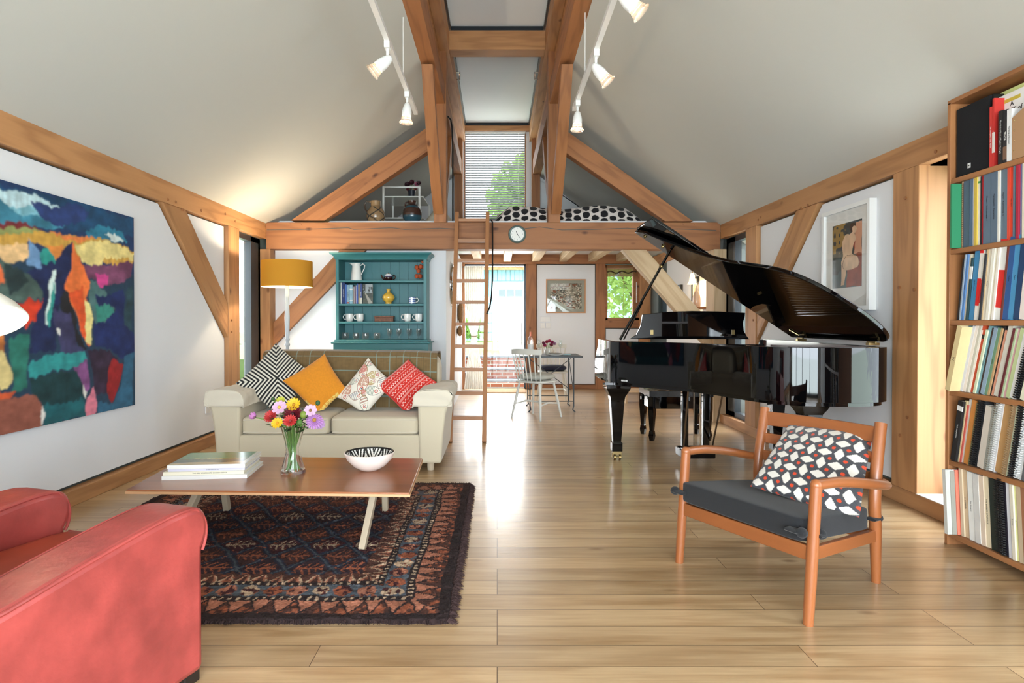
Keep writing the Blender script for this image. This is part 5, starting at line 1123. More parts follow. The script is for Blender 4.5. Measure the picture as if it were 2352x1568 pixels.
bx0,bx1=dx(757,6.62),dx(986,6.62); CYF=6.65
box('cabinet_body',(bx0+.02,CYF,.06),(bx1-.02,7.085,z_l-.02),teal,dr,bev=.004); box('worktop',(bx0,CYF-.03,z_l-.02),(bx1,7.085,z_l),teal,dr,bev=.008)
box('plinth',(bx0+.03,CYF+.02,0),(bx1-.03,7.1,.06),teal,dr)
for i in range(2):
    a_=bx0+.06+i*(bx1-bx0-.10)/2; b_=a_+(bx1-bx0-.16)/2
    q=box('door',(a_,CYF-.018,.12),(b_,CYF,z_l-.08),teal,dr,bev=.003); box('door_panel',(a_+.05,CYF-.024,.18),(b_-.05,CYF-.016,z_l-.14),teal,q,bev=.006); MB().ball((b_-.03 if i==0 else a_+.03,CYF-.035,.5),.014,12,8).build('knob',teal,q)
# things on the dresser
SY=6.93
def on(x,z): return V((atY(x,0,SY).x,SY,z+.009))
s1,s2,s3=sh; s4=zb-.009
def handle(p,r,h,thk=.006,side=1,flat=1):
    return [V((p.x+side*r*(.0+math.sin(PI*t)),p.y,p.z+h*(1-t))) for t in [i/10 for i in range(11)]]
p=on(817,s1); t=thing('enamel_jug','tall white pitcher jug on the top dresser shelf','jug',p)
mb=MB().lathe([(.066,0),(.067,.005),(.060,.05),(.052,.12),(.046,.17),(.045,.185),(.050,.20),(.048,.20),(.043,.185),(.044,.17),(.05,.12),(.0001,.01)],p,32,cap=False)
for i,q in enumerate(mb.v):
    if q.z>p.z+.175 and q.x<p.x-.01: q.x-=.030*((q.z-p.z-.175)/.025); q.y=p.y+(q.y-p.y)*.6
mb.build('jug_body',ceramic,t,smooth=1); MB().tube([V((p.x+.046,SY,p.z+.175)),V((p.x+.075,SY,p.z+.195)),V((p.x+.096,SY,p.z+.18)),V((p.x+.09,SY,p.z+.14)),V((p.x+.068,SY,p.z+.10)),V((p.x+.058,SY,p.z+.07))],.006,8).build('handle',ceramic,t)
brn=mat('brown_glaze',(52,22,18),.15,coat=.5)
p=on(891,s1); t=thing('teapot','small brown teapot with white and blue striped shoulder on the dresser','teapot',p)
def tpc(i,th,q): z=q[1]; return lin((52,22,18)) if z<.05 else (lin((60,80,150)) if (z<.056 or .064<z<.068) else lin((226,228,230)))
MB().lathe([(.03,0),(.042,.008),(.05,.03),(.049,.045),(.0475,.0501),(.047,.0515),(.045,.0561),(.044,.0565),(.042,.0635),(.041,.0641),(.038,.068),(.03,.074),(.0001,.078)],p,36,cap=False,col=tpc).build('pot_body',vcolg,t,smooth=1)
MB().tube([p+V((-.045,0,.02)),p+V((-.065,0,.035)),p+V((-.076,0,.06)),p+V((-.083,0,.072))],[.013,.010,.007,.006],10).build('spout',brn,t)
MB().tube([p+V((.045,0,.055)),p+V((.065,0,.068)),p+V((.08,0,.055)),p+V((.076,0,.03)),p+V((.05,0,.012))],.0055,8).build('handle',brn,t)
l=MB().lathe([(.03,.074),(.028,.080),(.008,.085)],p,24).build('lid',ceramic,t); MB().ball(p+V((0,0,.09)),.008,10,8).build('knob',brn,l)
p=on(966,s1); t=thing('dried_physalis','sprig of dried orange lantern seed pods at the right of the top dresser shelf','dried flowers',p); orp=mat('orange_pods',(176,78,40),.7,var=.3,vscale=30)
cs=[(957,634),(961,622),(957,614),(966,612),(974,613),(972,600),(965,634)]
MB().tube([p+V((-.02,0,.01)),p+V((-.015,0,.06)),p+V((.0,0,.09)),p+V((.03,0,.115))],.0018,5).build('stem',mat('dry_stem',(120,80,50),.8),t)
for x,y in cs: q=atY(x,y,SY); MB().ball(q,.024,8,6,sz=(1,1,1.15)).build('seed_pod',orp,t,smooth=.2)
# books on the dresser: x0,x1,top y,colour,name,lean
def vbook(name,label,c,x0_,x1_,y0_,y1_,z0_,h,axis='x',lean=0,group=None,txt=None,tc_='k',face=-1,tsz=None,spiral=None,cov=ocol,band=None,pc=True):
    """upright book. axis x: spine faces -Y; axis y: spine faces -X. (x0,x1)=thickness range, (y0,y1)=depth range"""
    w=x1_-x0_; d=abs(y1_-y0_)
    if axis=='x': base=Matrix.Translation((x0_,y0_,z0_))
    else: base=Matrix(((0,1,0,y0_),(-1,0,0,x1_),(0,0,1,z0_),(0,0,0,1)))  # local x -> -Y, local y -> +X
    M=base@(Matrix.Translation((w if lean>0 else 0,0,0))@Matrix.Rotation(lean,4,'Y')@Matrix.Translation((-w if lean>0 else 0,0,0)))
    t=thing(name,label,'book',(0,0,0),group); t.matrix_basis=M
    m=MB(); th=min(.003,w*.2); m.box((0,0,0),(w,th,h),M); m.box((0,th,0),(th,d,h),M); m.box((w-th,th,0),(w,d,h),M)
    o=m.build('cover',cov,t,fr=M,smooth=0); o.color=lin(c)+(1,)
    if pc: m=MB().box((th,th,.003),(w-th,d-.004,h-.004),M); m.build('pages',paper,t,fr=M,smooth=0)
    if band:
        for (b0,b1,bc_) in band: q=MB().box((-.0004,-.0006,h*b0),(w+.0004,.004,h*b1),M).build('spine_band',ocol,t,fr=M,smooth=0); q.color=lin(bc_)+(1,)
    if txt: text('spine_title',txt,tsz or min(.016,w*.62),{'k':mat('print_black',(30,30,34),.6),'w':mat('print_white',(225,225,220),.6),'b':mat('print_blue',(30,50,90),.6)}[tc_],M@Matrix.Translation((w/2,-.0008,h*.5))@Matrix(((0,1,0,0),(0,0,-1,0),(-1,0,0,0),(0,0,0,1))),t,.0002)
    if spiral:
        m=MB(); k=int(h/.011)
        for i in range(k): z=.008+i*.011; m.tube([M@V((w*.5+w*.42*math.cos(a_),-.001-w*.30*(1+math.sin(a_)),z)) for a_ in [j*PI/4 for j in range(8)]],.0013 if spiral!='comb' else .0035,5,closed=True)
        m.build('spiral_binding',{'w':whitem,'s':chrome,'comb':blackm,'k':blackm,'t':mat('tan_wire',(170,140,100),.4)}[spiral],t)
    return t
G='books on the second dresser shelf'
for (xa,xb,yt,c,lb,txt,tc__,bd) in [
 (775,783,649,(206,206,200),'thick pale grey book at the far left of the dresser books','THE COMPLETE WORKS','k',None),
 (784,790,649,(34,52,104),'dark blue patterned book second from the left on the dresser','ENGLISH ART','w',None),
 (791,794.5,653,(70,110,180),'bright blue thin book right of the dark blue patterned one on the dresser',None,'w',None),
 (795,800,654,(140,170,184),'pale grey blue book with red dot in the dresser row','TOURING','k',[(.03,.1,(180,70,50))]),
 (801,808,654,(150,190,206),'light sky blue book with two white bands in the dresser row','GARDENS','b',[(.75,.8,(230,230,230)),(.15,.2,(230,230,230))]),
 (808.5,810,655,(40,40,44),'very thin black booklet on the dresser',None,'w',None),
 (810.5,812,658,(200,196,190),'very thin off white booklet on the dresser',None,'k',None),
 (812.5,815,656,(110,70,90),'thin plum coloured book on the dresser',None,'w',None),
 (815.5,818,655,(150,160,190),'thin lavender grey book on the dresser',None,'k',None),
 (818.5,821,651,(60,90,170),'thin royal blue book, taller than its neighbours, on the dresser',None,'w',None),
 (821.5,824,653,(196,170,110),'thin mustard yellow book on the dresser',None,'k',None),
 (824.5,829.5,651,(60,76,130),'blue book with white band next to the landscape cover on the dresser','WALES','w',[(.0,.3,(214,210,196))])]:
    xa_,xb_=dx(xa,6.86),dx(xb,6.86); vbook('book',lb,c,xa_,xb_,6.86,7.04,s2+.0085,dz(yt,6.86)-s2-.0085,'x',0,G,txt,tc__,band=bd)
t=thing('book','book standing face out with a tree lined lane on its cover','book',(dx(842,6.86),6.88,s2+.0085),G)
def lane(U,W):
    n=snoise(U,W,16,3); C=np.where((W>.55)[...,None],K((150,158,160)),K((60,66,52))*(.6+.8*n)[...,None]); C=np.where(((np.abs(U-.8)<.28)&(W>.3)&(W<.85)&(n>.35))[...,None],K((40,48,40)),C); C=np.where(((U<.28)&(W>.25)&(n>.3))[...,None],K((44,50,40)),C); return np.where((inpoly(U,W,[(.2,.55),(.3,.55),(1,.05),(.6,.0)]))[...,None],K((150,146,134)),C)
xa_,xb_=dx(831,6.86),dx(854,6.86); h_=dz(652,6.86)-s2-.0085
box('cover',(xa_,6.871,s2+.0085),(xb_,6.873,s2+.0085+h_),wh,t); box('pages',(xa_+.003,6.873,s2+.011),(xb_-.001,6.895,s2+.0085+h_-.003),paper,t)
U_,W_=np.meshgrid(np.linspace(0,1,50),np.linspace(0,1,60)); MB().grid(lambda u,v:V((xa_+(xb_-xa_)*u,6.8705,s2+.0085+h_*v)),50,60,col=lane(U_,W_)).build('cover_picture',vcolg,t,smooth=0)
p=on(891,s2); v_=MB().lathe([(a*1.25,b*1.24) for a,b in [(.028,0),(.03,.012),(.026,.016),(.045,.03),(.057,.055),(.052,.08),(.03,.098),(.015,.108),(.014,.125),(.021,.138),(.018,.138),(.012,.125),(.0001,.1)]],p,36,cap=False).build('yellow_vase',mat('yellow_glaze',(222,176,72),.12,coat=.6),smooth=1); tag(v_,'round bellied yellow vase with narrow neck on the dresser','vase')
def mug(name,label,p,r,h,side,m,cat='mug',group=None,col=None):
    t=thing(name,label,cat,p,group)
    pr=[(r*.62,0),(r*.8,h*.06),(r*.96,h*.3),(r,h*.6),(r,h),(r*.94,h),(r*.93,h*.5),(r*.7,h*.1),(.0001,h*.06)] if not col else [(r*.95,0)]+[(r,h*i/12) for i in range(1,13)]+[(r*.93,h),(r*.92,h*.1),(.0001,h*.06)]
    MB().lathe(pr,p,28,cap=False,col=col).build('mug_body',m,t,smooth=1)
    MB().tube([p+V((side*(r*.95),-.0,h*.85)),p+V((side*(r+.02),-.0,h*.85)),p+V((side*(r+.030),0,h*.6)),p+V((side*(r+.02),0,h*.32)),p+V((side*(r*.92),0,h*.28))],.0045,8).build('handle',ceramic if not col else m if False else ceramic,t); return t
def bcol2(i,th,q): 
    k=int(q[1]/.0785*6.99); return lin((60,90,160)) if k%2==0 and not abs(th-4.6)<.12 else lin((226,230,234))
mug('striped_mug','blue and white banded mug on the second dresser shelf',on(946,s2),.040,.078,1,vcolg,col=bcol2)
for x,lb in ((801,'leftmost white mug on the third dresser shelf'),(825,'white mug touching the leftmost one on the third dresser shelf'),(935,'white mug just right of the carved box on the dresser'),(961,'rightmost white mug on the third dresser shelf')): mug('white_mug',lb,on(x,s3),.043,.088,-1,ceramic,group='white mugs on the dresser')
cbx=mat('carved_wood',(112,70,48),.5,bump=1,bscale=90,var=.3,vscale=60,bdist=.004); p=on(882,s3); t=thing('carved_box','small carved brown wooden box between the white mugs','box',p); box('box_body',(p.x-.105,SY-.05,p.z),(p.x+.105,SY+.05,p.z+.046),cbx,t,bev=.002); box('lid',(p.x-.109,SY-.053,p.z+.046),(p.x+.109,SY+.053,p.z+.064),cbx,t,bev=.003)
nm=['first','second','third','fourth']
for i,x in enumerate((791,816,838,864)):
    p=on(x,s4-.0); o=MB().lathe([(a*1.15,b*1.25) for a,b in [(.022,0),(.031,.012),(.035,.035),(.031,.062),(.0295,.062),(.033,.035),(.029,.014),(.0001,.006)]],p,24,cap=False).build('tumbler',thing_glass,smooth=1); tag(o,nm[i]+' clear round tumbler from the left on the bottom dresser shelf','glass','round tumblers on the dresser')
for i,x in enumerate((893,915,939,961)):
    p=on(x,s4); o=MB().lathe([(a*1.2,b*1.42) for a,b in [(.026,0),(.024,.004),(.006,.012),(.007,.02),(.018,.034),(.026,.055),(.025,.085),(.0235,.085),(.024,.055),(.014,.034),(.0001,.028)]],p,24,cap=False).build('goblet',thing_glass,smooth=1); tag(o,nm[i]+' short stemmed goblet from the left on the bottom dresser shelf','glass','stemmed glasses on the dresser')
# ================================================================== FLOOR LAMP
LY=6.25; lc=atY(657,0,LY).x; zt=atY(657,600,LY).z; zb=atY(657,659,LY).z; R=.252
fl_=thing('floor_lamp','floor lamp with mustard drum shade on pale turned pole behind the sofa','lamp',(lc,LY,0))
def shade_mat():
    m=bpy.data.materials.new('mustard_velvet_shade'); m.use_nodes=True; nt=m.node_tree; N=nt.nodes.new; LK=nt.links.new
    for n in list(nt.nodes):
        if n.type!='OUTPUT_MATERIAL': nt.nodes.remove(n)
    o=[n for n in nt.nodes][0]; d=N('ShaderNodeBsdfDiffuse'); d.inputs[0].default_value=L4((214,162,60)); t=N('ShaderNodeBsdfTranslucent'); t.inputs[0].default_value=L4((244,140,50)); mx=N('ShaderNodeMixShader'); mx.inputs[0].default_value=.3; LK(d.outputs[0],mx.inputs[1]); LK(t.outputs[0],mx.inputs[2]); LK(mx.outputs[0],o.inputs[0]); return m
o=MB().lathe([(R,zb),(R,zt)],(lc,LY,0),64,cap=False).build('lamp_shade',shade_mat(),fl_,smooth=1)
MB().lathe([(R-.003,zb),(R-.003,zt)],(lc,LY,0),64,cap=False).build('shade_lining',mat('shade_lining',(240,232,205),.8),o,smooth=1)
mb=MB(); mb.tube([(lc+(R-.004)*math.cos(a_),LY+(R-.004)*math.sin(a_),zt-.03) for a_ in [i*PI/20 for i in range(40)]],.002,5,closed=True); 
for k in range(3): mb.cyl((lc,LY,zt-.05),(lc+(R-.004)*math.cos(k*2.09),LY+(R-.004)*math.sin(k*2.09),zt-.03),.002,n=5)
mb.build('shade_ring',whitem,o)
gp=mat('pale_grey_paint',(188,196,202),.45)
pr=[(.13,0),(.135,.02),(.12,.04),(.05,.06),(.03,.09),(.022,.12),(.02,.3),(.026,.34),(.018,.38),(.022,.5),(.026,.70),(.019,.86),(.017,.90),(.027,.915),(.027,.93),(.018,.94),(.019,.96),(.027,.975),(.019,.99),(.022,1.05),(.026,1.2),(.02,1.34),(.016,1.40),(.024,1.42),(.017,1.435),(.017,1.52),(.024,1.53),(.024,1.56),(.012,1.57)]
MB().lathe(pr,(lc,LY,0),24).build('turned_pole',gp,fl_,smooth=.9)
MB().ball((lc,LY,zt-.13),.032,14,10).build('bulb',mat('lit_bulb_warm',(255,230,190),emit=(255,222,170),es=8),fl_)
point('floor_lamp_bulb',(lc,LY,zt-.09),LAMP[0],(1,.80,.55),.04)
# ================================================================== LADDER
ld=thing('loft_ladder','wooden loft ladder leaning on the tie beam','ladder',(-.28,6.0,0))
FYl=5.82; fr_=atY(1112,1019,FYl); fr_=V((fr_.x,FYl,0)); tr_=atY(1120,491,6.93); 
fl_b=V((fr_.x-.325,FYl,0)); tl_=V((tr_.x-.345,tr_.y,tr_.z))
for a_,b_ in ((fl_b,tl_),(fr_,tr_)): MB().beam(a_,b_,.085,.042,up=(1,0,0)).build('stile',ladderw,ld,fr=frame(a_,b_-a_,(1,0,0)),smooth=0,bev=.004)
for y in (506,552.6,598,644.7,693.6,744,795,848,902,959):
    # find the point along the stile that projects to this row
    lo,hi=0,1
    for _ in range(30):
        m_=(lo+hi)/2; p=fr_.lerp(tr_,m_); py=CY-F*((p.z-H)*math.cos(PT)+p.y*math.sin(PT))/(p.y*math.cos(PT)-(p.z-H)*math.sin(PT))
        if py>y: lo=m_
        else: hi=m_
    a_=fl_b.lerp(tl_,m_)+V((.005,0,0)); b_=fr_.lerp(tr_,m_)-V((.005,0,0)); MB().beam(a_,b_,.075,.034).build('rung',ladderw,ld,fr=frame(a_,b_-a_),smooth=0,bev=.003)
# handrails of black tube
def P_(x,y,Y): return atY(x,y,Y)
t=thing('grab_rail','black metal grab rail curving down to the right side of the ladder','handrail',P_(1131,640,6.5))
MB().tube([P_(1124,505,7.05),P_(1128,505,6.95),P_(1131,509,6.93),P_(1131.5,560,6.85),P_(1131,640,6.65),P_(1129,680,6.5),P_(1125,705,6.4),P_(1118,721,6.35)],.0085,8).build('rail',blackm,t)
t=thing('grab_rail','tall black metal grab rail standing on the loft left of the ladder','handrail',P_(1039,507,7.4))
MB().tube([P_(1029,268,7.2),P_(1035,274,7.3),P_(1038,290,7.4),P_(1040,340,7.4),P_(1040,508,7.4)],.0095,8).build('rail',blackm,t)
# ================================================================== CLOCKS
def clock(name,label,c,n,up,R,rimm,face,hands,nums=True,rw=.25,open_=False):
    t=thing(name,label,'clock',c); M=frame(c,n,up); 
    # local x = outwards
    mb=MB(); 
    pr=[(R*(1-rw),.012),(R*(1-rw*.8),.022),(R*(1-rw*.4),.03),(R*.97,.02),(R,.004),(R,0)]
    Q=M@Matrix.Rotation(PI/2,4,'Y'); mb.lathe(pr,(0,0,0),48,M=Q,cap=False); mb.build('rim',rimm,t,smooth=1)
    if face: MB().lathe([(.0001,.012),(R*(1-rw)+.002,.012)],(0,0,0),48,M=Q,cap=False).build('face',face,t,smooth=0)
    r=R*(1-rw)
    def P2(rr,deg,h=.014): a_=math.radians(deg); return M@V((h,rr*math.sin(a_),rr*math.cos(a_)))
    sgn=-1
    for deg,l,w_ in hands:
        d=deg; MB().beam(P2(-.12*r,d,.016),P2(l*r,d,.016),w_,.001,up=n).build('hand',blackm,t,smooth=0)
    if nums:
        for k in range(1,13):
            p=P2(r*.80,k*30); text('numeral',str(k),r*.22,blackm,Matrix(((M[0][1],M[0][2],M[0][0],p.x),(M[1][1],M[1][2],M[1][0],p.y),(M[2][1],M[2][2],M[2][0],p.z),(0,0,0,1))),t,.0002)
        mb=MB(); 
        for k in range(60): mb.beam(P2(r*.93,k*6,.0125),P2(r*(.97),k*6,.0125),.001,.0006,up=n)
        mb.build('minute_ticks',blackm,t,smooth=0)
    if open_:
        mb=MB(); [mb.beam(P2(r*.62,k*30,.01),P2(r,k*30,.01),.012,.004,up=n) for k in range(12)]; mb.build('hour_bars',rimm,t,smooth=0)
        MB().cyl(M@V((0,0,0)),M@V((.02,0,0)),r*.12,n=16).build('hub',rimm,t)
c=atY(1188,538,6.998); clock('wall_clock','round grey green clock with white face on the tie beam',c,(0,-1,0),(0,0,1),.103,mat('clock_teal_grey',(104,124,122),.35,metal=.3),mat('clock_face',(232,232,226),.4),[(341,.5,.007),(143,.78,.005)],True,.24)
c=atX(1037,654,-.6); clock('wall_clock','large open metal clock seen edge on on the passage wall',V((-.598,c.y,c.z)),(1,0,0),(0,0,1),.285,chrome,mat('clock_silver_face',(206,206,204),.3,metal=.4),[(10,.5,.014),(190,.75,.01)],False,.12,True)
# woven hats on hooks
wk=mat('woven_straw',(150,112,72),.9,bump=1,bscale=120,var=.25,vscale=70,bdist=.006)
for (x,y0,y1,lb,rz_2) in ((1052,692,745,'brown woven straw basket hanging above another on the passage wall',.13),(1055,748,772,'lower rounded woven straw basket hanging on the passage wall',.16)):
    Y=9.3 if y0<700 else 9.15; a_=atX(x,(y0+y1)/2,-.55); zt2=atY(x,y0,Y).z; zb2=atY(x,y1,Y).z; h=(zt2-zb2)
    o=MB().ball((-.557,Y,(zt2+zb2)/2),1,18,12,sz=(.045,.14,h/2)).build('straw_basket',wk,smooth=1.2); tag(o,lb,'basket','straw baskets on the passage wall')
# curtain
def curt(u,v):
    xl,xr=[(1063,1108),(1066,1105),(1070,1101),(1083,1093),(1075,1104),(1067,1112)][0],0
    K_=[(0,1066,1112),(.3,1068,1107),(.5,1076,1100),(.57,1083,1094),(.63,1080,1097),(.8,1072,1106),(1,1066,1112)]
    for i in range(len(K_)-1):
        if K_[i][0]<=v<=K_[i+1][0]: f=(v-K_[i][0])/(K_[i+1][0]-K_[i][0]); a_=K_[i][1]*(1-f)+K_[i+1][1]*f; b_=K_[i][2]*(1-f)+K_[i+1][2]*f; break
    x=a_+(b_-a_)*u; y=611+(893-611)*v; p=atY(x,y,10.36); wv=.022*math.sin(u*2*PI*9)*(b_-a_)/46; return V((p.x,10.36+wv-.01,p.z))
t=thing('linen_curtain','sheer white linen curtain tied back at the left of the garden door','curtain',(-.45,10.36,.05)); MB().grid(curt,130,40).build('fabric',translucent('sheer_linen','#d2cec4',.25,.06),t,smooth=1.2)
p=atY(1088.5,772,10.33); MB().tube([(p.x+.045*math.cos(a_),10.36+.03*math.sin(a_),p.z) for a_ in [i*PI/8 for i in range(16)]],.008,6,closed=True).build('tie_band',mat('tie_band',(150,130,110),.8),t)
a_=atY(1062,613,10.38); b_=atY(1118,613,10.38); t=thing('curtain_rail','thin dark curtain rail with rings above the tied curtain','curtain rail',a_); MB().cyl(a_,b_,.008,n=8).build('rail',steel_d,t)
a_=atZ(1116,903,0); b_=atZ(1208,891,0); t=box('door_mat',(-.2,a_.y,.0),(.47,YE-.02,.014),mat('coir',(176,140,104),.95,bump=.8,bscale=300,var=.15,vscale=60)); tag(t,'pale brown coir doormat inside the garden door','doormat')
# ================================================================== DINING
gw=mat('grey_white_paint',(206,206,198),.5); gw2=mat('white_cream_paint',(222,218,206),.5)
def spindle_chair(label,loc,rz,m,cm,pale=False,name='spindle_chair'):
    t=thing(name,label,'chair',(0,0,0),'painted spindle back dining chairs')
    mb=MB().rbox((-.21,-.21,.425),(.21,.20,.46),.5,16,pw=.6); mb.build('seat',m,t,smooth=1)
    for x,y in ((-1,-1),(1,-1),(-1,1),(1,1)):
        MB().tube([V((x*.15,y*.14,.43)),V((x*.185,y*.18,.2)),V((x*.215,y*.215,0))],[.014,.017,.011],10).build('leg',m,t)
    for x in (-1,1): MB().tube([V((x*.19,-.185,.17)),V((x*.165,0,.19)),V((x*.19,.185,.17))],[.008,.011,.008],8).build('side_stretcher',m,t)
    MB().tube([V((-.17,0,.19)),V((.17,0,.19))],.009,8).build('cross_stretcher',m,t)
    tops=[]
    for i in range(7):
        s=(i-3)/3; b=V((s*.165,-.175+.03*s*s,.45)); tp=V((s*.205,-.265+.055*s*s,.785)); tops.append(tp); MB().tube([b,b.lerp(tp,.5),tp],[.0065,.0085,.006],8).build('spindle',m,t)
    mb=MB(); vs=[]; N_=14
    for i in range(N_+1):
        s=(i/N_-.5)*2.15; x=s*.205; y=-.27+.055*s*s; h=.034*(1-.12*s*s); z=.80+.006*(1-s*s)
        for dy,dz_ in ((-.009,-h),(.009,-h),(.009,h),(-.009,h)): vs.append((x,y+dy,z+dz_))
    fs=[(0,3,2,1),tuple(range(N_*4,N_*4+4))]
    for i in range(N_):
        for k in range(4): fs.append((i*4+k,i*4+(k+1)%4,(i+1)*4+(k+1)%4,(i+1)*4+k))
    mb.add(vs,fs); mb.build('crest_rail',m,t,smooth=.5,bev=.004)
    t.matrix_basis=Matrix.Translation(loc)@Matrix.Rotation(rz,4,'Z'); return t
# the front of the chair is local +Y
spindle_chair('grey white spindle chair seen from behind with a grey seat pad',(.476,7.36,0),-math.radians(40),gw,None)
spindle_chair('cream spindle chair beyond the dining table with a navy seat pad',(.80,8.78,0),PI,gw2,None)
def padm(name,label,loc,rz,m):
    M=Matrix.Translation(loc)@Matrix.Rotation(rz,4,'Z'); mb=MB().rbox((-.19,-.18,0),(.19,.19,.075),.45,18,M=M,pw=.8)
    for q in mb.v:
        l=M.inverted()@q; q.z+= -.012*max(0,math.cos(l.x*40)*math.cos(l.y*40)) if l.z>.03 else 0
    o=mb.build(name,m,smooth=1.2); tag(o,label,'seat pad','tied seat pads')
padm('seat_pad','pale grey cotton seat pad on the nearer spindle chair',(.476,7.36,.462),-math.radians(40),mat('pale_grey_cotton',(170,170,160),.9,bump=.3,bscale=40)); padm('seat_pad','navy blue tufted seat pad on the far spindle chair',(.80,8.78,.462),PI,mat('navy_cotton',(38,40,58),.9,bump=.3,bscale=40))
dt=thing('folding_table','small folding metal bistro table with a dark grey top','table',(.68,8.05,0)); tz=.72; tm=mat('dark_grey_metal',(74,80,84),.45,metal=.2)
box('table_top',(.29,7.74,tz-.02),(1.09,8.42,tz),tm,dt,bev=.004)
for y in (7.80,8.38):
    MB().tube([(1.0,y,0),(.97,y,.03),(.98,y,.08),(.98,y,tz-.02)],.0085,8).build('leg',tm,dt); MB().tube([(.40,y,0),(.43,y,.03),(.42,y,.08),(.42,y,tz-.02)],.0085,8).build('leg',tm,dt)
    MB().cyl((.43,y,.14),(.97,y,.14),.006,n=8).build('foot_bar',tm,dt)
for x in (.42,.98):
    MB().cyl((x,7.80,.25),(x,8.38,tz-.03),.005,n=8).build('diagonal_brace',tm,dt)
MB().cyl((.42,8.1,.25),(.98,8.1,tz-.05),.005,n=8).build('diagonal_brace',tm,dt); MB().cyl((.98,8.1,.25),(.42,8.1,tz-.05),.005,n=8).build('diagonal_brace',tm,dt)
def T3(x,Y): return V((atY(x,0,Y).x,Y,tz))
p=T3(1219,7.95)
t=thing('wine_bottle','clear bottle of rose wine with white label on the dining table','bottle',p)
MB().lathe([(.036,0),(.038,.004),(.038,.185),(.034,.205),(.018,.24),(.0145,.26),(.0145,.30)],p,28).build('bottle_glass',mat('rose_bottle',(238,214,200),.02,trans=.85,ior=1.4),t,smooth=.9)
MB().lathe([(.0385,.06),(.0385,.145)],p,28,cap=False).build('label',wh,t); MB().lathe([(.0155,.235),(.0155,.305),(.0001,.306)],p,20,cap=False).build('capsule',mat('copper_capsule',(190,110,84),.35,metal=.4),t)
pf=[(.03,0),(.028,.003),(.004,.01),(.0035,.085),(.012,.10),(.024,.13),(.023,.165),(.018,.20),(.017,.20),(.022,.165),(.0225,.13),(.0001,.10)]
for x,Y,lb in ((1239,8.0,'wine glass left of the flower pot on the dining table'),(1288,7.95,'wine glass right of the flower pot on the dining table')): tag(MB().lathe(pf,T3(x,Y),20,cap=False).build('wine_glass',thing_glass,smooth=1),lb,'glass','wine glasses on the dining table')
p=T3(1277,7.88); tag(MB().lathe([(.06,0),(.065,.004),(.11,.016),(.112,.02),(.06,.010),(.0001,.009)],p,36,cap=False).build('dinner_plate',ceramic,smooth=1),'white dinner plate on the near edge of the dining table','plate','plates on the dining table')
p=p+V((0,.02,.0165)); tag(MB().lathe([(.05,0),(.055,.004),(.085,.012),(.087,.016),(.05,.008),(.0001,.007)],p,36,cap=False).build('side_plate',mat('grey_glaze',(150,146,140),.3),smooth=1),'smaller grey plate stacked on the white dinner plate','plate','plates on the dining table')
nap=mat('pale_blue_napkin',(170,204,214),.9); p=T3(1302,8.05); o=box('napkin',(p.x-.07,p.y-.06,tz),(p.x+.05,p.y+.05,tz+.012),nap,bev=.005); tag(o,'folded pale blue napkin at the right of the dining table','napkin')
p=T3(1262,8.12); tag(MB().lathe([(.05,0),(.056,.01),(.062,.05),(.05,.09),(.048,.095),(.044,.09),(.055,.05),(.0001,.01)],p,28,cap=False).build('flower_pot',mat('pearl_glaze',(206,200,186),.2,coat=.4),smooth=1),'pale round pot of magenta flowers on the dining table','vase')
for i,(x,y,c) in enumerate(((1248,788,(120,30,70)),(1256,785,(160,30,60)),(1262,783,(190,40,90)),(1268,786,(150,26,80)),(1273,789,(170,120,150)),(1251,793,(190,40,100)),(1266,792,(130,20,50)))):
    flower('magenta_flower',['dark purple bloom at the left edge of the dining posy','crimson bloom upper left in the dining posy','bright magenta bloom at the top of the dining posy','deep pink bloom upper right of the dining posy','pale lilac bloom at the right edge of the dining posy','hot pink bloom low left of the dining posy','dark crimson bloom low right of the dining posy'][i],x,y,8.10,c,.032,(90,60,40),10,2,.3,d=(random.uniform(-.4,.4),-.8,.4),base=V((p.x,p.y,tz+.06)),group='flowers in the dining table pot')
# low slatted bench beyond the piano
t=thing('slatted_bench','low pale slatted wooden bench seen under the piano','bench',(2.1,9.0,0)); a_=atZ(1440,912,.0)
bx_=atY(1440,0,8.6).x; box('end_panel',(bx_,8.6,0),(bx_+.02,9.0,.16),fir_p,t,axis=(0,0,1)); box('end_panel',(bx_+.68,8.6,0),(bx_+.70,9.0,.16),fir_p,t,axis=(0,0,1))
for i in range(9): box('slat',(bx_-.0,8.6+i*.045,.16),(bx_+.70,8.6+i*.045+.025,.178),fir_p,t,axis=(1,0,0))
# wall lamp, shelf, vase and pictures on the dining side wall
WX=2.60
p=atY(1590,652,7.8); t=thing('wall_lamp','lit bell shaped frosted glass wall lamp beyond the piano','lamp',(p.x,7.8,p.z))
fg=mat('frosted_glass_lit',(255,236,205),.5,emit=(255,214,150),es=2.2)
MB().lathe([(.062,0),(.055,.006),(.040,.03),(.034,.07),(.028,.11),(.016,.14)],(p.x,7.8,p.z),28,cap=False).build('glass_shade',fg,t,smooth=1); MB().tube([(p.x,7.8,p.z+.14),(p.x,7.8,p.z+.17),(WX,7.8,p.z+.17)],.008,8).build('bracket',brass,t)
point('wall_lamp_bulb',(p.x,7.8,p.z-.02),LAMP[1],(1,.72,.42),.03)
sx_=atY(1612,0,7.55).x; zs=atY(1600,705,7.55).z; t=box('wall_shelf',(sx_-.13,7.42,zs-.025),(WX,7.72,zs),fir_d); tag(t,'small timber shelf holding the cream bottle vase','shelf')
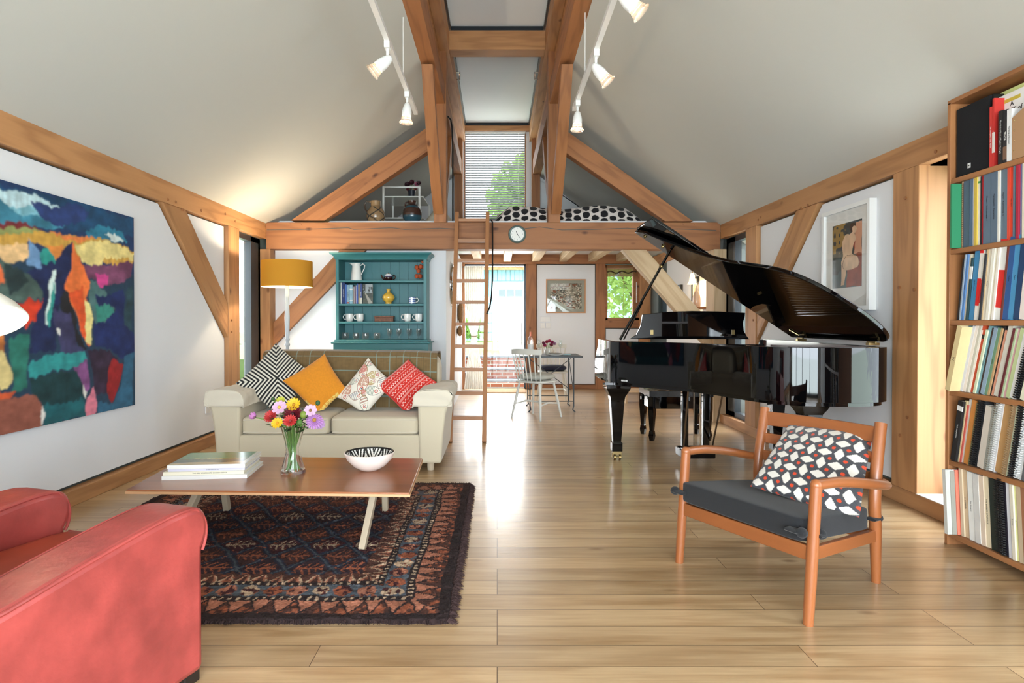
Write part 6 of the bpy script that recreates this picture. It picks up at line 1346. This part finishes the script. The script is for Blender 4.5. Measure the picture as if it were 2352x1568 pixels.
p=atY(1600,705,7.6); tag(MB().lathe([(.04,0),(.046,.01),(.05,.06),(.048,.12),(.036,.17),(.016,.21),(.012,.225),(.012,.265),(.015,.27)],(p.x,7.6,zs),28).build('bottle_vase',mat('cream_glaze',(222,196,170),.2,coat=.4),smooth=.9),'cream bottle shaped vase on the small shelf under the wall lamp','vase')
def plainart(U,W): n=snoise(U,W,8,5); return np.where((n>.5)[...,None],K((190,160,130)),K((120,96,80)))
for (ya,yb,za,zb2,lb) in ((8.08,7.84,1.30,1.74,'dark framed picture behind the lit wall lamp'),(8.75,8.55,1.52,1.68,'tiny dark framed picture further along the dining side wall')):
    picture('small_picture',lb,(WX,ya,za),(0,-1,0),(0,0,1),ya-yb,zb2-za,blackm,.025,mat('picture_mount'),(.03,.03,.04,.04),plainart,(20,30),.03)
# recessed downlights under loft
for x,y,lb in ((1263,580,'small white spotlight on the underside of the loft left of the pale brace'),(1408,582,'small white spotlight under the loft near the piano lid')):
    p=atY(x,y,7.9); t=thing('spotlight',lb,'light',(p.x,7.9,2.315)); MB().tube([(p.x,7.9,2.315),(p.x,7.9,2.28)],.02,10).build('mount',whitem,t); MB().cyl((p.x,7.93,2.27),(p.x,7.86,2.24),.028,.032,n=16).build('lamp_head',whitem,t)
# ================================================================== LOFT THINGS
LZ=2.345
def loft(x,Y): return V((atY(x,0,Y).x,Y,LZ))
wt=mat('white_tube',(228,228,222),.4)
t=thing('white_shelf_unit','white tubular metal shelf unit on the loft','shelf unit',loft(920,8.3)); 
xa,xb=atY(880,0,7.9).x,atY(963,0,7.9).x; za=atY(0,428,7.9).z; zb2=atY(0,450,7.9).z
for (x,y,z1) in ((xa,7.9,za),(xb,7.9,za),(xa+.02,8.5,zb2),(xb+.06,8.5,zb2)): box('upright',(x-.012,y-.012,LZ),(x+.012,y+.012,z1),wt,t)
box('top_rail',(xa,7.89,za-.02),(xb,7.91,za),wt,t)
for z in (zb2,LZ+.16): box('shelf_panel',(xa,7.9,z-.015),(xb+.05,8.5,z),mat('opal_white_glass',(214,216,208),.2),t)
def pot(name,label,x,Y,prof,m,cat,col=None,hnd=None,hm=None,grp=None):
    p=loft(x,Y); t=thing(name,label,cat,p,grp); MB().lathe(prof,p,36,cap=False,col=col).build('body',m,t,smooth=1)
    if hnd: MB().tube([p+V(q) for q in hnd],.011,8).build('handle',hm or m,t)
    return p,t
def jc(i,th,q):
    a_=abs(((th*3/PI)+q[1]*14)%2-1); b_=abs(((th*3/PI)-q[1]*14)%2-1); return lin((44,48,50)) if (a_<.11 or b_<.11) and q[1]<.19 else lin((146,120,88))
k_=lambda P,n=30:[(float(np.interp(i/n,np.linspace(0,1,len(P)),[a for a,b in P])),float(np.interp(i/n,np.linspace(0,1,len(P)),[b for a,b in P]))) for i in range(n+1)]
p=loft(862,7.35); t=thing('stoneware_jug','brown stoneware jug with dark loop pattern on the loft edge','jug',p); MB().lathe(k_([(.085,0),(.108,.05),(.112,.09),(.10,.14),(.07,.185),(.058,.20),(.06,.24),(.062,.262),(.056,.262),(.05,.22),(.0001,.2)],44),p,90,cap=False,col=jc).build('body',vcolg,t,smooth=1)
MB().tube([p+V((-.055,0,.25)),p+V((-.11,0,.26)),p+V((-.135,0,.22)),p+V((-.12,0,.16)),p+V((-.09,0,.12))],.011,8).build('handle',mat('jug_brown',(70,56,44),.3),t)
def vc2(i,th,q): z=q[1]; return lin((40,74,88)) if (z<.085 or .18<z<.2) else lin((60,40,34))
p=loft(946,7.35); t=thing('stoneware_vase','round dark brown and blue banded stoneware pot with small handle on the loft','vase',p); MB().lathe(k_([(.08,0),(.112,.06),(.116,.11),(.105,.16),(.07,.21),(.048,.225),(.047,.25),(.052,.265),(.045,.265),(.04,.23),(.0001,.2)],44),p,48,cap=False,col=vc2).build('body',vcolg,t,smooth=1)
MB().tube([p+V((-.048,0,.25)),p+V((-.08,0,.24)),p+V((-.085,0,.2)),p+V((-.07,0,.19))],.01,8).build('handle',brn,t)
p=V((atY(945,0,8.0).x,8.0,zb2)); t=tag(MB().lathe([(.035,0),(.042,.0),(.05,.09),(.045,.09),(.035,.01)],p,20,cap=False).build('small_dark_vase',mat('navy_glaze',(34,40,52),.2,coat=.4),smooth=1),'small navy vase of dark flowers on the white shelf unit','vase')
for i,(x,y,c,r) in enumerate(((936,424,(60,20,34),.05),(946,420,(76,16,30),.05),(957,423,(190,100,130),.04),(962,421,(50,16,26),.04),(938,436,(110,24,40),.04),(955,434,(170,60,80),.035))):
    flower('dark_bloom',['near black dahlia at the left of the loft vase','dark red dahlia at the top of the loft vase','pink bloom between dark ones in the loft vase','black red bloom at the right of the loft vase','drooping crimson bloom lower left in the loft vase','rose pink bloom lower right in the loft vase'][i],x,y,8.0,c,r,(40,20,20),12,2,.3,d=(random.uniform(-.4,.4),-.8,.3),base=p+V((0,0,.05)),group='flowers in the loft vase')
# cone lampshade on the loft
p=loft(1008,8.0); t=thing('loft_lamp','wide cream cone lampshade on the loft behind the truss post','lamp',p)
MB().lathe([(.20,.10),(.055,.29)],p,48,cap=False).build('lamp_shade',mat('parchment_shade',(216,206,184),.8),t,smooth=1).modifiers.new('s','SOLIDIFY').thickness=.003
MB().lathe([(.07,0),(.06,.02),(.02,.04),(.018,.12)],p,24).build('lamp_base',brn,t)
# bed
bd=thing('loft_bed','low mattress on the loft under the spotted cover','bed',loft(1300,8.5)); xa,xb=atY(1135,0,7.7).x,atY(1470,0,7.7).x
MB().rbox((xa+.03,7.62,LZ),(xb-.05,8.75,LZ+.18),.15,16).build('mattress',cream_l,bd,smooth=1.2)
def dots(U,W):
    a_=U*17; b_=W*6.5; i=np.floor(a_); b2=b_+.5*(i%2)+.35*(snoise(U,W,20,3)-.5); j=np.floor(b2); r2=(a_-i-.5)**2+(b2-j-.5)**2
    C=np.where((r2<(.42)**2)[...,None],K((28,26,28)),K((222,212,204))); return np.where((W<.03)[...,None],K((176,96,86)),C)
g1=np.linspace(0,1,300);g2=np.linspace(0,1,170);U,W=np.meshgrid(g1,g2)
PRF=[(7.50,.012),(7.48,.07),(7.49,.15),(7.56,.22),(7.72,.245),(7.95,.23),(8.3,.21),(8.7,.20)]
def cov(u,v):
    t_=v*(len(PRF)-1); i=min(int(t_),len(PRF)-2); f=t_-i; y=PRF[i][0]*(1-f)+PRF[i+1][0]*f; z=PRF[i][1]*(1-f)+PRF[i+1][1]*f
    e=min(1,min(u,1-u)*9)**.5; z=.01+(z-.01)*e*(1+.10*math.sin(u*11)*math.sin(v*3)); return V((xa+(xb-xa)*u,y+.02*math.sin(u*15),LZ+.004+z))
o=MB().grid(cov,300,170,col=dots(U,W)).build('spotted_bedspread',vcolf,smooth=1.2); tag(o,'white bedspread with large black spots and pink hem on the loft bed','bedspread')
pillow('bed_pillow','slate grey pillow lying on the spotted bedspread','pillow',[loft(1270,8.4)+V((0,0,.25)),loft(1352,8.4)+V((0,0,.25)),loft(1352,8.75)+V((0,0,.35)),loft(1270,8.75)+V((0,0,.31))],.045,mat('slate_cotton',(84,86,100),.9),None,22,nrm=(0,-.4,.9))
# ================================================================== TRACK LIGHTS
glow=mat('halogen_glow',(255,230,200),emit=(255,228,190),es=10); dich=mat('halogen_reflector',(255,240,225),.05,trans=.8,ior=1.3)
def track(X,label,Ylist,cable_y,sgn,y_far):
    t=thing('track_light',label,'track light',(X,4.5,3.1)); z=3.1
    box('track_bar',(X-.018,2.0,z),(X+.018,y_far,z+.034),whitem,t); 
    for cy in (cable_y,cable_y-2.4): MB().tube([(X-.0,cy,z+.03),(X-.03*sgn*0,cy,z+.3),(X,cy,2.105+.715*(2.9-abs(X))-.002)],.0032,6).build('cable' if cy==cable_y else 'suspension_wire',whitem,t)
    for i,(Y,d,on_) in enumerate(Ylist):
        h=V((X,Y,z)); box('adapter',(X-.02,Y-.035,z-.045),(X+.02,Y+.035,z+.002),whitem,t,bev=.003)
        s=MB().cyl((X,Y,z-.045),(X,Y,z-.12),.010,n=10).build('stem',whitem,t)
        d=V(d).normalized(); o_=V((X,Y,z-.12)); M=frame(o_,d,(0,0,1)); Q=M@Matrix.Rotation(PI/2,4,'Y')
        hd=MB().lathe([(.012,-.035),(.026,-.02),(.036,.015),(.041,.045),(.041,.085),(.038,.088)],(0,0,0),28,M=Q).build('lamp_head',whitem,t,smooth=.9)
        MB().lathe([(.036,.088),(.042,.10),(.052,.13),(.059,.14)],(0,0,0),32,M=Q,cap=False).build('reflector',dich,hd,smooth=1)
        MB().lathe([(.0001,.110),(.026,.112)],(0,0,0),16,M=Q,cap=False).build('lit_lamp',glow,hd)
        if on_: 
            l=bpy.data.lights.new('track_spot','SPOT'); l.energy=LAMP[2]; l.color=(1,.82,.62); l.spot_size=1.5; l.spot_blend=.8; l.shadow_soft_size=.04; ob=bpy.data.objects.new('track_spot',l); COL.objects.link(ob); ob.matrix_basis=frame(M@V((.15,0,0)),-d,(0,0,1))@Matrix.Rotation(-PI/2,4,'Y')@Matrix.Rotation(0,4,'Z')
def Yat(y,z,): return 1400*(z-1.15)/(740-y)
track(-.765,'white ceiling track with spotlights hanging on the left slope',[(Yat(101,3.1),(-.75,-.1,-.65),1),(Yat(215,3.1),(-.05,-.1,-1),1),(3.3,(-.9,-.2,-.3),1)],4.98,-1,5.75)
track(.71,'white ceiling track with spotlights hanging on the right slope',[(Yat(120,3.1),(.6,-.1,-.75),1),(Yat(235,3.1),(-.05,-.15,-1),1),(3.45,(.65,-.1,-.65),1)],4.95,1,5.65)
# ================================================================== BOOKCASE
BXF=2.33; BXB=2.555; BY1=3.165; BY0=1.95
bc_=thing('pine_bookcase','tall pine bookcase crammed with music scores at the right edge','bookcase',(2.45,2.6,0))
box('side_panel',(BXF,BY1-.022,0),(BXB,BY1,2.28),pine,bc_,axis=(0,0,1),bev=.002); box('side_panel',(BXF,BY0,0),(BXB,BY0+.022,2.28),pine,bc_,axis=(0,0,1))
shz=[.07,.44,.80,1.16,1.525,1.885]
for z in shz: box('shelf',(BXF+.004,BY0+.022,z-.026),(BXB,BY1-.022,z),pine,bc_,axis=(0,1,0),bev=.002)
box('top_board',(BXF,BY0,2.27),(BXB,BY1,2.292),pine,bc_,axis=(0,1,0),bev=.002); box('back_panel',(BXB-.004,BY0+.02,.07),(BXB,BY1-.02,2.27),mat('brown_hardboard',(96,66,42),.8),bc_)
def yb(x,X=BXF+.015): return 1400*X/(x-1142)
def srow(rowname,z,k,x_off,items,lean=0,X=BXF+.012,defh=.3,grp=None,maxY=None):
    """items: (zoomed x0, x1 at the foot, height, colour, description, extras)"""
    prev=None; n=0
    for it in items:
        x0_,x1_,h,c,desc=it[:5]; ex=it[5] if len(it)>5 else {}
        dxv=ex.get('dx',random.uniform(0,.012)); xa_,xb_=x_off+x0_/k,x_off+x1_/k; ya,yb_=yb(xa_,X+dxv),yb(xb_,X+dxv); n+=1
        if maxY: ya=min(ya,maxY); yb_=min(yb_,ya-.004)
        lb='%s %s'%(desc,ex.get('at',('right of the '+prev+', '+rowname) if prev else ('at the far end of the '+rowname)))
        w=lb.split(); 
        if len(w)>16: lb=' '.join(w[:16])
        w2=desc.split()[:2]; prev=' '.join(w2)+('' if w2[-1] in ('score','folder','binder') else ' one')
        vbook(ex.get('n','music_score'),lb,c,yb_,ya,X+dxv,X+ex.get('d',.20),z+.001,h,'y',ex.get('lean',lean),grp,ex.get('t'),ex.get('tc','k'),spiral=ex.get('sp'),band=ex.get('b'),tsz=ex.get('ts'))
# second shelf from the top
Y2='second shelf down'
srow(Y2,1.525,3.485,2150,[
 (155,193,.335,(150,120,88),'brown card folder'),(194,210,.325,(60,50,46),'black wire bound score',dict(sp='k')),
 (211,259,.335,(84,100,118),'slate blue score'),(260,281,.335,(82,104,132),'thin steel blue score'),(282,296,.335,(214,208,198),'off white score'),(297,319,.345,(204,176,76),'mustard yellow score',dict()),
 (320,346,.335,(216,214,206),'white score with green mark',dict(b=[(.9,.93,(60,140,70))])),(347,354,.33,(30,28,30),'thin black score'),(355,369,.335,(196,36,40),'thin red score'),
 (370,430,.34,(92,110,128),'wide grey blue score titled Violinsonaten',dict(t='Mozart · Violinsonaten I',ts=.012)),(431,482,.34,(88,106,124),'grey blue score titled Klaviertrios',dict(t='Mendelssohn · Klaviertrios',ts=.011)),
 (484,501,.34,(222,218,204),'cream score'),(502,560,.345,(96,112,126),'grey blue score titled Haydn Klaviertrios IV',dict(t='Haydn · Klaviertrios IV',ts=.012)),(561,581,.335,(214,78,56),'coral red score'),(582,606,.345,(222,70,40),'orange red score',dict(t='Piano Album',ts=.007)),
 (607,622,.35,(100,120,136),'narrow blue grey score'),(630,650,.34,(166,36,60),'crimson score'),(652,678,.35,(120,134,184),'periwinkle blue score'),(680,700,.345,(220,212,190),'ivory score'),(702,725,.345,(206,196,176),'beige score'),(727,752,.345,(60,130,160),'turquoise score')],
 0,grp='scores on the second shelf of the bookcase',maxY=3.085)
# green folder sticking out past the case end
t=thing('green_folder','green card folder sticking out in front of the bookcase end','folder',(2.3,3.08,1.526)); o=box('folder_card',(2.30,3.088,1.526),(2.50,3.10,1.85),mat('green_card',(44,128,88),.6),t)
Y3='third shelf down'
srow(Y3,1.16,3.92,2150,[(188,203,.31,(36,36,40),'black score at the corner'),(204,216,.33,(150,164,176),'pale grey blue score'),(217,238,.33,(84,124,174),'medium blue score',dict(t='Studies',ts=.008)),(239,262,.33,(206,194,168),'crumpled cream paper bundle'),(263,280,.31,(40,72,78),'dark green score with white label',dict(b=[(.66,.86,(220,220,214))])),
 (281,292,.31,(32,30,32),'mottled black score'),(293,336,.345,(64,132,176),'bright blue score',dict(t='Klavierwerke',ts=.010)),(338,362,.35,(226,222,212),'white score with red band',dict(b=[(.2,.58,(214,36,32)),(.93,1,(214,36,32))])),(363,378,.33,(222,216,200),'ivory score with red band',dict(b=[(.25,.6,(206,40,34))])),(379,396,.32,(48,52,58),'charcoal score'),
 (397,416,.345,(214,188,146),'tan score'),(417,440,.35,(226,218,198),'cream score',dict(t='Sonaten',ts=.008)),(441,466,.34,(230,226,210),'pale ivory score'),(467,492,.35,(226,214,192),'buff score'),(493,512,.35,(236,228,216),'white score'),
 (514,572,.375,(222,222,216),'wide white score with long red band',dict(b=[(.15,.62,(214,38,30)),(.93,1,(214,38,30))])),(574,592,.35,(112,58,48),'maroon brown score'),(594,642,.38,(44,86,142),'royal blue score',dict(t='Violine',ts=.010)),(644,690,.385,(72,142,186),'sky blue score',dict(t='Trios',ts=.010)),(692,742,.385,(26,60,100),'navy blue score'),(744,800,.32,(226,214,206),'blush white score')],
 math.radians(6.5),grp='scores on the third shelf of the bookcase',maxY=3.135)
Y4='fourth shelf down'
srow(Y4,.80,3.92,2150,[(82,124,.335,(210,190,140),'buff yellow score',dict(t='W',ts=.02,dx=-.05)),(125,136,.33,(150,154,142),'grey green score',dict(dx=-.03)),(137,152,.33,(176,200,196),'pale aqua score',dict(dx=-.012)),(153,183,.335,(206,166,112),'tan score titled Songs',dict(t='MEZZO SOPRANO SONGS',ts=.009)),(184,214,.34,(104,134,138),'teal grey score titled Lieder',dict(t='SCHUBERT LIEDER',ts=.010)),
 (218,240,.34,(204,206,214),'light lilac white score'),(241,266,.35,(224,214,206),'pinkish white score'),(267,290,.35,(190,186,172),'stone grey score'),(291,304,.32,(226,222,208),'narrow ivory score'),(305,333,.345,(204,78,40),'burnt orange score with black band',dict(b=[(.80,.86,(30,28,28))])),(334,354,.32,(206,214,180),'pale lime score'),(355,384,.34,(122,164,170),'duck egg blue score titled Tosti',dict(t='ARIE · TOSTI',ts=.010)),
 (385,400,.33,(64,48,44),'dark brown score'),(401,434,.33,(138,160,178),'powder blue score'),(435,462,.33,(108,142,110),'sage green score',dict(t='Book 2',ts=.008)),(463,478,.33,(186,150,106),'caramel score'),(479,500,.34,(34,32,34),'black score'),(501,520,.32,(214,150,122),'peach score'),(522,562,.35,(206,202,188),'thick putty coloured score'),(563,580,.33,(96,34,40),'burgundy score'),(582,600,.33,(170,190,150),'soft green score'),(601,628,.33,(208,160,166),'dusty pink score'),(629,662,.33,(190,204,150),'apple green score'),(664,712,.33,(228,228,226),'bright white folder'),(714,756,.32,(60,60,60),'black comb bound score',dict(sp='comb')),(758,800,.33,(220,216,190),'pale cream score')],
 math.radians(14),grp='scores on the fourth shelf of the bookcase')
Y5='fifth shelf down'
srow(Y5,.44,3.485,2150,[(122,160,.315,(26,26,28),'black score with white square',dict(t='THE CREATION',tc='w',ts=.010,dx=-.012,b=[(.84,.92,(220,220,216))])),(161,172,.30,(206,196,170),'cream score titled Album',dict(t='ALBUM OF SONGS',ts=.007)),(173,188,.32,(200,182,140),'straw coloured score'),(189,204,.30,(196,90,78),'salmon red score'),(206,226,.33,(224,218,208),'off white score'),(227,258,.33,(206,136,66),'orange tan score'),(260,272,.32,(120,136,100),'green marbled score'),(273,290,.32,(186,170,130),'beaded beige score',dict(sp='t')),(292,332,.33,(44,44,46),'black comb bound score',dict(sp='comb')),
 (336,384,.31,(206,196,182),'thick beige boxed score'),(386,410,.31,(150,150,140),'grey score with paper tabs'),(412,440,.33,(206,206,200),'silver wire bound score',dict(sp='s')),(444,472,.335,(214,214,214),'white comb bound score',dict(sp='w')),(476,534,.33,(182,140,88),'wide tan envelope folder'),(538,566,.35,(176,146,110),'tan wire bound score',dict(sp='t')),(570,596,.36,(200,210,188),'pale mint score'),(600,640,.35,(40,40,42),'second black comb bound score',dict(sp='comb')),(645,690,.36,(216,216,214),'white ring bound score',dict(sp='w')),(694,730,.35,(90,90,92),'dark grey score')],
 math.radians(9.5),grp='scores on the fifth shelf of the bookcase')
Y6='bottom shelf'
srow(Y6,.07,3.485,2150,[(82,108,.325,(200,200,192),'pale grey score',dict(dx=-.052)),(110,147,.32,(150,150,138),'grey score titled Madama Butterfly',dict(t='MADAMA BUTTERFLY',ts=.013,dx=-.03)),(150,188,.325,(222,120,96),'salmon score titled Madama Butterfly',dict(t='MADAMA BUTTERFLY',ts=.011,dx=-.008)),(190,202,.32,(40,34,36),'thin black score'),(203,216,.33,(180,40,36),'thin dark red score'),(217,240,.34,(206,188,158),'parchment coloured score'),(241,281,.34,(206,180,146),'warm beige score',dict(t='LA CLEMENZA',ts=.009)),(284,328,.335,(226,226,220),'white plastic sleeved score',dict(t='Don Giovanni',ts=.009)),(330,374,.335,(206,204,198),'crumpled grey white score'),
 (378,414,.335,(218,198,176),'pinkish beige score'),(416,458,.34,(224,210,178),'cream score titled The Barber of Seville',dict(t='THE BARBER OF SEVILLE',ts=.011)),(462,512,.36,(24,38,32),'dark bottle green binder'),(514,552,.35,(34,34,36),'black ring bound score',dict(sp='k',t="Nuovo Cinema",tc='w',ts=.010)),(554,598,.355,(36,30,42),'aubergine comb bound score',dict(sp='comb')),(602,628,.35,(222,222,226),'white paper bundle'),(630,655,.34,(214,206,186),'ivory score titled Ridotto',dict(t='Ridotto',ts=.010)),(657,684,.34,(204,204,140),'yellow green score titled Faure',dict(t='Faure',ts=.010)),(686,720,.35,(190,170,140),'brown paper score'),(722,760,.35,(150,100,70),'rust score')],
 math.radians(-4),grp='scores on the bottom shelf of the bookcase',maxY=3.13)
# top shelf: loudspeaker and larger books
za=1.885; ya=3.135; yb_=yb(2268)
t=thing('loudspeaker','black bookshelf loudspeaker at the far end of the top shelf','loudspeaker',(BXF+.1,(ya+yb_)/2,za)); box('speaker_cabinet',(BXF+.035,yb_,za+.0),(BXB-.02,ya,za+.355),blackm,t,bev=.003); g_=box('speaker_grille',(BXF+.02,yb_+.004,za+.005),(BXF+.035,ya-.004,za+.35),mat('grille_cloth',(12,13,18),.95,bump=.5,bscale=600,bdist=.001),t,bev=.004)
q=(BXF+.0195,3.135-(3.135-yb_)*.42,za+.045); box('badge',(BXF+.018,q[1]-.009,q[2]-.012),(BXF+.0205,q[1]+.009,q[2]+.012),mat('maker_plate_silver'),g_); 
text('badge_lettering','JBL',.008,blackm,Matrix(((0,0,-1,BXF+.0175),(-1,0,0,q[1]),(0,1,0,q[2]),(0,0,0,1))),g_)
G1='books on the top shelf of the bookcase'
def tb(x0_,x1_,h,c,lb,**e):
    vbook('book',lb,c,yb(2150+x1_/3.485),yb(2150+x0_/3.485),BXF+e.get('dx',.012),BXF+.20,za+.001,h,'y',e.get('lean',0),G1,e.get('t'),e.get('tc','k'),tsz=e.get('ts'),spiral=e.get('sp'),band=e.get('b'))
tb(419,440,.285,(198,50,44),'red book right of the loudspeaker with white lettering',t='The Complete Vocal Album',tc='w',ts=.009)
tb(442,457,.32,(196,46,40),'narrow red and white book, second from the loudspeaker',b=[(.2,.5,(220,214,206))],t='Songs',tc='w',ts=.007)
# face-out cover FEAST
y0_,y1_=yb(2150+690/3.485,BXF+.06),yb(2150+459/3.485,BXF+.06)
t=thing('book','large white book faced outward with a feast title and yellow picture border','book',(BXF+.07,(y0_+y1_)/2,za),G1)
box('cover',(BXF+.06,y0_,za+.001),(BXF+.064,y1_,za+.335),wh,t); box('pages',(BXF+.064,y0_+.004,za+.004),(BXF+.085,y1_-.004,za+.33),paper,t)
yel=mat('cover_yellow',(196,176,70),.5)
mb=MB(); e_=BXF+.0592
mb.box((e_,y1_-.045,za+.03),(e_+.001,y1_-.028,za+.31)); mb.box((e_,y0_+.02,za+.293),(e_+.001,y1_-.045,za+.31)); mb.build('cover_border',yel,t,smooth=0)
MT=lambda y,z:Matrix(((0,0,-1,e_),(-1,0,0,y),(0,1,0,z),(0,0,0,1)))
text('cover_title','A\nFEAST of\nCAROLS',.030,mat('print_black'),MT((y0_+y1_)/2-.015,za+.25),t)
t=thing('book','pale yellow green large book standing behind the feast book','book',(BXF+.1,(y0_+y1_)/2,za),G1); box('cover',(BXF+.087,y0_-.01,za+.001),(BXF+.091,y1_+.002,za+.365),mat('lime_cover',(206,214,140),.5),t); box('pages',(BXF+.091,y0_-.006,za+.003),(BXF+.11,y1_-.002,za+.36),paper,t)
tb2=lambda x0_,x1_,h,c,lb,**e: vbook('book',lb,c,yb(2150+x1_/3.485),yb(2150+x0_/3.485),BXF+.005,BXF+.056,za+.001,h,'y',0,G1,e.get('t'),e.get('tc','k'),tsz=e.get('ts'),band=e.get('b'))
tb2(502,538,.245,(22,22,24),'small black book of madrigals before the feast book',t='The Oxford Book of English Madrigals',tc='w',ts=.010)
tb2(541,569,.24,(34,32,36),'small dark book with pictured spine beside the black madrigals book',b=[(.05,.3,(120,90,70))],t='TENOR',tc='w',ts=.012)
tb2(571,608,.235,(226,226,226),'small white book with red lettering beside the dark pictured one',t='The Songs of Schubert',ts=.009)
y0_,y1_=yb(2370),yb(2150+612/3.485); t=thing('card_box_file','tan cardboard magazine file at the frame edge of the top shelf','box file',(BXF+.05,(y0_+y1_)/2,za)); MB().prism([(BXF+.005,y1_,za+.001),(BXF+.005,y1_,za+.19),(BXF+.005,y0_,za+.235),(BXF+.005,y0_,za+.001)],(.05,0,0)).build('file_body',mat('kraft_card',(170,132,96),.8),t,smooth=0); mb=MB(); [mb.ball((BXF+.005,y1_-.012,za+.04+i*.045),.003,8,6) for i in range(4)]; mb.build('rivets',brass,t)
